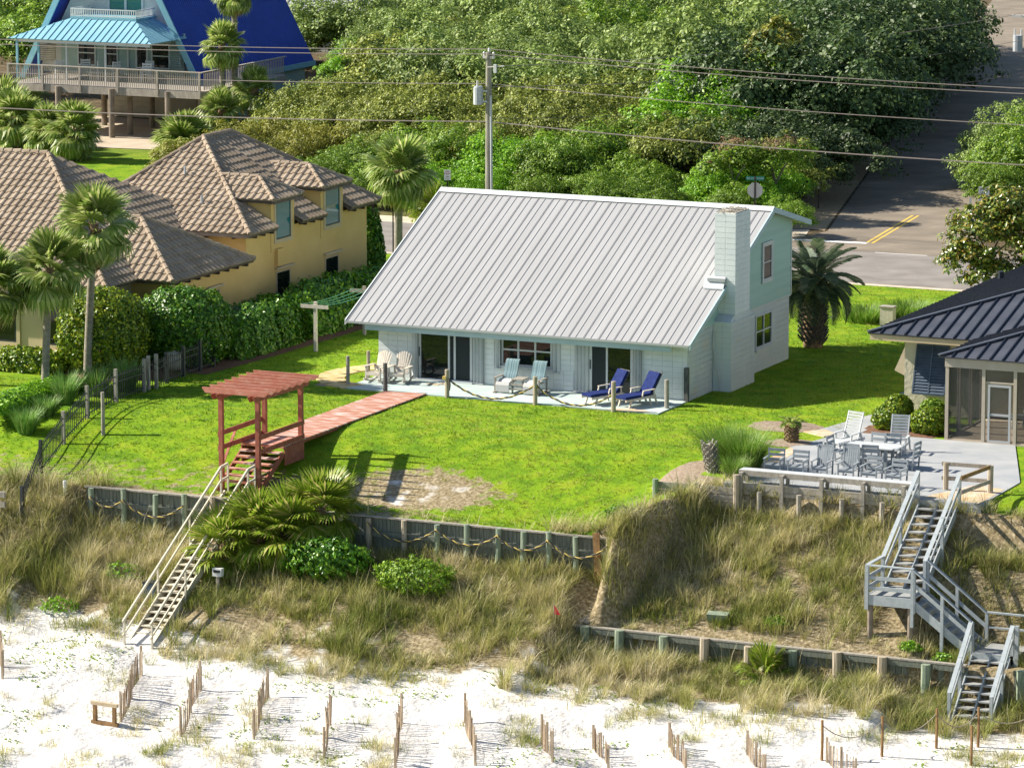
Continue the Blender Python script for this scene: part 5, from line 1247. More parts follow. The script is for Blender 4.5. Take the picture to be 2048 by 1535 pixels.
def shape(seed, rx, rz, n):
    r = random.Random(seed); L = [(0, 0, rz * 1.0, rx * .78, rz * .95)]
    for i in range(n):
        a = 6.28 * i / n + r.uniform(-.5, .5); d = rx * r.uniform(.35, .62); L.append((math.cos(a) * d, math.sin(a) * d, rz * r.uniform(.65, 1.25), rx * r.uniform(.42, .62), rz * r.uniform(.45, .7)))
    return L
TREES = {}
for mi, mname in enumerate(('leaf_olive', 'leaf_grey', 'leaf_gold', 'leaf_mid', 'leaf_bright', 'leaf_shade')):
    for k in range(3 if mi < 4 else 2):
        T = proto('shore_tree'); c = link('crown', crown_mesh(shape(mi * 10 + k, 2.7, 2.0, 8), 250, 62, .072, mname, mi * 7 + k, .46), T); c.location.z = 0
        link('trunk', trunk_mesh(2.6, .14, k + mi), T); TREES.setdefault(mname, []).append(T)
LBL = {'leaf_olive': 'dull olive-green rounded scrub tree', 'leaf_grey': 'grey-green wind-clipped scrub tree', 'leaf_gold': 'golden-olive rounded scrub tree', 'leaf_mid': 'mid-green leafy scrub tree', 'leaf_bright': 'vivid light-green leafy shrub tree', 'leaf_shade': 'dark shaded tree'}
rt = random.Random(21)
def road_left(y): return 3 - .265 * (y - 43)
def road_right(y): return 9.6 - .262 * (y - 46)
spots = []
y = 43.6
while y < 128:
    x = -95 + rt.uniform(0, 4); step = 3.3 + (y - 43) * .022
    while x < road_left(y) - .6:
        px, py = x + rt.uniform(-1, 1), y + rt.uniform(-1, 1)
        ok = not (px < -34.5 and py < 66) and not (-58 < px < -39 and py < 88) and not (-64.5 < px < -51 and 104 < py < 121) and px < road_left(py) - .5
        if px < -72 and py < 70: ok = False
        # keep only what the view takes in
        ang = math.atan2(-(px - CAM.x), py - CAM.y) - R(24.51)
        if ang > R(8.9) or ang < R(-9.5): ok = False
        if ok: spots.append((px, py))
        x += step
    y += step * .85
for (x, y) in spots:
    dr = road_left(y) - x; d = y - 43
    q = vnoise(x, y, 11, 9) + rt.uniform(-.12, .12); q2 = vnoise(x, y, 8, 12)
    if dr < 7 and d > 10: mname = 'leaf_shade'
    elif x < -26 and d < 14: mname = 'leaf_gold' if q > .35 else 'leaf_mid'
    elif d < 9: mname = 'leaf_bright' if q2 > .62 else ('leaf_mid' if q < .75 else 'leaf_olive')
    elif d < 24: mname = 'leaf_olive' if q > .42 else ('leaf_bright' if q2 > .58 else 'leaf_mid')
    else: mname = 'leaf_grey' if q > .35 else ('leaf_olive' if q2 > .4 else 'leaf_mid')
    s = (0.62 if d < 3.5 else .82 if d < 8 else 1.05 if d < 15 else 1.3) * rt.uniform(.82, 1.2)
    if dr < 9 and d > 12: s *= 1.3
    if x < -24 and d < 20: s *= .85
    az_c = math.atan2(43.6 + CAM.x, 83.6 - CAM.y); az_t = math.atan2(CAM.x - x, y - CAM.y)
    if y < 100 and az_t > az_c - .014:          # the A-frame roof and wall stay in sight above these
        t_ = math.hypot(x - CAM.x, y - CAM.y) / 257.0; top = 28.3 - 26.4 * t_
        if top < 1.5: continue
        s = min(s, top / 4.1)
    zone = 'by the street' if d < 8 else ('beside the side road' if dr < 8 else 'next to the A-frame house' if x < -34 and y < 92 else 'behind the utility pole' if d < 26 and x < -19 else 'behind the cottage ridge' if d < 26 else 'in the far depth of the thicket below the pale building' if x < -36 else 'at the back of the thicket' if d > 52 else 'in the heart of the thicket')
    grp = 'trees of the thicket behind the street'
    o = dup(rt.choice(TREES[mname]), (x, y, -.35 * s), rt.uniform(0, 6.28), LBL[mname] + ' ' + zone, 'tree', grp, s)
    o.scale = (s * rt.uniform(.9, 1.1), s * rt.uniform(.9, 1.1), s * rt.uniform(.9, 1.15))
for (x, y, s, mname) in ((5.3, 62.5, .9, 'leaf_grey'), (4.7, 66.5, 1.1, 'leaf_grey'), (7.0, 61, 1.1, 'leaf_mid'), (6.8, 66, 1.2, 'leaf_mid'), (7.3, 56.5, .7, 'leaf_mid'), (3.2, 86, 1.2, 'leaf_shade'), (-1.5, 104, 1.3, 'leaf_shade'), (12, 62, 1.0, 'leaf_olive')):
    dup(rt.choice(TREES[mname]), (x, y, -.3), rt.uniform(0, 6), LBL[mname] + ' on the far verge across the side road', 'tree', 'trees across the side road', s)
for i in range(34):
    y = 50 + i * 2.1; x = road_right(y) + rt.uniform(5.5, 22); m_ = rt.choice(('leaf_grey', 'leaf_mid', 'leaf_olive'))
    dup(rt.choice(TREES[m_]), (x, y, -.3), rt.uniform(0, 6), LBL[m_] + ' of the far grove across the side road', 'tree', 'grove across the side road', rt.uniform(.85, 1.25))
for (x, y, s) in ((-63, 84, 1.5), (-67, 79, 1.4), (-61, 92, 1.6), (-70, 88, 1.6), (-65, 72, 1.0), (-58.5, 97, 1.4), (-62, 68.5, .8)):
    dup(rt.choice(TREES['leaf_mid']), (x, y, -.3), rt.uniform(0, 6), 'tall mid-green tree behind the blue A-frame porch', 'tree', 'trees behind the A-frame', s)
for (x, y, s) in ((-45.5, 91, .75), (-43.2, 89, .7), (-41.5, 92, .85), (-46.5, 96, .9)): dup(rt.choice(TREES['leaf_bright']), (x, y, -.3), rt.uniform(0, 6), 'vivid light-green shrub tree past the end of the blue roof', 'tree', 'trees behind the A-frame', s)
# single trees that stand out
def solo(label, loc, lobes, ncl, per, size, m, h, r0, seed, reach=1.4, name='tree', bark='bark', spread=.4):
    T = thing(name, label, 'tree', loc); z = link('crown', crown_mesh(lobes, ncl, per, size, m, seed, spread), T); link('trunk', trunk_mesh(h, r0, seed, 5, reach, bark), T); return T
solo('yellow-green broadleaf tree rising above the thicket near the side road', (-7.5, 64, 0), [(0, 0, 5.2, 2.0, 2.4), (-1.0, .3, 3.8, 1.6, 1.8), (1.1, -.3, 4.2, 1.5, 1.8), (.2, 0, 6.8, 1.1, 1.2)], 170, 46, .13, 'leaf_gold', 7, .16, 5)
solo('glossy bronze-green magnolia beside the dark metal roof', (16.1, 27.9, 0), [(0, 0, 2.6, 1.7, 1.7), (1.5, .4, 3.1, 1.5, 1.6), (-.6, -.4, 1.7, 1.2, 1.1), (2.9, 0, 2.4, 1.5, 1.5), (1.0, 0, 4.0, 1.2, .9), (.6, -.3, 1.0, 1.5, 1.0), (2.4, -.3, 1.1, 1.3, 1.0)], 400, 46, .095, 'leaf_magnolia', 3.4, .12, 6, name='magnolia')
for (x, y, h, s_) in ((-.9, 47.6, 3.4, 8), (-2.6, 46.4, 3.0, 9)):
    solo('small crooked tree with russet crown on pale trunk by the side road' if s_ == 8 else 'bushy russet-tinged tree behind the stop sign', (x, y, 0), [(0, 0, 2.6, 1.5, 1.0), (.8, .2, 3.1, 1.0, .7), (-.8, 0, 2.3, 1.0, .8)], 95, 46, .075, 'leaf_mid', 3.6, .10, s_, 1.0, bark='bark_palm')
    c = link('blossom', crown_mesh([(.3, 0, 3.5, 1.1, .5), (-.6, .1, 2.9, .8, .4)], 40, 30, .055, 'leaf_russet', s_), None); c.name = 'russet_growth'
    c.parent = [o for o in bpy.data.objects if o.name.startswith('tree') and o.type == 'EMPTY'][-1]
for (x, y, m, l) in ((-2.6, 42.7, 'leaf_gold', 'low yellowish shrub in front of the stop sign post'), (-16.3, 41.8, 'leaf_mid', 'low roadside shrub behind the single street palm')):
    T = thing('shrub', l, 'shrub', (x, y, 0)); link('foliage', crown_mesh([(0, 0, .55, 1.1, .7), (.8, .1, .5, .8, .5), (-.9, 0, .5, .8, .5)], 60, 40, .06, m, int(abs(x) * 9)), T); link('stem', trunk_mesh(.9, .06, 2), T)
for l in TREES.values():
    for T in l: drop(T)

# clipped hedges and shrubs
def hedge_mesh(cx, cy, sx, sy, h, n, size, m, seed, roundness=2.6, lump=.1, name='foliage', full=False):
    """points over a superellipsoid half-shell, jittered by lumps"""
    r = np.random.default_rng(seed); d = unit(n, r)
    if not full: d[:, 2] = np.abs(d[:, 2])
    e = (np.abs(d) ** roundness).sum(1, keepdims=True) ** (-1 / roundness); s = d * e
    l = 1 + lump * (vnoise(s[:, 0] * sx * 2 + 40, s[:, 1] * sy * 2 + s[:, 2] * 3, .5, seed) - .5)[:, None] * 2
    P = s * l * r.uniform(.84, 1.03, (n, 1)) * np.array([sx / 2, sy / 2, h * .54 if full else h]) + np.array([cx, cy, h * .46 if full else 0])
    V, F = leaves(P, s * np.array([1, 1, 1]), size, .5, .6, r)
    me = bpy.data.meshes.new(name); V = V.astype(np.float32); F = F.astype(np.int32)
    me.vertices.add(len(V)); me.vertices.foreach_set('co', V.ravel()); me.loops.add(F.size); me.loops.foreach_set('vertex_index', F.ravel())
    me.polygons.add(len(F)); me.polygons.foreach_set('loop_start', np.arange(0, F.size, 3, dtype=np.int32)); me.materials.append(MAT[m]); me.update(calc_edges=True)
    return me
def bush(name, label, cat, x, y, sx, sy, h, n, size, m, seed, roundness=2.4, lump=.1, z=None):
    z = gzf(x, y) if z is None else z; T = thing(name, label, cat, (x, y, z)); link('foliage', hedge_mesh(0, 0, sx, sy, h, n, size, m, seed, roundness, lump, 'foliage', name in ('round_shrub', 'clipped_bush', 'dune_shrub')), T)
    b = MB(); rr = random.Random(seed)
    for i in range(6):
        a = rr.uniform(0, 6.28); b.tube([(0, 0, -.1), (math.cos(a) * sx * .15, math.sin(a) * sy * .15, h * .4), (math.cos(a) * sx * .32, math.sin(a) * sy * .32, h * .75)], [.04, .03, .012], 5)
    b.build('stems', 'bark', T, origin=(0, 0, 0)); return T
bush('clipped_bush', 'tall domed clipped bush behind the two palm trunks', 'bush', -9.15, -2.4, 3.4, 3.2, 3.15, 16000, .075, 'leaf_round', 1, 2.5, .07)
bush('clipped_bush', 'tall domed clipped bush standing against the long hedge', 'bush', -7.2, .35, 3.5, 3.3, 2.95, 16000, .075, 'leaf_hedge', 2, 2.5, .08)
for i, (y0, y1, h, w, l) in enumerate(((2.0, 8.0, 1.75, 2.1, 'long clipped hedge section nearest the domed bush'), (7.8, 13.4, 1.85, 2.2, 'long clipped hedge section before the clothes line posts'), (13.2, 20.5, 1.7, 2.2, 'long clipped hedge section ending at the villa corner'))):
    bush('hedge', l, 'hedge', -6.25, (y0 + y1) / 2, w, y1 - y0 + .4, h, 15000, .08, 'leaf_hedge', 5 + i, 4.2, .14)
bush('cypress', 'slender dark evergreen at the back corner of the villa', 'tree', -9.3, 20.6, 1.5, 1.5, 3.6, 9000, .08, 'leaf_hedge', 9, 2.0, .12)
bush('low_hedge', 'low clipped hedge in front of the villa windows', 'hedge', -11.9, -3.5, 3.4, 1.5, .85, 6000, .07, 'leaf_round', 11, 3.2)
bush('low_hedge', 'low curved hedge bordering the ornamental grasses', 'hedge', -8.35, -8.9, 1.5, 6.4, .6, 9000, .07, 'leaf_bright', 12, 3.0)
bush('round_shrub', 'small clipped shrub against the stucco house corner', 'shrub', 22.15, -.1, 1.1, 1.1, 1.0, 4200, .055, 'leaf_round', 13, 2.2)
bush('round_shrub', 'round clipped shrub beside the concrete path', 'shrub', 22.35, -1.6, 1.25, 1.2, .9, 5200, .055, 'leaf_round', 14, 2.2)
bush('round_shrub', 'round clipped shrub below the blue louvered shutter', 'shrub', 23.5, -.1, 1.05, 1.0, .95, 4200, .055, 'leaf_mid', 15, 2.2)
bush('round_shrub', 'round clipped shrub beside the screened porch corner', 'shrub', 23.9, -1.75, 1.3, 1.2, .92, 5200, .055, 'leaf_round', 16, 2.2)
bush('dune_shrub', 'bright green leafy shrub below the rope-hung bulkhead', 'shrub', 11.9, -18.6, 2.6, 1.7, 1.15, 5500, .055, 'leaf_mid', 17, 2.0, .3)
bush('dune_shrub', 'dark leafy thicket under the palmetto clumps', 'shrub', 8.4, -18.3, 2.8, 1.8, 1.3, 6000, .07, 'leaf_hedge', 18, 2.0, .3)
bush('dune_shrub', 'small green shrub at the bulkhead end by the tall grass', 'shrub', 17.9, -15.6, 1.0, .7, .45, 1200, .05, 'leaf_bright', 19, 2.0, .3)
for i, (x, y, s, l) in enumerate(((30.2, -18.1, .5, 'small bright weed above the low bulkhead near the stairs'), (29.0, -18.05, .45, 'small bright weed beneath the grey landing'), (33.6, -17.2, .9, 'leafy vine clump beside the grey stair landing'), (24.3, -17.6, .5, 'small green weed in the dune grass below the bench rail'), (1.2, -19.2, .9, 'low green vine patch left of the cream stairs'), (-.2, -21.3, .8, 'low green vine patch at the dune foot'))):
    bush('dune_weed', l, 'weed', x, y, s * 1.6, s * 1.1, s * .5, 500, .05, 'leaf_bright', 30 + i, 2.0, .3)

# ------------------------------------------------------------------ palms
def fan_mesh(name, L, pet, nseg, arc, droop, material, seed, w=.05):
    r = np.random.default_rng(seed); V = []; F = []
    a = np.linspace(-arc, arc, nseg); n = nseg
    for i, t in enumerate(a):
        l = L * (.72 + .28 * math.cos(t * .9)) * r.uniform(.92, 1.06); d = np.array([math.cos(t), math.sin(t), 0]); s = np.array([-math.sin(t), math.cos(t), 0]); h = np.array([pet, 0, 0])
        fold = .02 * (1 if i % 2 else -1)
        m = h + d * l * .58 + np.array([0, 0, fold - droop * .16 * l]); e = h + d * l * (1 - droop * .22) + np.array([0, 0, -droop * .62 * l * r.uniform(.7, 1.3)])
        b = len(V); V += [h, m - s * w, m + s * w, e]; F += [(b, b + 1, b + 2), (b + 1, b + 3, b + 2)]
    b = len(V); k = .022
    V += [np.array([0, -k, 0]), np.array([0, k, 0]), np.array([pet * .6, k * .7, .04]), np.array([pet * .6, -k * .7, .04]), np.array([pet + .25, 0, 0.01])]
    F += [(b, b + 1, b + 2), (b, b + 2, b + 3), (b + 3, b + 2, b + 4)]
    me = bpy.data.meshes.new(name); me.from_pydata([tuple(v) for v in V], [], F); me.materials.append(MAT[material]); return me
FAN = [fan_mesh('frond', .85, .62, 34, R(125), d, 'frond_green', i) for i, d in enumerate((.25, .6, 1.0))]
FANP = [fan_mesh('frond', 1.0, .75, 34, R(120), d, 'frond_palmetto', 10 + i) for i, d in enumerate((.15, .5, .9))]
FAND = [fan_mesh('dry_frond', .75, .5, 26, R(80), 1.3, 'frond_dry', 20)]
def palm(label, base, h, lean=(0, 0), n=30, s=1.0, r0=.16, fans=FAN, low=-45, dry=4, seed=0, name='fan_palm', boots=.5, trunk='bark_palm', top=82, taper=.8):
    r = random.Random(seed); x, y, z = base; T = thing(name, label, 'palm', base)
    tp = Vector((x + lean[0], y + lean[1], z + h))
    if h > .3:
        k = 9; P = [Vector((x + lean[0] * (t ** 1.4), y + lean[1] * (t ** 1.4), z - .3 + (h + .3) * t)) for t in [i / k for i in range(k + 1)]]
        MB().tube(P, [r0 * (1.15 if i == 0 else 1 - (1 - taper) * i / k) * r.uniform(.96, 1.04) for i in range(k + 1)], 10).build('trunk', trunk, T, smooth=True)
    b = MB(); bl = min(boots, h + .2)
    for i in range(int(26 * max(bl, .3))):                         # old leaf bases criss-crossing under the crown
        a = r.uniform(0, 6.28); zz = r.uniform(-bl, .1); d = Vector((math.cos(a), math.sin(a), 0)); p = tp + Vector((0, 0, zz)) + d * r0 * .7
        b.beam(p, p + d * r.uniform(.10, .22) * s + Vector((0, 0, r.uniform(.12, .3))), .07, .03)
    b.tube([tp - Vector((0, 0, bl)), tp + Vector((0, 0, .15))], [r0 * 1.15, r0 * .9], 9); b.build('leaf_bases', 'bark_boot', T)
    o = Vector(base)
    for i in range(n):
        f = i / max(1, n - 1); el = top + (low - top) * f ** .85 + r.uniform(-8, 8); az = i * 137.5 + r.uniform(-14, 14)
        me = fans[0] if f < .35 else (fans[1] if f < .72 else fans[2]); q = link('frond', me, T); q.location = tp - o + Vector((0, 0, .08 - .16 * f))
        q.rotation_euler = (Euler((0, 0, R(az))).to_matrix() @ Euler((0, R(-el), 0)).to_matrix() @ Euler((R(r.uniform(-28, 28)), 0, 0)).to_matrix()).to_euler(); q.scale = (s * r.uniform(.88, 1.12),) * 3
    for i in range(dry):
        q = link('dry_frond', FAND[0], T); q.location = tp - o + Vector((0, 0, -.15)); q.rotation_euler = (Euler((0, 0, r.uniform(0, 6.28))).to_matrix() @ Euler((0, R(r.uniform(35, 75)), 0)).to_matrix()).to_euler(); q.scale = (s * r.uniform(.8, 1.1),) * 3
    return T
palm('tall slender fan palm in front of the domed bush', (-8.94, -4.05, 0), 5.75, (.35, .1), 30, 1.3, .17, seed=1)
palm('shorter fan palm with grey trunk before the villa windows', (-9.57, -6.14, -.02), 4.35, (.25, .1), 30, 1.28, .16, seed=2)
palm('fan palm half out of view beside the villa front', (-11.3, -6.9, 0), 3.7, (0, 0), 28, 1.25, .16, seed=3)
palm('stout fan palm beside the street behind the white roof', (-11.45, 28.0, 0), 4.0, (.05, 0), 40, 1.28, .21, seed=4, dry=6)
palm('tall fan palm in front of the blue A-frame roof', (-40.0, 64.6, 0), 5.3, (0, 0), 34, 1.05, .19, seed=5, low=-50)
palm('very tall fan palm rising past the blue A-frame roof', (-39.6, 65.2, 0), 8.2, (.1, 0), 30, 1.0, .2, seed=6)
palm('low fan palm at the deck corner of the A-frame', (-39.2, 63.0, 0), 1.9, (0, 0), 30, 1.05, .2, seed=7, low=-60)
palm('mid-height fan palm behind the deck corner palms', (-38.2, 65.0, 0), 2.9, (0, 0), 30, 1.05, .2, seed=8, low=-60)
palm('short stocky fan palm with shaggy trunk by the carport', (-43.5, 54.4, 0), 1.5, (0, 0), 42, 1.3, .3, seed=9, low=-60, boots=1.4)
palm('short shaggy fan palm behind the stocky one by the carport', (-46.3, 56.4, 0), 1.1, (0, 0), 34, 1.15, .28, seed=10, low=-50, boots=1.1)
palm('large leafy fan palm at the far side of the carport drive', (-49.3, 58.0, 0), 1.5, (0, 0), 44, 1.35, .25, seed=11, low=-60)
palm('leafy fan palm against the deck stairs of the A-frame', (-51.6, 60.6, 0), 1.6, (0, 0), 44, 1.4, .25, seed=24, low=-60)
palm('trunkless fan palm clump at the edge of the carport slab', (-39.7, 59.6, 0), .35, (0, 0), 46, 1.45, .15, seed=12, low=-15, boots=.2, name='palmetto')
palm('bushy trunkless palmetto behind the speed limit sign', (11.2, 47.2, 0), .3, (0, 0), 30, 1.25, .14, FANP, -8, 2, 13, 'palmetto', .2)
palm('large palmetto clump beside the cream stairs with dry skirt', (5.55, -17.75, gzf(5.55, -17.75)), .95, (0, 0), 34, 1.0, .2, FANP, -50, 12, 14, 'palmetto', .7)
palm('smaller palmetto leaning over the cream stair rail', (4.75, -18.3, gzf(4.75, -18.3)), .7, (-.2, 0), 22, .95, .16, FANP, -45, 8, 17, 'palmetto', .5)
palm('palmetto clump at the lawn edge under the pergola shadow', (7.5, -16.9, gzf(7.5, -16.9)), 1.35, (0, 0), 34, 1.02, .2, FANP, -50, 6, 15, 'palmetto', .6)
palm('dense palmetto between the two larger dune palmettos', (6.6, -17.6, gzf(6.6, -17.6)), .9, (0, 0), 26, 1.0, .18, FANP, -40, 6, 18, 'palmetto', .5)
palm('young palmetto growing in front of the low bulkhead', (24.6, -19.4, gzf(24.6, -19.4)), .05, (0, 0), 13, .72, .06, FANP, 10, 0, 16, 'palmetto', .1)
palm('small palmetto beside the thicket at the street edge', (-16.0, 41.3, 0), .2, (0, 0), 20, 1.0, .1, FANP, 0, 0, 19, 'palmetto', .1)
# feather palms
def feather_mesh(name, L, material, seed, bend=1.0, nl=34, ll=.42, w=.016):
    r = np.random.default_rng(seed); V = []; F = []
    def at(t): a = bend * 1.5 * t; return np.array([L * math.sin(a) / (1.5 * bend), 0, -L * (1 - math.cos(a)) / (1.5 * bend)]), np.array([math.cos(a), 0, -math.sin(a)])
    for i in range(nl):
        t = .16 + .84 * i / (nl - 1); p, d = at(t); l = ll * (math.sin(math.pi * min(1, .18 + t * .82)) ** .6 + .15) * r.uniform(.85, 1.1)
        for s in (-1, 1):
            q = p + d * l * .62 + np.array([0, s * l * .62, l * .28 - .1 * l]); e = p + d * l * .95 + np.array([0, s * l * .88, -.1 * l]); b = len(V); k = np.array([w, 0, w])
            V += [p - k, p + k, q + k * .8, q - k * .8, e]; F += [(b, b + 1, b + 2), (b, b + 2, b + 3), (b + 3, b + 2, b + 4)]
    for i in range(6):
        p, d = at(i / 6); q, _ = at((i + 1) / 6); b = len(V); k = np.array([0, .014, 0]); V += [p - k, p + k, q + k, q - k]; F += [(b, b + 1, b + 2), (b, b + 2, b + 3)]
    me = bpy.data.meshes.new(name); me.from_pydata([tuple(v) for v in V], [], F); me.materials.append(MAT[material]); return me
FE = [feather_mesh('frond', 2.15, 'frond_pindo', i, b) for i, b in enumerate((.55, .95, 1.35))]
T = thing('feather_palm', 'stout feather palm with shaggy dark trunk behind the cottage', 'palm', (13.6, 14.0, 0))
b = MB(); b.tube([(13.6, 14, -.2), (13.6, 14, .6), (13.6, 14, 1.6), (13.6, 14, 2.5)], [.38, .42, .44, .3], 12); b.build('trunk', 'bark_boot', T)
b = MB(); rp = random.Random(4)
for i in range(230):
    a = i * 2.39996; zz = .12 + 2.4 * i / 230; d = Vector((math.cos(a), math.sin(a), 0)); p = Vector((13.6, 14, zz)) + d * .38; b.beam(p, p + d * .24 + Vector((0, 0, .3)), .075, .035)
b.build('leaf_bases', 'wood_dark', T)
for i in range(46):
    f = i / 45; q = link('frond', FE[0] if f < .4 else FE[1] if f < .75 else FE[2], T); q.location = (0, 0, 2.55 - .25 * f); q.rotation_euler = (Euler((0, 0, R(i * 137.5))).to_matrix() @ Euler((0, R(-(78 - 70 * f)), 0)).to_matrix()).to_euler(); q.scale = (rp.uniform(.9, 1.08),) * 3
FS = [feather_mesh('frond', .62, 'frond_green', 30 + i, b_, 20, .16, .012) for i, b_ in enumerate((.5, 1.0))]
def sago(label, x, y, h, n, s):
    z = gzf(x, y) + .05; T = thing('sago_palm', label, 'palm', (x, y, z)); b = MB(); b.tube([(x, y, z - .1), (x, y, z + h * .4), (x, y, z + h)], [.2, .24, .17], 10)
    for i in range(70):
        a = i * 2.4; zz = h * i / 70; d = Vector((math.cos(a), math.sin(a), 0)); p = Vector((x, y, z + zz)) + d * .2; b.beam(p, p + d * .07 + Vector((0, 0, .06)), .05, .04)
    b.build('trunk', 'bark_boot', T)
    for i in range(n): q = link('frond', FS[i % 2], T); q.location = (0, 0, h); q.rotation_euler = (Euler((0, 0, R(i * 137.5))).to_matrix() @ Euler((0, R(-(70 - 60 * i / n)), 0)).to_matrix()).to_euler(); q.scale = (s,) * 3
sago('small sago palm with bulbous trunk in its own mulch ring', 20.12, -5.45, .62, 12, .85)
sago('tiny yellowing sago in the larger mulch ring', 18.9, -2.5, .05, 7, .55)
T = thing('palm_stump', 'ragged old palm stump leaning at the ornamental grasses', 'stump', (19.55, -11.4, -.1)); b = MB(); b.tube([(19.55, -11.4, -.3), (19.5, -11.4, .45), (19.4, -11.4, .95)], [.2, .19, .15], 9)
for i in range(90): a = i * 2.4; zz = 1.0 * i / 90; d = Vector((math.cos(a), math.sin(a), 0)); p = Vector((19.55 - .15 * zz, -11.4, zz - .05)) + d * .17; b.beam(p, p + d * .12 + Vector((0, 0, .16)), .05, .03)
b.build('trunk', 'wood_grey', T)

# ------------------------------------------------------------------ grasses
def tuft(name, label, cat, x, y, n, h, rad, m, seed, lean=(.2, .9), w=.014, group=None, bias=None):
    r = np.random.default_rng(seed); z = gzf(x, y); a = r.uniform(0, 6.283, n); rr = rad * np.sqrt(r.uniform(0, 1, n)) * .35
    P = np.stack([rr * np.cos(a), rr * np.sin(a), np.full(n, -.03)], 1); hh = h * r.uniform(.55, 1.1, n); az = a + r.normal(0, .5, n)
    V, F, t = blades(P, hh, np.full(n, w), r.uniform(lean[0], lean[1], n), az, np.clip(r.normal(.5, .25, n), 0, 1))
    T = thing(name, label, cat, (x, y, z), group); soup('blades', V, F, m, t, T); return T
tuft('ornamental_grass', 'tall light-green fountain grass above the retaining boards', 'grass', 20.35, -10.6, 1700, 1.5, 1.5, 'grass_fresh', 1, (.2, .95), .022)
tuft('ornamental_grass', 'tall blue-green fountain grass behind the ragged stump', 'grass', 19.1, -9.6, 1400, 1.35, 1.3, 'grass_fresh', 2, (.2, .95), .022)
tuft('ornamental_grass', 'shorter fountain grass tuft between the stump and the bench rail', 'grass', 20.65, -12.2, 1100, .95, .7, 'grass_fresh', 3, (.2, .8), .014)
for i, (x, y, h, l) in enumerate(((-6.9, -12.0, 1.0, 'blue-green grass tuft nearest the low hedge end'), (-7.0, -10.4, .8, 'small blue-green grass tuft between two larger ones'), (-7.1, -8.9, 1.25, 'blue-green grass tuft in the middle of the fence border'), (-6.7, -7.2, 1.2, 'blue-green grass tuft beside the palm trunk'), (-6.2, -5.9, 1.35, 'pale wide grass tuft beside the iron fence posts'))):
    tuft('ornamental_grass', l, 'grass', x, y, 460, h, .8, 'grass_blue', 10 + i, (.15, .8), .03)
tuft('ornamental_grass', 'low bright grass clump on the lawn by the boxed stump', 'grass', 13.3, 21.0, 1500, .7, 2.6, 'grass_fresh', 20, (.2, .8), .03); tuft('ornamental_grass', 'low bright grass clump beside the street verge', 'grass', 14.6, 22.5, 1500, .75, 3.0, 'grass_fresh', 21, (.2, .8), .03)

# lawn blades
def excl(x, y):
    k = (x > 0.9) & (x < 13.8) & (y > -2.4) & (y < 11.1)
    k |= (x > 2.74) & (x < 4.42) & (y > -15.5) & (y < -2)
    k |= ((x - 18.8) / 1.35) ** 2 + ((y + 2.6) / 1.1) ** 2 < 1
    k |= ((x - 20.1) / .95) ** 2 + ((y + 5.5) / .75) ** 2 < 1
    k |= ((x - 19.3) / 1.7) ** 2 + ((y + 11.2) / 2.2) ** 2 < 1
    k |= (x > 20.4) & (x < 29.7) & (y < -2.7); k |= (x > 20.9) & (y > -4); k |= (x > 19.9) & (x < 21.2) & (y > -4) & (y < -2.6)
    k |= (x < -4.6) & (y > -1.7); k |= (x < -8.0) & (y > -5); k |= (x > -1.4) & (x < 1.2) & (y > -1.9) & (y < 3.2) & (((x - .3) ** 2 + (y - .6) ** 2) > .5)
    return k
n = 74000
x = rng.uniform(-14, 31, n); y = rng.uniform(-17, 30, n); near = rng.uniform(0, 1, n) < np.interp(y, [-17, 5, 30], [1, .85, .55])
g = f_grass(x, y) + .45 * (vnoise(x, y, .8, 31) - .5) + .4 * (vnoise(x, y, .25, 32) - .5)
k = near & (y > edge_y(x) + .05) & ~excl(x, y) & (g > .42)
x, y = x[k], y[k]; hb = rng.uniform(.045, .10, len(x)) * (.7 + .6 * vnoise(x, y, .5, 36)); tj = rng.normal(0, .15, len(x))
x, y, hb, tj = (np.repeat(q, 6) for q in (x, y, hb, tj)); n = len(x); az = rng.uniform(0, 6.283, n)
x = x + np.cos(az) * rng.uniform(0, .07, n); y = y + np.sin(az) * rng.uniform(0, .07, n)
P = np.stack([x, y, gz(x, y) - .01], 1); h = hb * rng.uniform(.6, 1.2, n) * np.where(y < -15.6, 1.8, 1.0)
wv = rng.uniform(.016, .028, n); L = rng.uniform(.3, 1.2, n)
W = np.stack([-np.sin(az) * wv / 2, np.cos(az) * wv / 2, np.zeros(n)], 1); Tp = P + np.stack([np.cos(az) * L * h, np.sin(az) * L * h, h], 1)
V = np.stack([P - W, P + W, Tp], 1).reshape(-1, 3); F = np.arange(3 * n).reshape(-1, 3)
tn = np.clip(-.10 + .62 * vnoise(x, y, 3.2, 33) + .25 * vnoise(x, y, 1.1, 35)  + .38 * ss((x + 4) / 16) + .3 * (vnoise(x, y, .7, 34) - .3) + tj + rng.normal(0, .08, n), 0, 1)
kind(soup('lawn_grass', V, F, 'grass_lawn', np.repeat(tn, 3)), 'stuff')

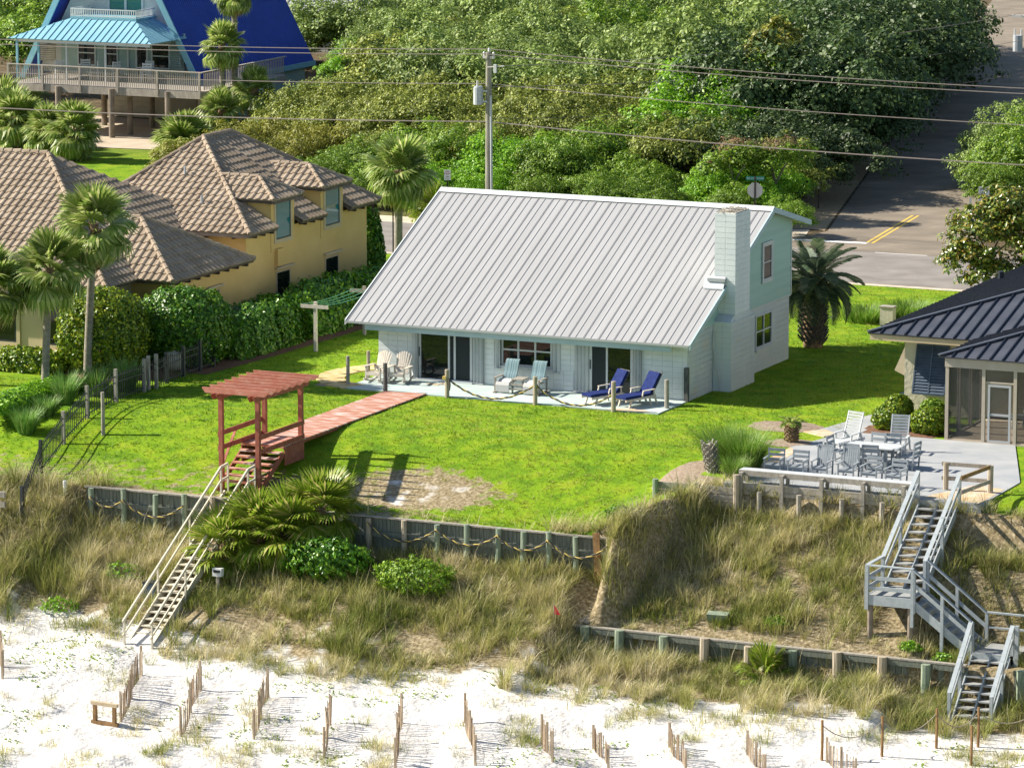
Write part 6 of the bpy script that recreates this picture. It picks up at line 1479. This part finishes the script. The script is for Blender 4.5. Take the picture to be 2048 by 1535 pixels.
# dune grass
def dune(name, n_cl, per, ymin, ymax, dens, hh, m, seed, w=.013, lean=(.2, 1.25), xr=(-18, 38), tb=.5, rr0=.15):
    r = np.random.default_rng(seed); x = r.uniform(*xr, n_cl); y = r.uniform(ymin, ymax, n_cl)
    k = r.uniform(0, 1, n_cl) < dens(x, y); x, y = x[k], y[k]; c = len(x)
    hc = hh * (1 + .35 * (x < 0)) * r.uniform(.55, 1.25, c) * (.6 + .8 * vnoise(x, y, 1.4, seed + 1)); tc = np.clip(tb + .55 * (vnoise(x, y, 1.8, seed + 2) - .5) + .35 * (vnoise(x, y, .6, seed + 3) - .5) + r.normal(0, .16, c), 0, 1)
    a = r.uniform(0, 6.283, c * per); rad = rr0 * np.sqrt(r.uniform(0, 1, c * per)); X = np.repeat(x, per) + rad * np.cos(a); Y_ = np.repeat(y, per) + rad * np.sin(a)
    P = np.stack([X, Y_, gz(X, Y_) - .04], 1)
    V, F, t = blades(P, np.repeat(hc, per) * r.uniform(.5, 1.15, c * per), r.uniform(.7, 1.3, c * per) * w, r.uniform(*lean, c * per), a + r.normal(0, .45, c * per), np.clip(np.repeat(tc, per) + r.normal(0, .14, c * per), 0, 1))
    return kind(soup(name, V, F, m, t), 'stuff')
def clear(x, y):
    """nothing grows on the stair treads, decks and low plank strip"""
    k = (x > 3.0) & (x < 4.35) & (y > -22.6) & (y < -15.5); k |= (x > 27.3) & (x < 29.05) & (y > -17.9) & (y < -13)
    k |= (x > 30.9) & (x < 32.5) & (y > -20.6) & (y < -16.3); k |= (x > 17.0) & (x < 18.2) & (y > -18.6) & (y < -16.8); return k
def d_slope(x, y):
    t = toe(x); low = (y < edge_y(x) - .1)
    base = np.where(y > t + 2.6, .85, np.where(y > t, .85 - .5 * (t + 2.6 - y) / 2.6, 0))
    patch = vnoise(x, y, 1.6, 41) * .7 + vnoise(x, y, .6, 42) * .3
    base = base * np.where(y < -20.5, np.clip((patch - .36) * 5, 0, 1), np.clip((patch - .14) * 6, .3, 1))
    base = base * np.where((x > 18) & (y > -18.62) & (y < -18.0), .12, 1)
    return np.where(low & ~clear(x, y), base, 0)
dune('dune_grass', 11500, 42, -26.2, -13.2, d_slope, .66, 'grass_dune', 50, tb=.5, w=.015)
dune('dry_grass', 9000, 26, -26.2, -13.2, lambda x, y: d_slope(x, y) * (vnoise(x, y, 2.2, 45) > .42), .42, 'grass_dune', 60, lean=(.6, 1.6), tb=.86, w=.015, rr0=.22)
def d_green(x, y): return np.where((y < edge_y(x) - .1) & (y > toe(x) - .6) & ~clear(x, y), np.clip((vnoise(x, y, 1.3, 46) - .6) * 4, 0, 1), 0) * .8
dune('green_dune_grass', 5000, 22, -26.0, -13.4, d_green, .5, 'grass_dune', 70, tb=.14)
def d_edge(x, y): return np.where((y > edge_y(x) - np.where((x > 17.8) & (x < 20.6), 2.4, .5)) & (y < edge_y(x) + .45) & ((x > 15.8) | (x < -1.0)), .9, 0) * np.clip((vnoise(x, y, .8, 49) - .2) * 3, .1, 1)
dune('edge_grass', 5200, 26, -17.2, -12.5, d_edge, .62, 'grass_dune', 80, tb=.5, lean=(.3, 1.5), w=.015)
def d_sparse(x, y): return np.where((y < toe(x) + .6), np.clip((vnoise(x, y, .9, 47) - .60 + .16 * ss((x - 12) / 8) * ss((y + 27) / 2)) * 5, 0, 1) * np.clip((vnoise(x, y, 5, 48) - .25) * 3, 0, 1) * np.interp(x, [-2, 5, 9], [.05, .4, 1]), 0)
dune('beach_grass', 12000, 18, -34, -22.5, d_sparse, .34, 'grass_dune', 90, tb=.5, lean=(.3, 1.4))
# trailing beach vines: small flat leaves on the sand
r = np.random.default_rng(99); n = 26000; x = r.uniform(-4, 38, n); y = r.uniform(-34, -21.5, n)
k = (vnoise(x, y, .7, 51) > .62) & (vnoise(x, y, 3.0, 52) > .38); x, y = x[k], y[k]; n = len(x)
V, F = leaves(np.stack([x, y, gz(x, y) + .03], 1), np.tile([0, 0, 1.0], (n, 1)), .045, .4, .7, r)
kind(soup('beach_vines', V, F, 'leaf_mid'), 'stuff')
# sea oat stalks
r = np.random.default_rng(98); n = 900; x = r.uniform(-16, 36, n); y = r.uniform(-22.5, -13.6, n); k = r.uniform(0, 1, n) < d_slope(x, y); x, y = x[k], y[k]; n = len(x)
V, F, t = blades(np.stack([x, y, gz(x, y)], 1), r.uniform(.9, 1.5, n), np.full(n, .014), r.uniform(.1, .7, n), r.uniform(0, 6.28, n), r.uniform(.7, 1, n)); kind(soup('sea_oats', V, F, 'grass_dune', t), 'stuff')

# ------------------------------------------------------------------ iron picket fence along the villa lawn
def picket_fence(label, pts, cat='fence', n_div=9, h=1.0):
    T = thing('picket_fence', label, cat, (pts[0][0], pts[0][1], gzf(*pts[0][:2]))); o = T['_o']
    pm = MB().box(-.011, .011, -.011, .011, 0, h + .08).mesh('picket', 'iron')
    for (x, y, m, e) in pts:
        z = gzf(x, y); MB().box(x - .055, x + .055, y - .055, y + .055, z - .2, z + h + .2 + e).build('post', m, T)
    for a, b in zip(pts, pts[1:]):
        za, zb = gzf(a[0], a[1]), gzf(b[0], b[1])
        for k in (.15, .72, .95): MB().beam((a[0], a[1], za + k * h), (b[0], b[1], zb + k * h), .03, .035).build('rail', 'iron', T)
        L = math.hypot(b[0] - a[0], b[1] - a[1]); n = max(2, int(L / .17))
        for i in range(1, n):
            t = i / n; x = a[0] + (b[0] - a[0]) * t; y = a[1] + (b[1] - a[1]) * t; q = link('picket', pm, T); q.location = (x - o[0], y - o[1], za + (zb - za) * t - o[2])
F1 = [(-3.4, -18.2, 'iron', 0), (-4.35, -15.3, 'iron', 0), (-5.0, -12.6, 'wood_grey', 0), (-5.35, -10.3, 'wood_grey', 0), (-5.4, -8.1, 'wood_grey', .02), (-5.5, -5.8, 'wood_grey', .05)]
picket_fence('black iron picket fence curving down between the two lawns', F1)
picket_fence('iron picket fence with paired wooden posts running up to the hedge', [(-5.48, -5.5, 'wood_grey', .12), (-5.4, -5.05, 'wood_grey', .12), (-5.6, -3.9, 'iron', 0), (-5.7, -2.4, 'iron', 0), (-5.75, -1.0, 'iron', 0), (-5.75, .1, 'iron', 0)])
def pole_thing(name, label, cat, x, y, h, r_, m, n=8):
    z = gzf(x, y); T = thing(name, label, cat, (x, y, z)); b = MB(); b.tube([(x, y, z - .2), (x + .01, y, z + h * .6), (x, y, z + h)], [r_, r_ * .95, r_ * .9], n); b.build('shaft', m, T); return T
pole_thing('lone_post', 'tall pale wooden post alone on the lawn by the iron fence', 'post', -3.96, -11.58, 1.55, .075, 'wood_grey')
pole_thing('pipe', 'short white pipe standing at the dune edge in the grass', 'pipe', -2.4, -17.0, .55, .07, 'white_plastic')
T = thing('board_end', 'weathered white boards at the lawn edge by the fence foot', 'boards', (-5.2, -18.6, -1.6))
for z in (-1.45, -1.8): MB().box(-7.5, -3.9, -18.55, -18.45, z - .1, z + .1).build('board', 'wood_grey', T)
MB().cyl(-4.2, -18.7, -3.2, -1.3, .09, 8).build('post', 'wood_grey', T)
T = thing('urn', 'round stone urn with lid in the shade of the bushes', 'urn', (-6.7, -1.3, 0)); MB().lathe((-6.7, -1.3, 0), [(.22, 0), (.38, .12), (.46, .32), (.42, .52), (.33, .6), (.36, .66)], 18).build('bowl', 'urn', T, smooth=True); MB().lathe((-6.7, -1.3, .66), [(.36, 0), (.3, .05), (.05, .08), (.04, .13)], 16).build('lid', 'urn', T, smooth=True)
# clothes line
def cl_post(label, x, y, m):
    T = thing('clothesline_post', label, 'clothesline post', (x, y, 0)); MB().box(x - .06, x + .06, y - .06, y + .06, -.2, 1.98).build('post', m, T); MB().box(x - .6, x + .6, y - .1, y - .062, 1.72, 1.86).build('crossarm', m, T); return T
cl_post('pale T-shaped clothesline post on the lawn by the hedge', -3.8, 4.9, 'wood_pale'); cl_post('grey T-shaped clothesline post half hidden by the white roof', -3.85, 9.3, 'wood_grey')
T = thing('clothesline', 'four thin green lines strung between the T-shaped posts', 'clothesline', (-3.8, 7, 1.6))
for i in range(4):
    x = -4.3 + i * .33; MB().tube([(x, 4.9 + 4.4 * t, 1.87 - .1 * 4 * t * (1 - t)) for t in [k / 8 for k in range(9)]], .012, 4).build('line', 'line_green', T)
# ------------------------------------------------------------------ sand fences
sfl = ['slat sand fence at the far left edge of the beach', 'slat sand fence beside the small wooden frame', 'slat sand fence in the gap right of the wooden frame one', 'short slat sand fence amid vines on the sand', 'slat sand fence with a lone grass tuft before it', 'slat sand fence casting the widest barred shadow', 'leaning slat sand fence with short return', 'slat sand fence running up to a grassy hummock', 'low slat sand fence behind a vine patch', 'low slat sand fence with two stakes near the rope posts', 'slat sand fence beside the rope-linked stakes', 'half-buried slat sand fence before the dry hummock']
rs = random.Random(5)
sm = [MB().box(-.019, .019, -.008, .008, -.25, h).mesh('slat', m) for h, m in ((1.0, 'slat'), (.94, 'slat'), (1.04, 'slat_dark'))]
def sand_fence(label, a, b, hs=1.0, drop_=0.0):
    T = thing('sand_fence', label, 'sand fence', (a[0], a[1], gzf(*a))); o = T['_o']; L = math.hypot(b[0] - a[0], b[1] - a[1]); n = int(L / .115); ang = math.atan2(b[1] - a[1], b[0] - a[0]) 
    for i in range(n + 1):
        t = i / n; x = a[0] + (b[0] - a[0]) * t + .06 * math.sin(t * 7); y = a[1] + (b[1] - a[1]) * t; q = link('slat', sm[rs.randrange(3)], T); q.location = (x - o[0], y - o[1], gzf(x, y) - o[2] - drop_); q.rotation_euler = (rs.uniform(-.05, .05), rs.uniform(-.06, .06), ang + rs.uniform(-.8, .8)); q.scale = (1, 1, hs * rs.uniform(.92, 1.05))
    for t in (0, .5, 1):
        x = a[0] + (b[0] - a[0]) * t; y = a[1] + (b[1] - a[1]) * t; z = gzf(x, y); MB().box(x - .03, x + .03, y - .03, y + .03, z - .3, z + 1.12 * hs - drop_).build('stake', 'slat', T)
    for k in (.25, .75): 
        P = [(a[0] + (b[0] - a[0]) * t + .06 * math.sin(t * 7), a[1] + (b[1] - a[1]) * t, gzf(a[0] + (b[0] - a[0]) * t, a[1] + (b[1] - a[1]) * t) + k * hs - drop_) for t in [i / 10 for i in range(11)]]; MB().tube(P, .004, 3).build('wire', 'wire_dark', T)
SF = [((.9, -26.8), (-.3, -24.9)), ((6.5, -28.9), (5.0, -24.9)), ((8.87, -29.3), (7.45, -25.4)), ((11.24, -28.9), (9.9, -25.4)), ((14.05, -29.6), (13.0, -27.1)), ((16.56, -29.76), (15.1, -26.3)), ((18.9, -29.0), (17.2, -26.1)), ((21.16, -28.3), (20.0, -26.5)), ((22.7, -27.6), (21.6, -26.2)), ((25.2, -27.5), (24.0, -25.9)), ((27.6, -27.1), (26.4, -25.5)), ((30.3, -26.6), (28.9, -25.3))]
for i, (a, b) in enumerate(SF):
    sand_fence(sfl[i], a, b, .92 if i < 8 else .8, .06 if i < 8 else .12)
# small frame on the sand
T = thing('wooden_frame', 'small open square frame of brown timbers standing on the sand', 'frame', (6.2, -29.3, gzf(6.2, -29.3))); z = gzf(6.2, -29.3)
for x in (5.8, 6.5): MB().box(x - .05, x + .05, -29.36, -29.24, z - .1, z + .66).build('upright', 'wood_brown', T)
for k in (.06, .68): MB().obb((6.15, -29.3, z + k), .95, .13, .11, (0, .03, 0)).build('crossbar', 'wood_tan' if k > .5 else 'wood_brown', T)
# rope-linked stakes bottom right
st = [(30.3, -24.3), (31.5, -22.75), (32.65, -22.2), (33.1, -24.2), (34.4, -21.2), (28.7, -25.2)]
sl_ = ['tall brown stake carrying rope right of the sand fences', 'leaning brown stake in the middle of the beach rope', 'brown stake by the foot of the grey stairway', 'thin stake near the frame corner of the beach path', 'thin brown stake beyond the grey stair foot', 'short stake where the beach rope ends at a slat fence']
for i, (x, y) in enumerate(st): pole_thing('beach_stake', sl_[i], 'stake', x, y, 1.25, .05, 'wood_brown', 6)
for a, b, l in ((5, 0, 'thin rope from the slat fence to the tall stake'), (0, 1, 'thin rope sagging between the two tallest stakes'), (1, 2, 'thin rope reaching the stake at the stair foot'), (2, 4, 'thin rope from the stair foot toward the dune')):
    p, q = st[a], st[b]; rope((*p, gzf(*p) + 1.1), (*q, gzf(*q) + 1.1), .45, l, .016, two=False)
T = thing('marker_flag', 'small red marker flag on a wire in the dune grass', 'flag', (17.2, -19.3, gzf(17.2, -19.3))); z = gzf(17.2, -19.3); MB().tube([(17.2, -19.3, z - .1), (17.2, -19.3, z + .75)], .008, 4).build('staff', 'galv', T)
MB().add([(17.2, -19.3, z + .75), (17.36, -19.32, z + .55), (17.42, -19.27, z + .4), (17.2, -19.3, z + .42)], [(0, 1, 2, 3)]).build('flag', 'flag_red', T)

# ------------------------------------------------------------------ utility poles and wires
def arc(p, q, sag, n=16): 
    p = Vector(p); q = Vector(q); return [p.lerp(q, i / n) - Vector((0, 0, sag * 4 * (i / n) * (1 - i / n))) for i in range(n + 1)]
PX0, PY0 = -13.55, 42.2
T = thing('utility_pole', 'wooden utility pole with transformer can behind the white roof', 'utility pole', (PX0, PY0, 0))
MB().tube([(PX0, PY0, -.5), (PX0, PY0, 8.05)], [.19, .14], 12).build('shaft', 'pole_wood', T)
MB().cyl(PX0 - .48, PY0 - .15, 5.55, 6.35, .24, 14).build('transformer', 'galv', T); MB().cyl(PX0 - .48, PY0 - .15, 6.35, 6.42, .2, 14).build('transformer_lid', 'galv', T); MB().cyl(PX0 - .5, PY0 - .2, 6.42, 6.7, .05, 8).build('bushing', 'sign_back', T)
for z in (5.7, 6.2): MB().box(PX0 - .35, PX0, PY0 - .17, PY0 - .1, z - .04, z + .04).build('bracket', 'galv', T)
MB().tube([(PX0 + .2, PY0 - .1, -.3), (PX0 + .18, PY0 - .12, 4.0), (PX0 + .16, PY0 - .12, 6.0)], .06, 8).build('conduit', 'galv', T)
MB().box(PX0 - .28, PX0 + .28, PY0 - .1, PY0 + .1, 7.75, 7.87).build('crossarm', 'sign_back', T)
for x, z in ((-.24, 7.87), (.02, 8.05), (.26, 7.87)): MB().lathe((PX0 + x, PY0, z), [(.04, 0), (.07, .06), (.05, .1), (.07, .14), (.03, .2)], 8).build('insulator', 'white_plastic', T)
MB().box(PX0 + .35, PX0 + .5, PY0 - .25, PY0 - .15, 7.1, 7.5).build('fuse_cutout', 'white_plastic', T); MB().beam((PX0, PY0 - .15, 7.35), (PX0 + .9, PY0 - .2, 7.45), .04, .05).build('fuse_arm', 'sign_back', T)
XP = 17.5
T = thing('utility_pole', 'utility pole with paired transformer cans beside the side road', 'utility pole', (-2.0, 90, 0))
MB().tube([(-2.0, 90, -.5), (-2.0, 90, 7.6)], [.2, .15], 10).build('shaft', 'pole_wood', T); MB().cyl(-2.65, 89.8, 4.3, 5.2, .27, 12).build('transformer', 'galv', T); MB().box(-3.1, -.9, 89.9, 90.1, 6.2, 6.33).build('crossarm', 'sign_back', T)
for x in (-2.85, -2.45): MB().cyl(x, 89.8, 5.2, 5.55, .05, 6).build('bushing', 'white_plastic', T)
def wire(label, p, q, sag, m='wire', r_=.018): T = thing('power_line', label, 'wire', tuple((Vector(p) + Vector(q)) / 2 - Vector((0, 0, sag)))); MB().tube(arc(p, q, sag, 20), r_, 4).build('wire', m, T)
wl_ = [(8.2, .0, 'topmost wire'), (7.98, -.2, 'second wire from the top'), (6.55, .0, 'single wire at transformer height'), (4.75, -.1, 'lowest thick cable')]
for z, dy, l in wl_:
    wire(l + ' running from the utility pole past the A-frame', (PX0, PY0 + dy, z), (-75, PY0 + dy + 1, z + .2), .75, r_=.022 if z > 5 else .03); wire(l + ' running from the utility pole across the side road', (PX0, PY0 + dy, z), (45, PY0 + dy - 1, z + .2), .75, r_=.022 if z > 5 else .03)
wire('thin wire slanting from the utility pole up along the side road', (PX0 + .5, PY0, 7.4), (-2.6, 90, 6.4), .5, 'wire', .016); wire('thin wire from the pole transformer across to the side road pole', (PX0 + .2, PY0, 6.4), (-2.0, 90, 5.0), .6, 'wire', .016); wire('low thin wire from the pole to the far side road pole', (PX0 + .2, PY0, 4.9), (3.5, 84, 4.6), .8, 'wire_dark', .014)

# ------------------------------------------------------------------ signs
def text(T, s, size, loc, m, rot=(R(90), 0, 0), name='lettering', align='CENTER'):
    me = TXT[s].copy(); me.materials.clear(); me.materials.append(MAT[m]); q = link(name, me, T); q.location = loc; q.rotation_euler = rot; return q
def sign(name, label, x, y, h, w, ht, face, post='post_dark', rz=0.0, rows=(), th=.02):
    T = thing(name, label, 'sign', (x, y, 0), rz=rz); T['_o'] = [0, 0, 0]
    MB().box(-.03, .03, 0, .05, -.3, h + ht * .5).build('post', post, T); MB().box(-w / 2, w / 2, -.025, -.002, h - ht / 2, h + ht / 2).build('plate', face, T)
    for s, size, dz, m in rows: text(T, s, size, (0, -.03, h + dz), m)
    return T
sign('speed_limit_sign', 'white speed limit fifteen sign beside the side road', 10.15, 45.5, 2.15, .5, .68, 'sign_white', rz=R(20), rows=(('SPEED', .14, .22, 'print_black'), ('LIMIT', .14, .07, 'print_black'), ('15', .32, -.17, 'print_black')))
T = sign('no_parking_sign', 'white no parking sign with red word near the utility pole', -15.6, 41.9, 2.1, .32, .5, 'sign_white', rz=R(22), rows=(('NO', .1, .17, 'print_red'), ('PARKING', .075, .07, 'print_red'), ('ON', .05, -.01, 'print_black'), ('ROAD', .05, -.08, 'print_black'), ('<----', .08, -.17, 'print_black')))
T = sign('no_parking_sign', 'white no parking sign half hidden by the street palm', -12.0, 28.6, 2.7, .32, .48, 'sign_white', rz=R(22), rows=(('NO', .1, .16, 'print_red'), ('PARKING', .075, .06, 'print_red'), ('ON', .05, -.02, 'print_black'), ('<----', .08, -.15, 'print_black')))
T = thing('stop_sign', 'back of an octagonal stop sign with green street name plate', 'sign', (.6, 40.9, 0), rz=R(18)); T['_o'] = [0, 0, 0]
MB().box(-.035, .035, -.06, -.01, -.3, 3.0).build('post', 'post_dark', T)
o8 = [(.375 * math.cos(R(22.5 + 45 * i)) , 0, 2.35 + .375 * math.sin(R(22.5 + 45 * i))) for i in range(8)]; MB().prism(o8, (0, .012, 0)).build('plate', 'sign_back', T)
MB().box(-.42, .42, -.035, -.022, 2.82, 3.0).build('street_plate', 'sign_green', T); text(T, 'SEA OATS ROAD', .105, (0, -.04, 2.91), 'sign_white')
T = thing('warning_sign', 'yellow-green diamond wildlife sign far along the side road', 'sign', (-11.2, 98, 0), rz=R(20)); T['_o'] = [0, 0, 0]
MB().box(-.05, .05, 0, .06, -.3, 2.7).build('post', 'wood_grey', T); MB().prism([(-.4, -.03, 2.75), (0, -.03, 2.35), (.4, -.03, 2.75), (0, -.03, 3.15)], (0, .02, 0)).build('plate', 'sign_lime', T)
MB().add([(-.17, -.034, 2.72), (.15, -.034, 2.72), (.2, -.034, 2.82), (.05, -.034, 2.86), (-.1, -.034, 2.85), (-.2, -.034, 2.95), (-.14, -.034, 2.8)], [(0, 1, 2, 3, 4, 5, 6)]).build('animal_mark', 'print_black', T); MB().box(-.15, .15, -.034, -.031, 2.6, 2.65).build('text_mark', 'print_black', T)
MB().box(.12, .32, -.03, -.01, 1.4, 2.0).build('side_plate', 'sign_back', T)
T = sign('marker_sign', 'small pale marker plate at the thicket edge of the side road', -.6, 52.5, 1.2, .12, .4, 'sign_back', rz=R(20)); T = sign('marker_sign', 'narrow white marker post next to the speed limit sign', 9.0, 47.0, 1.4, .1, .7, 'sign_white', rz=R(20))
T = thing('boxed_stump', 'short square wooden post box on the grass by the metal roof', 'post', (14.5, 20.3, 0)); MB().box(14.2, 14.75, 20.1, 20.5, -.1, .75).build('box', 'wood_pale', T); MB().box(14.17, 14.78, 20.07, 20.53, .75, .8).build('cap', 'wood_grey', T)
for o in bpy.data.objects:
    if '_o' in o: del o['_o']
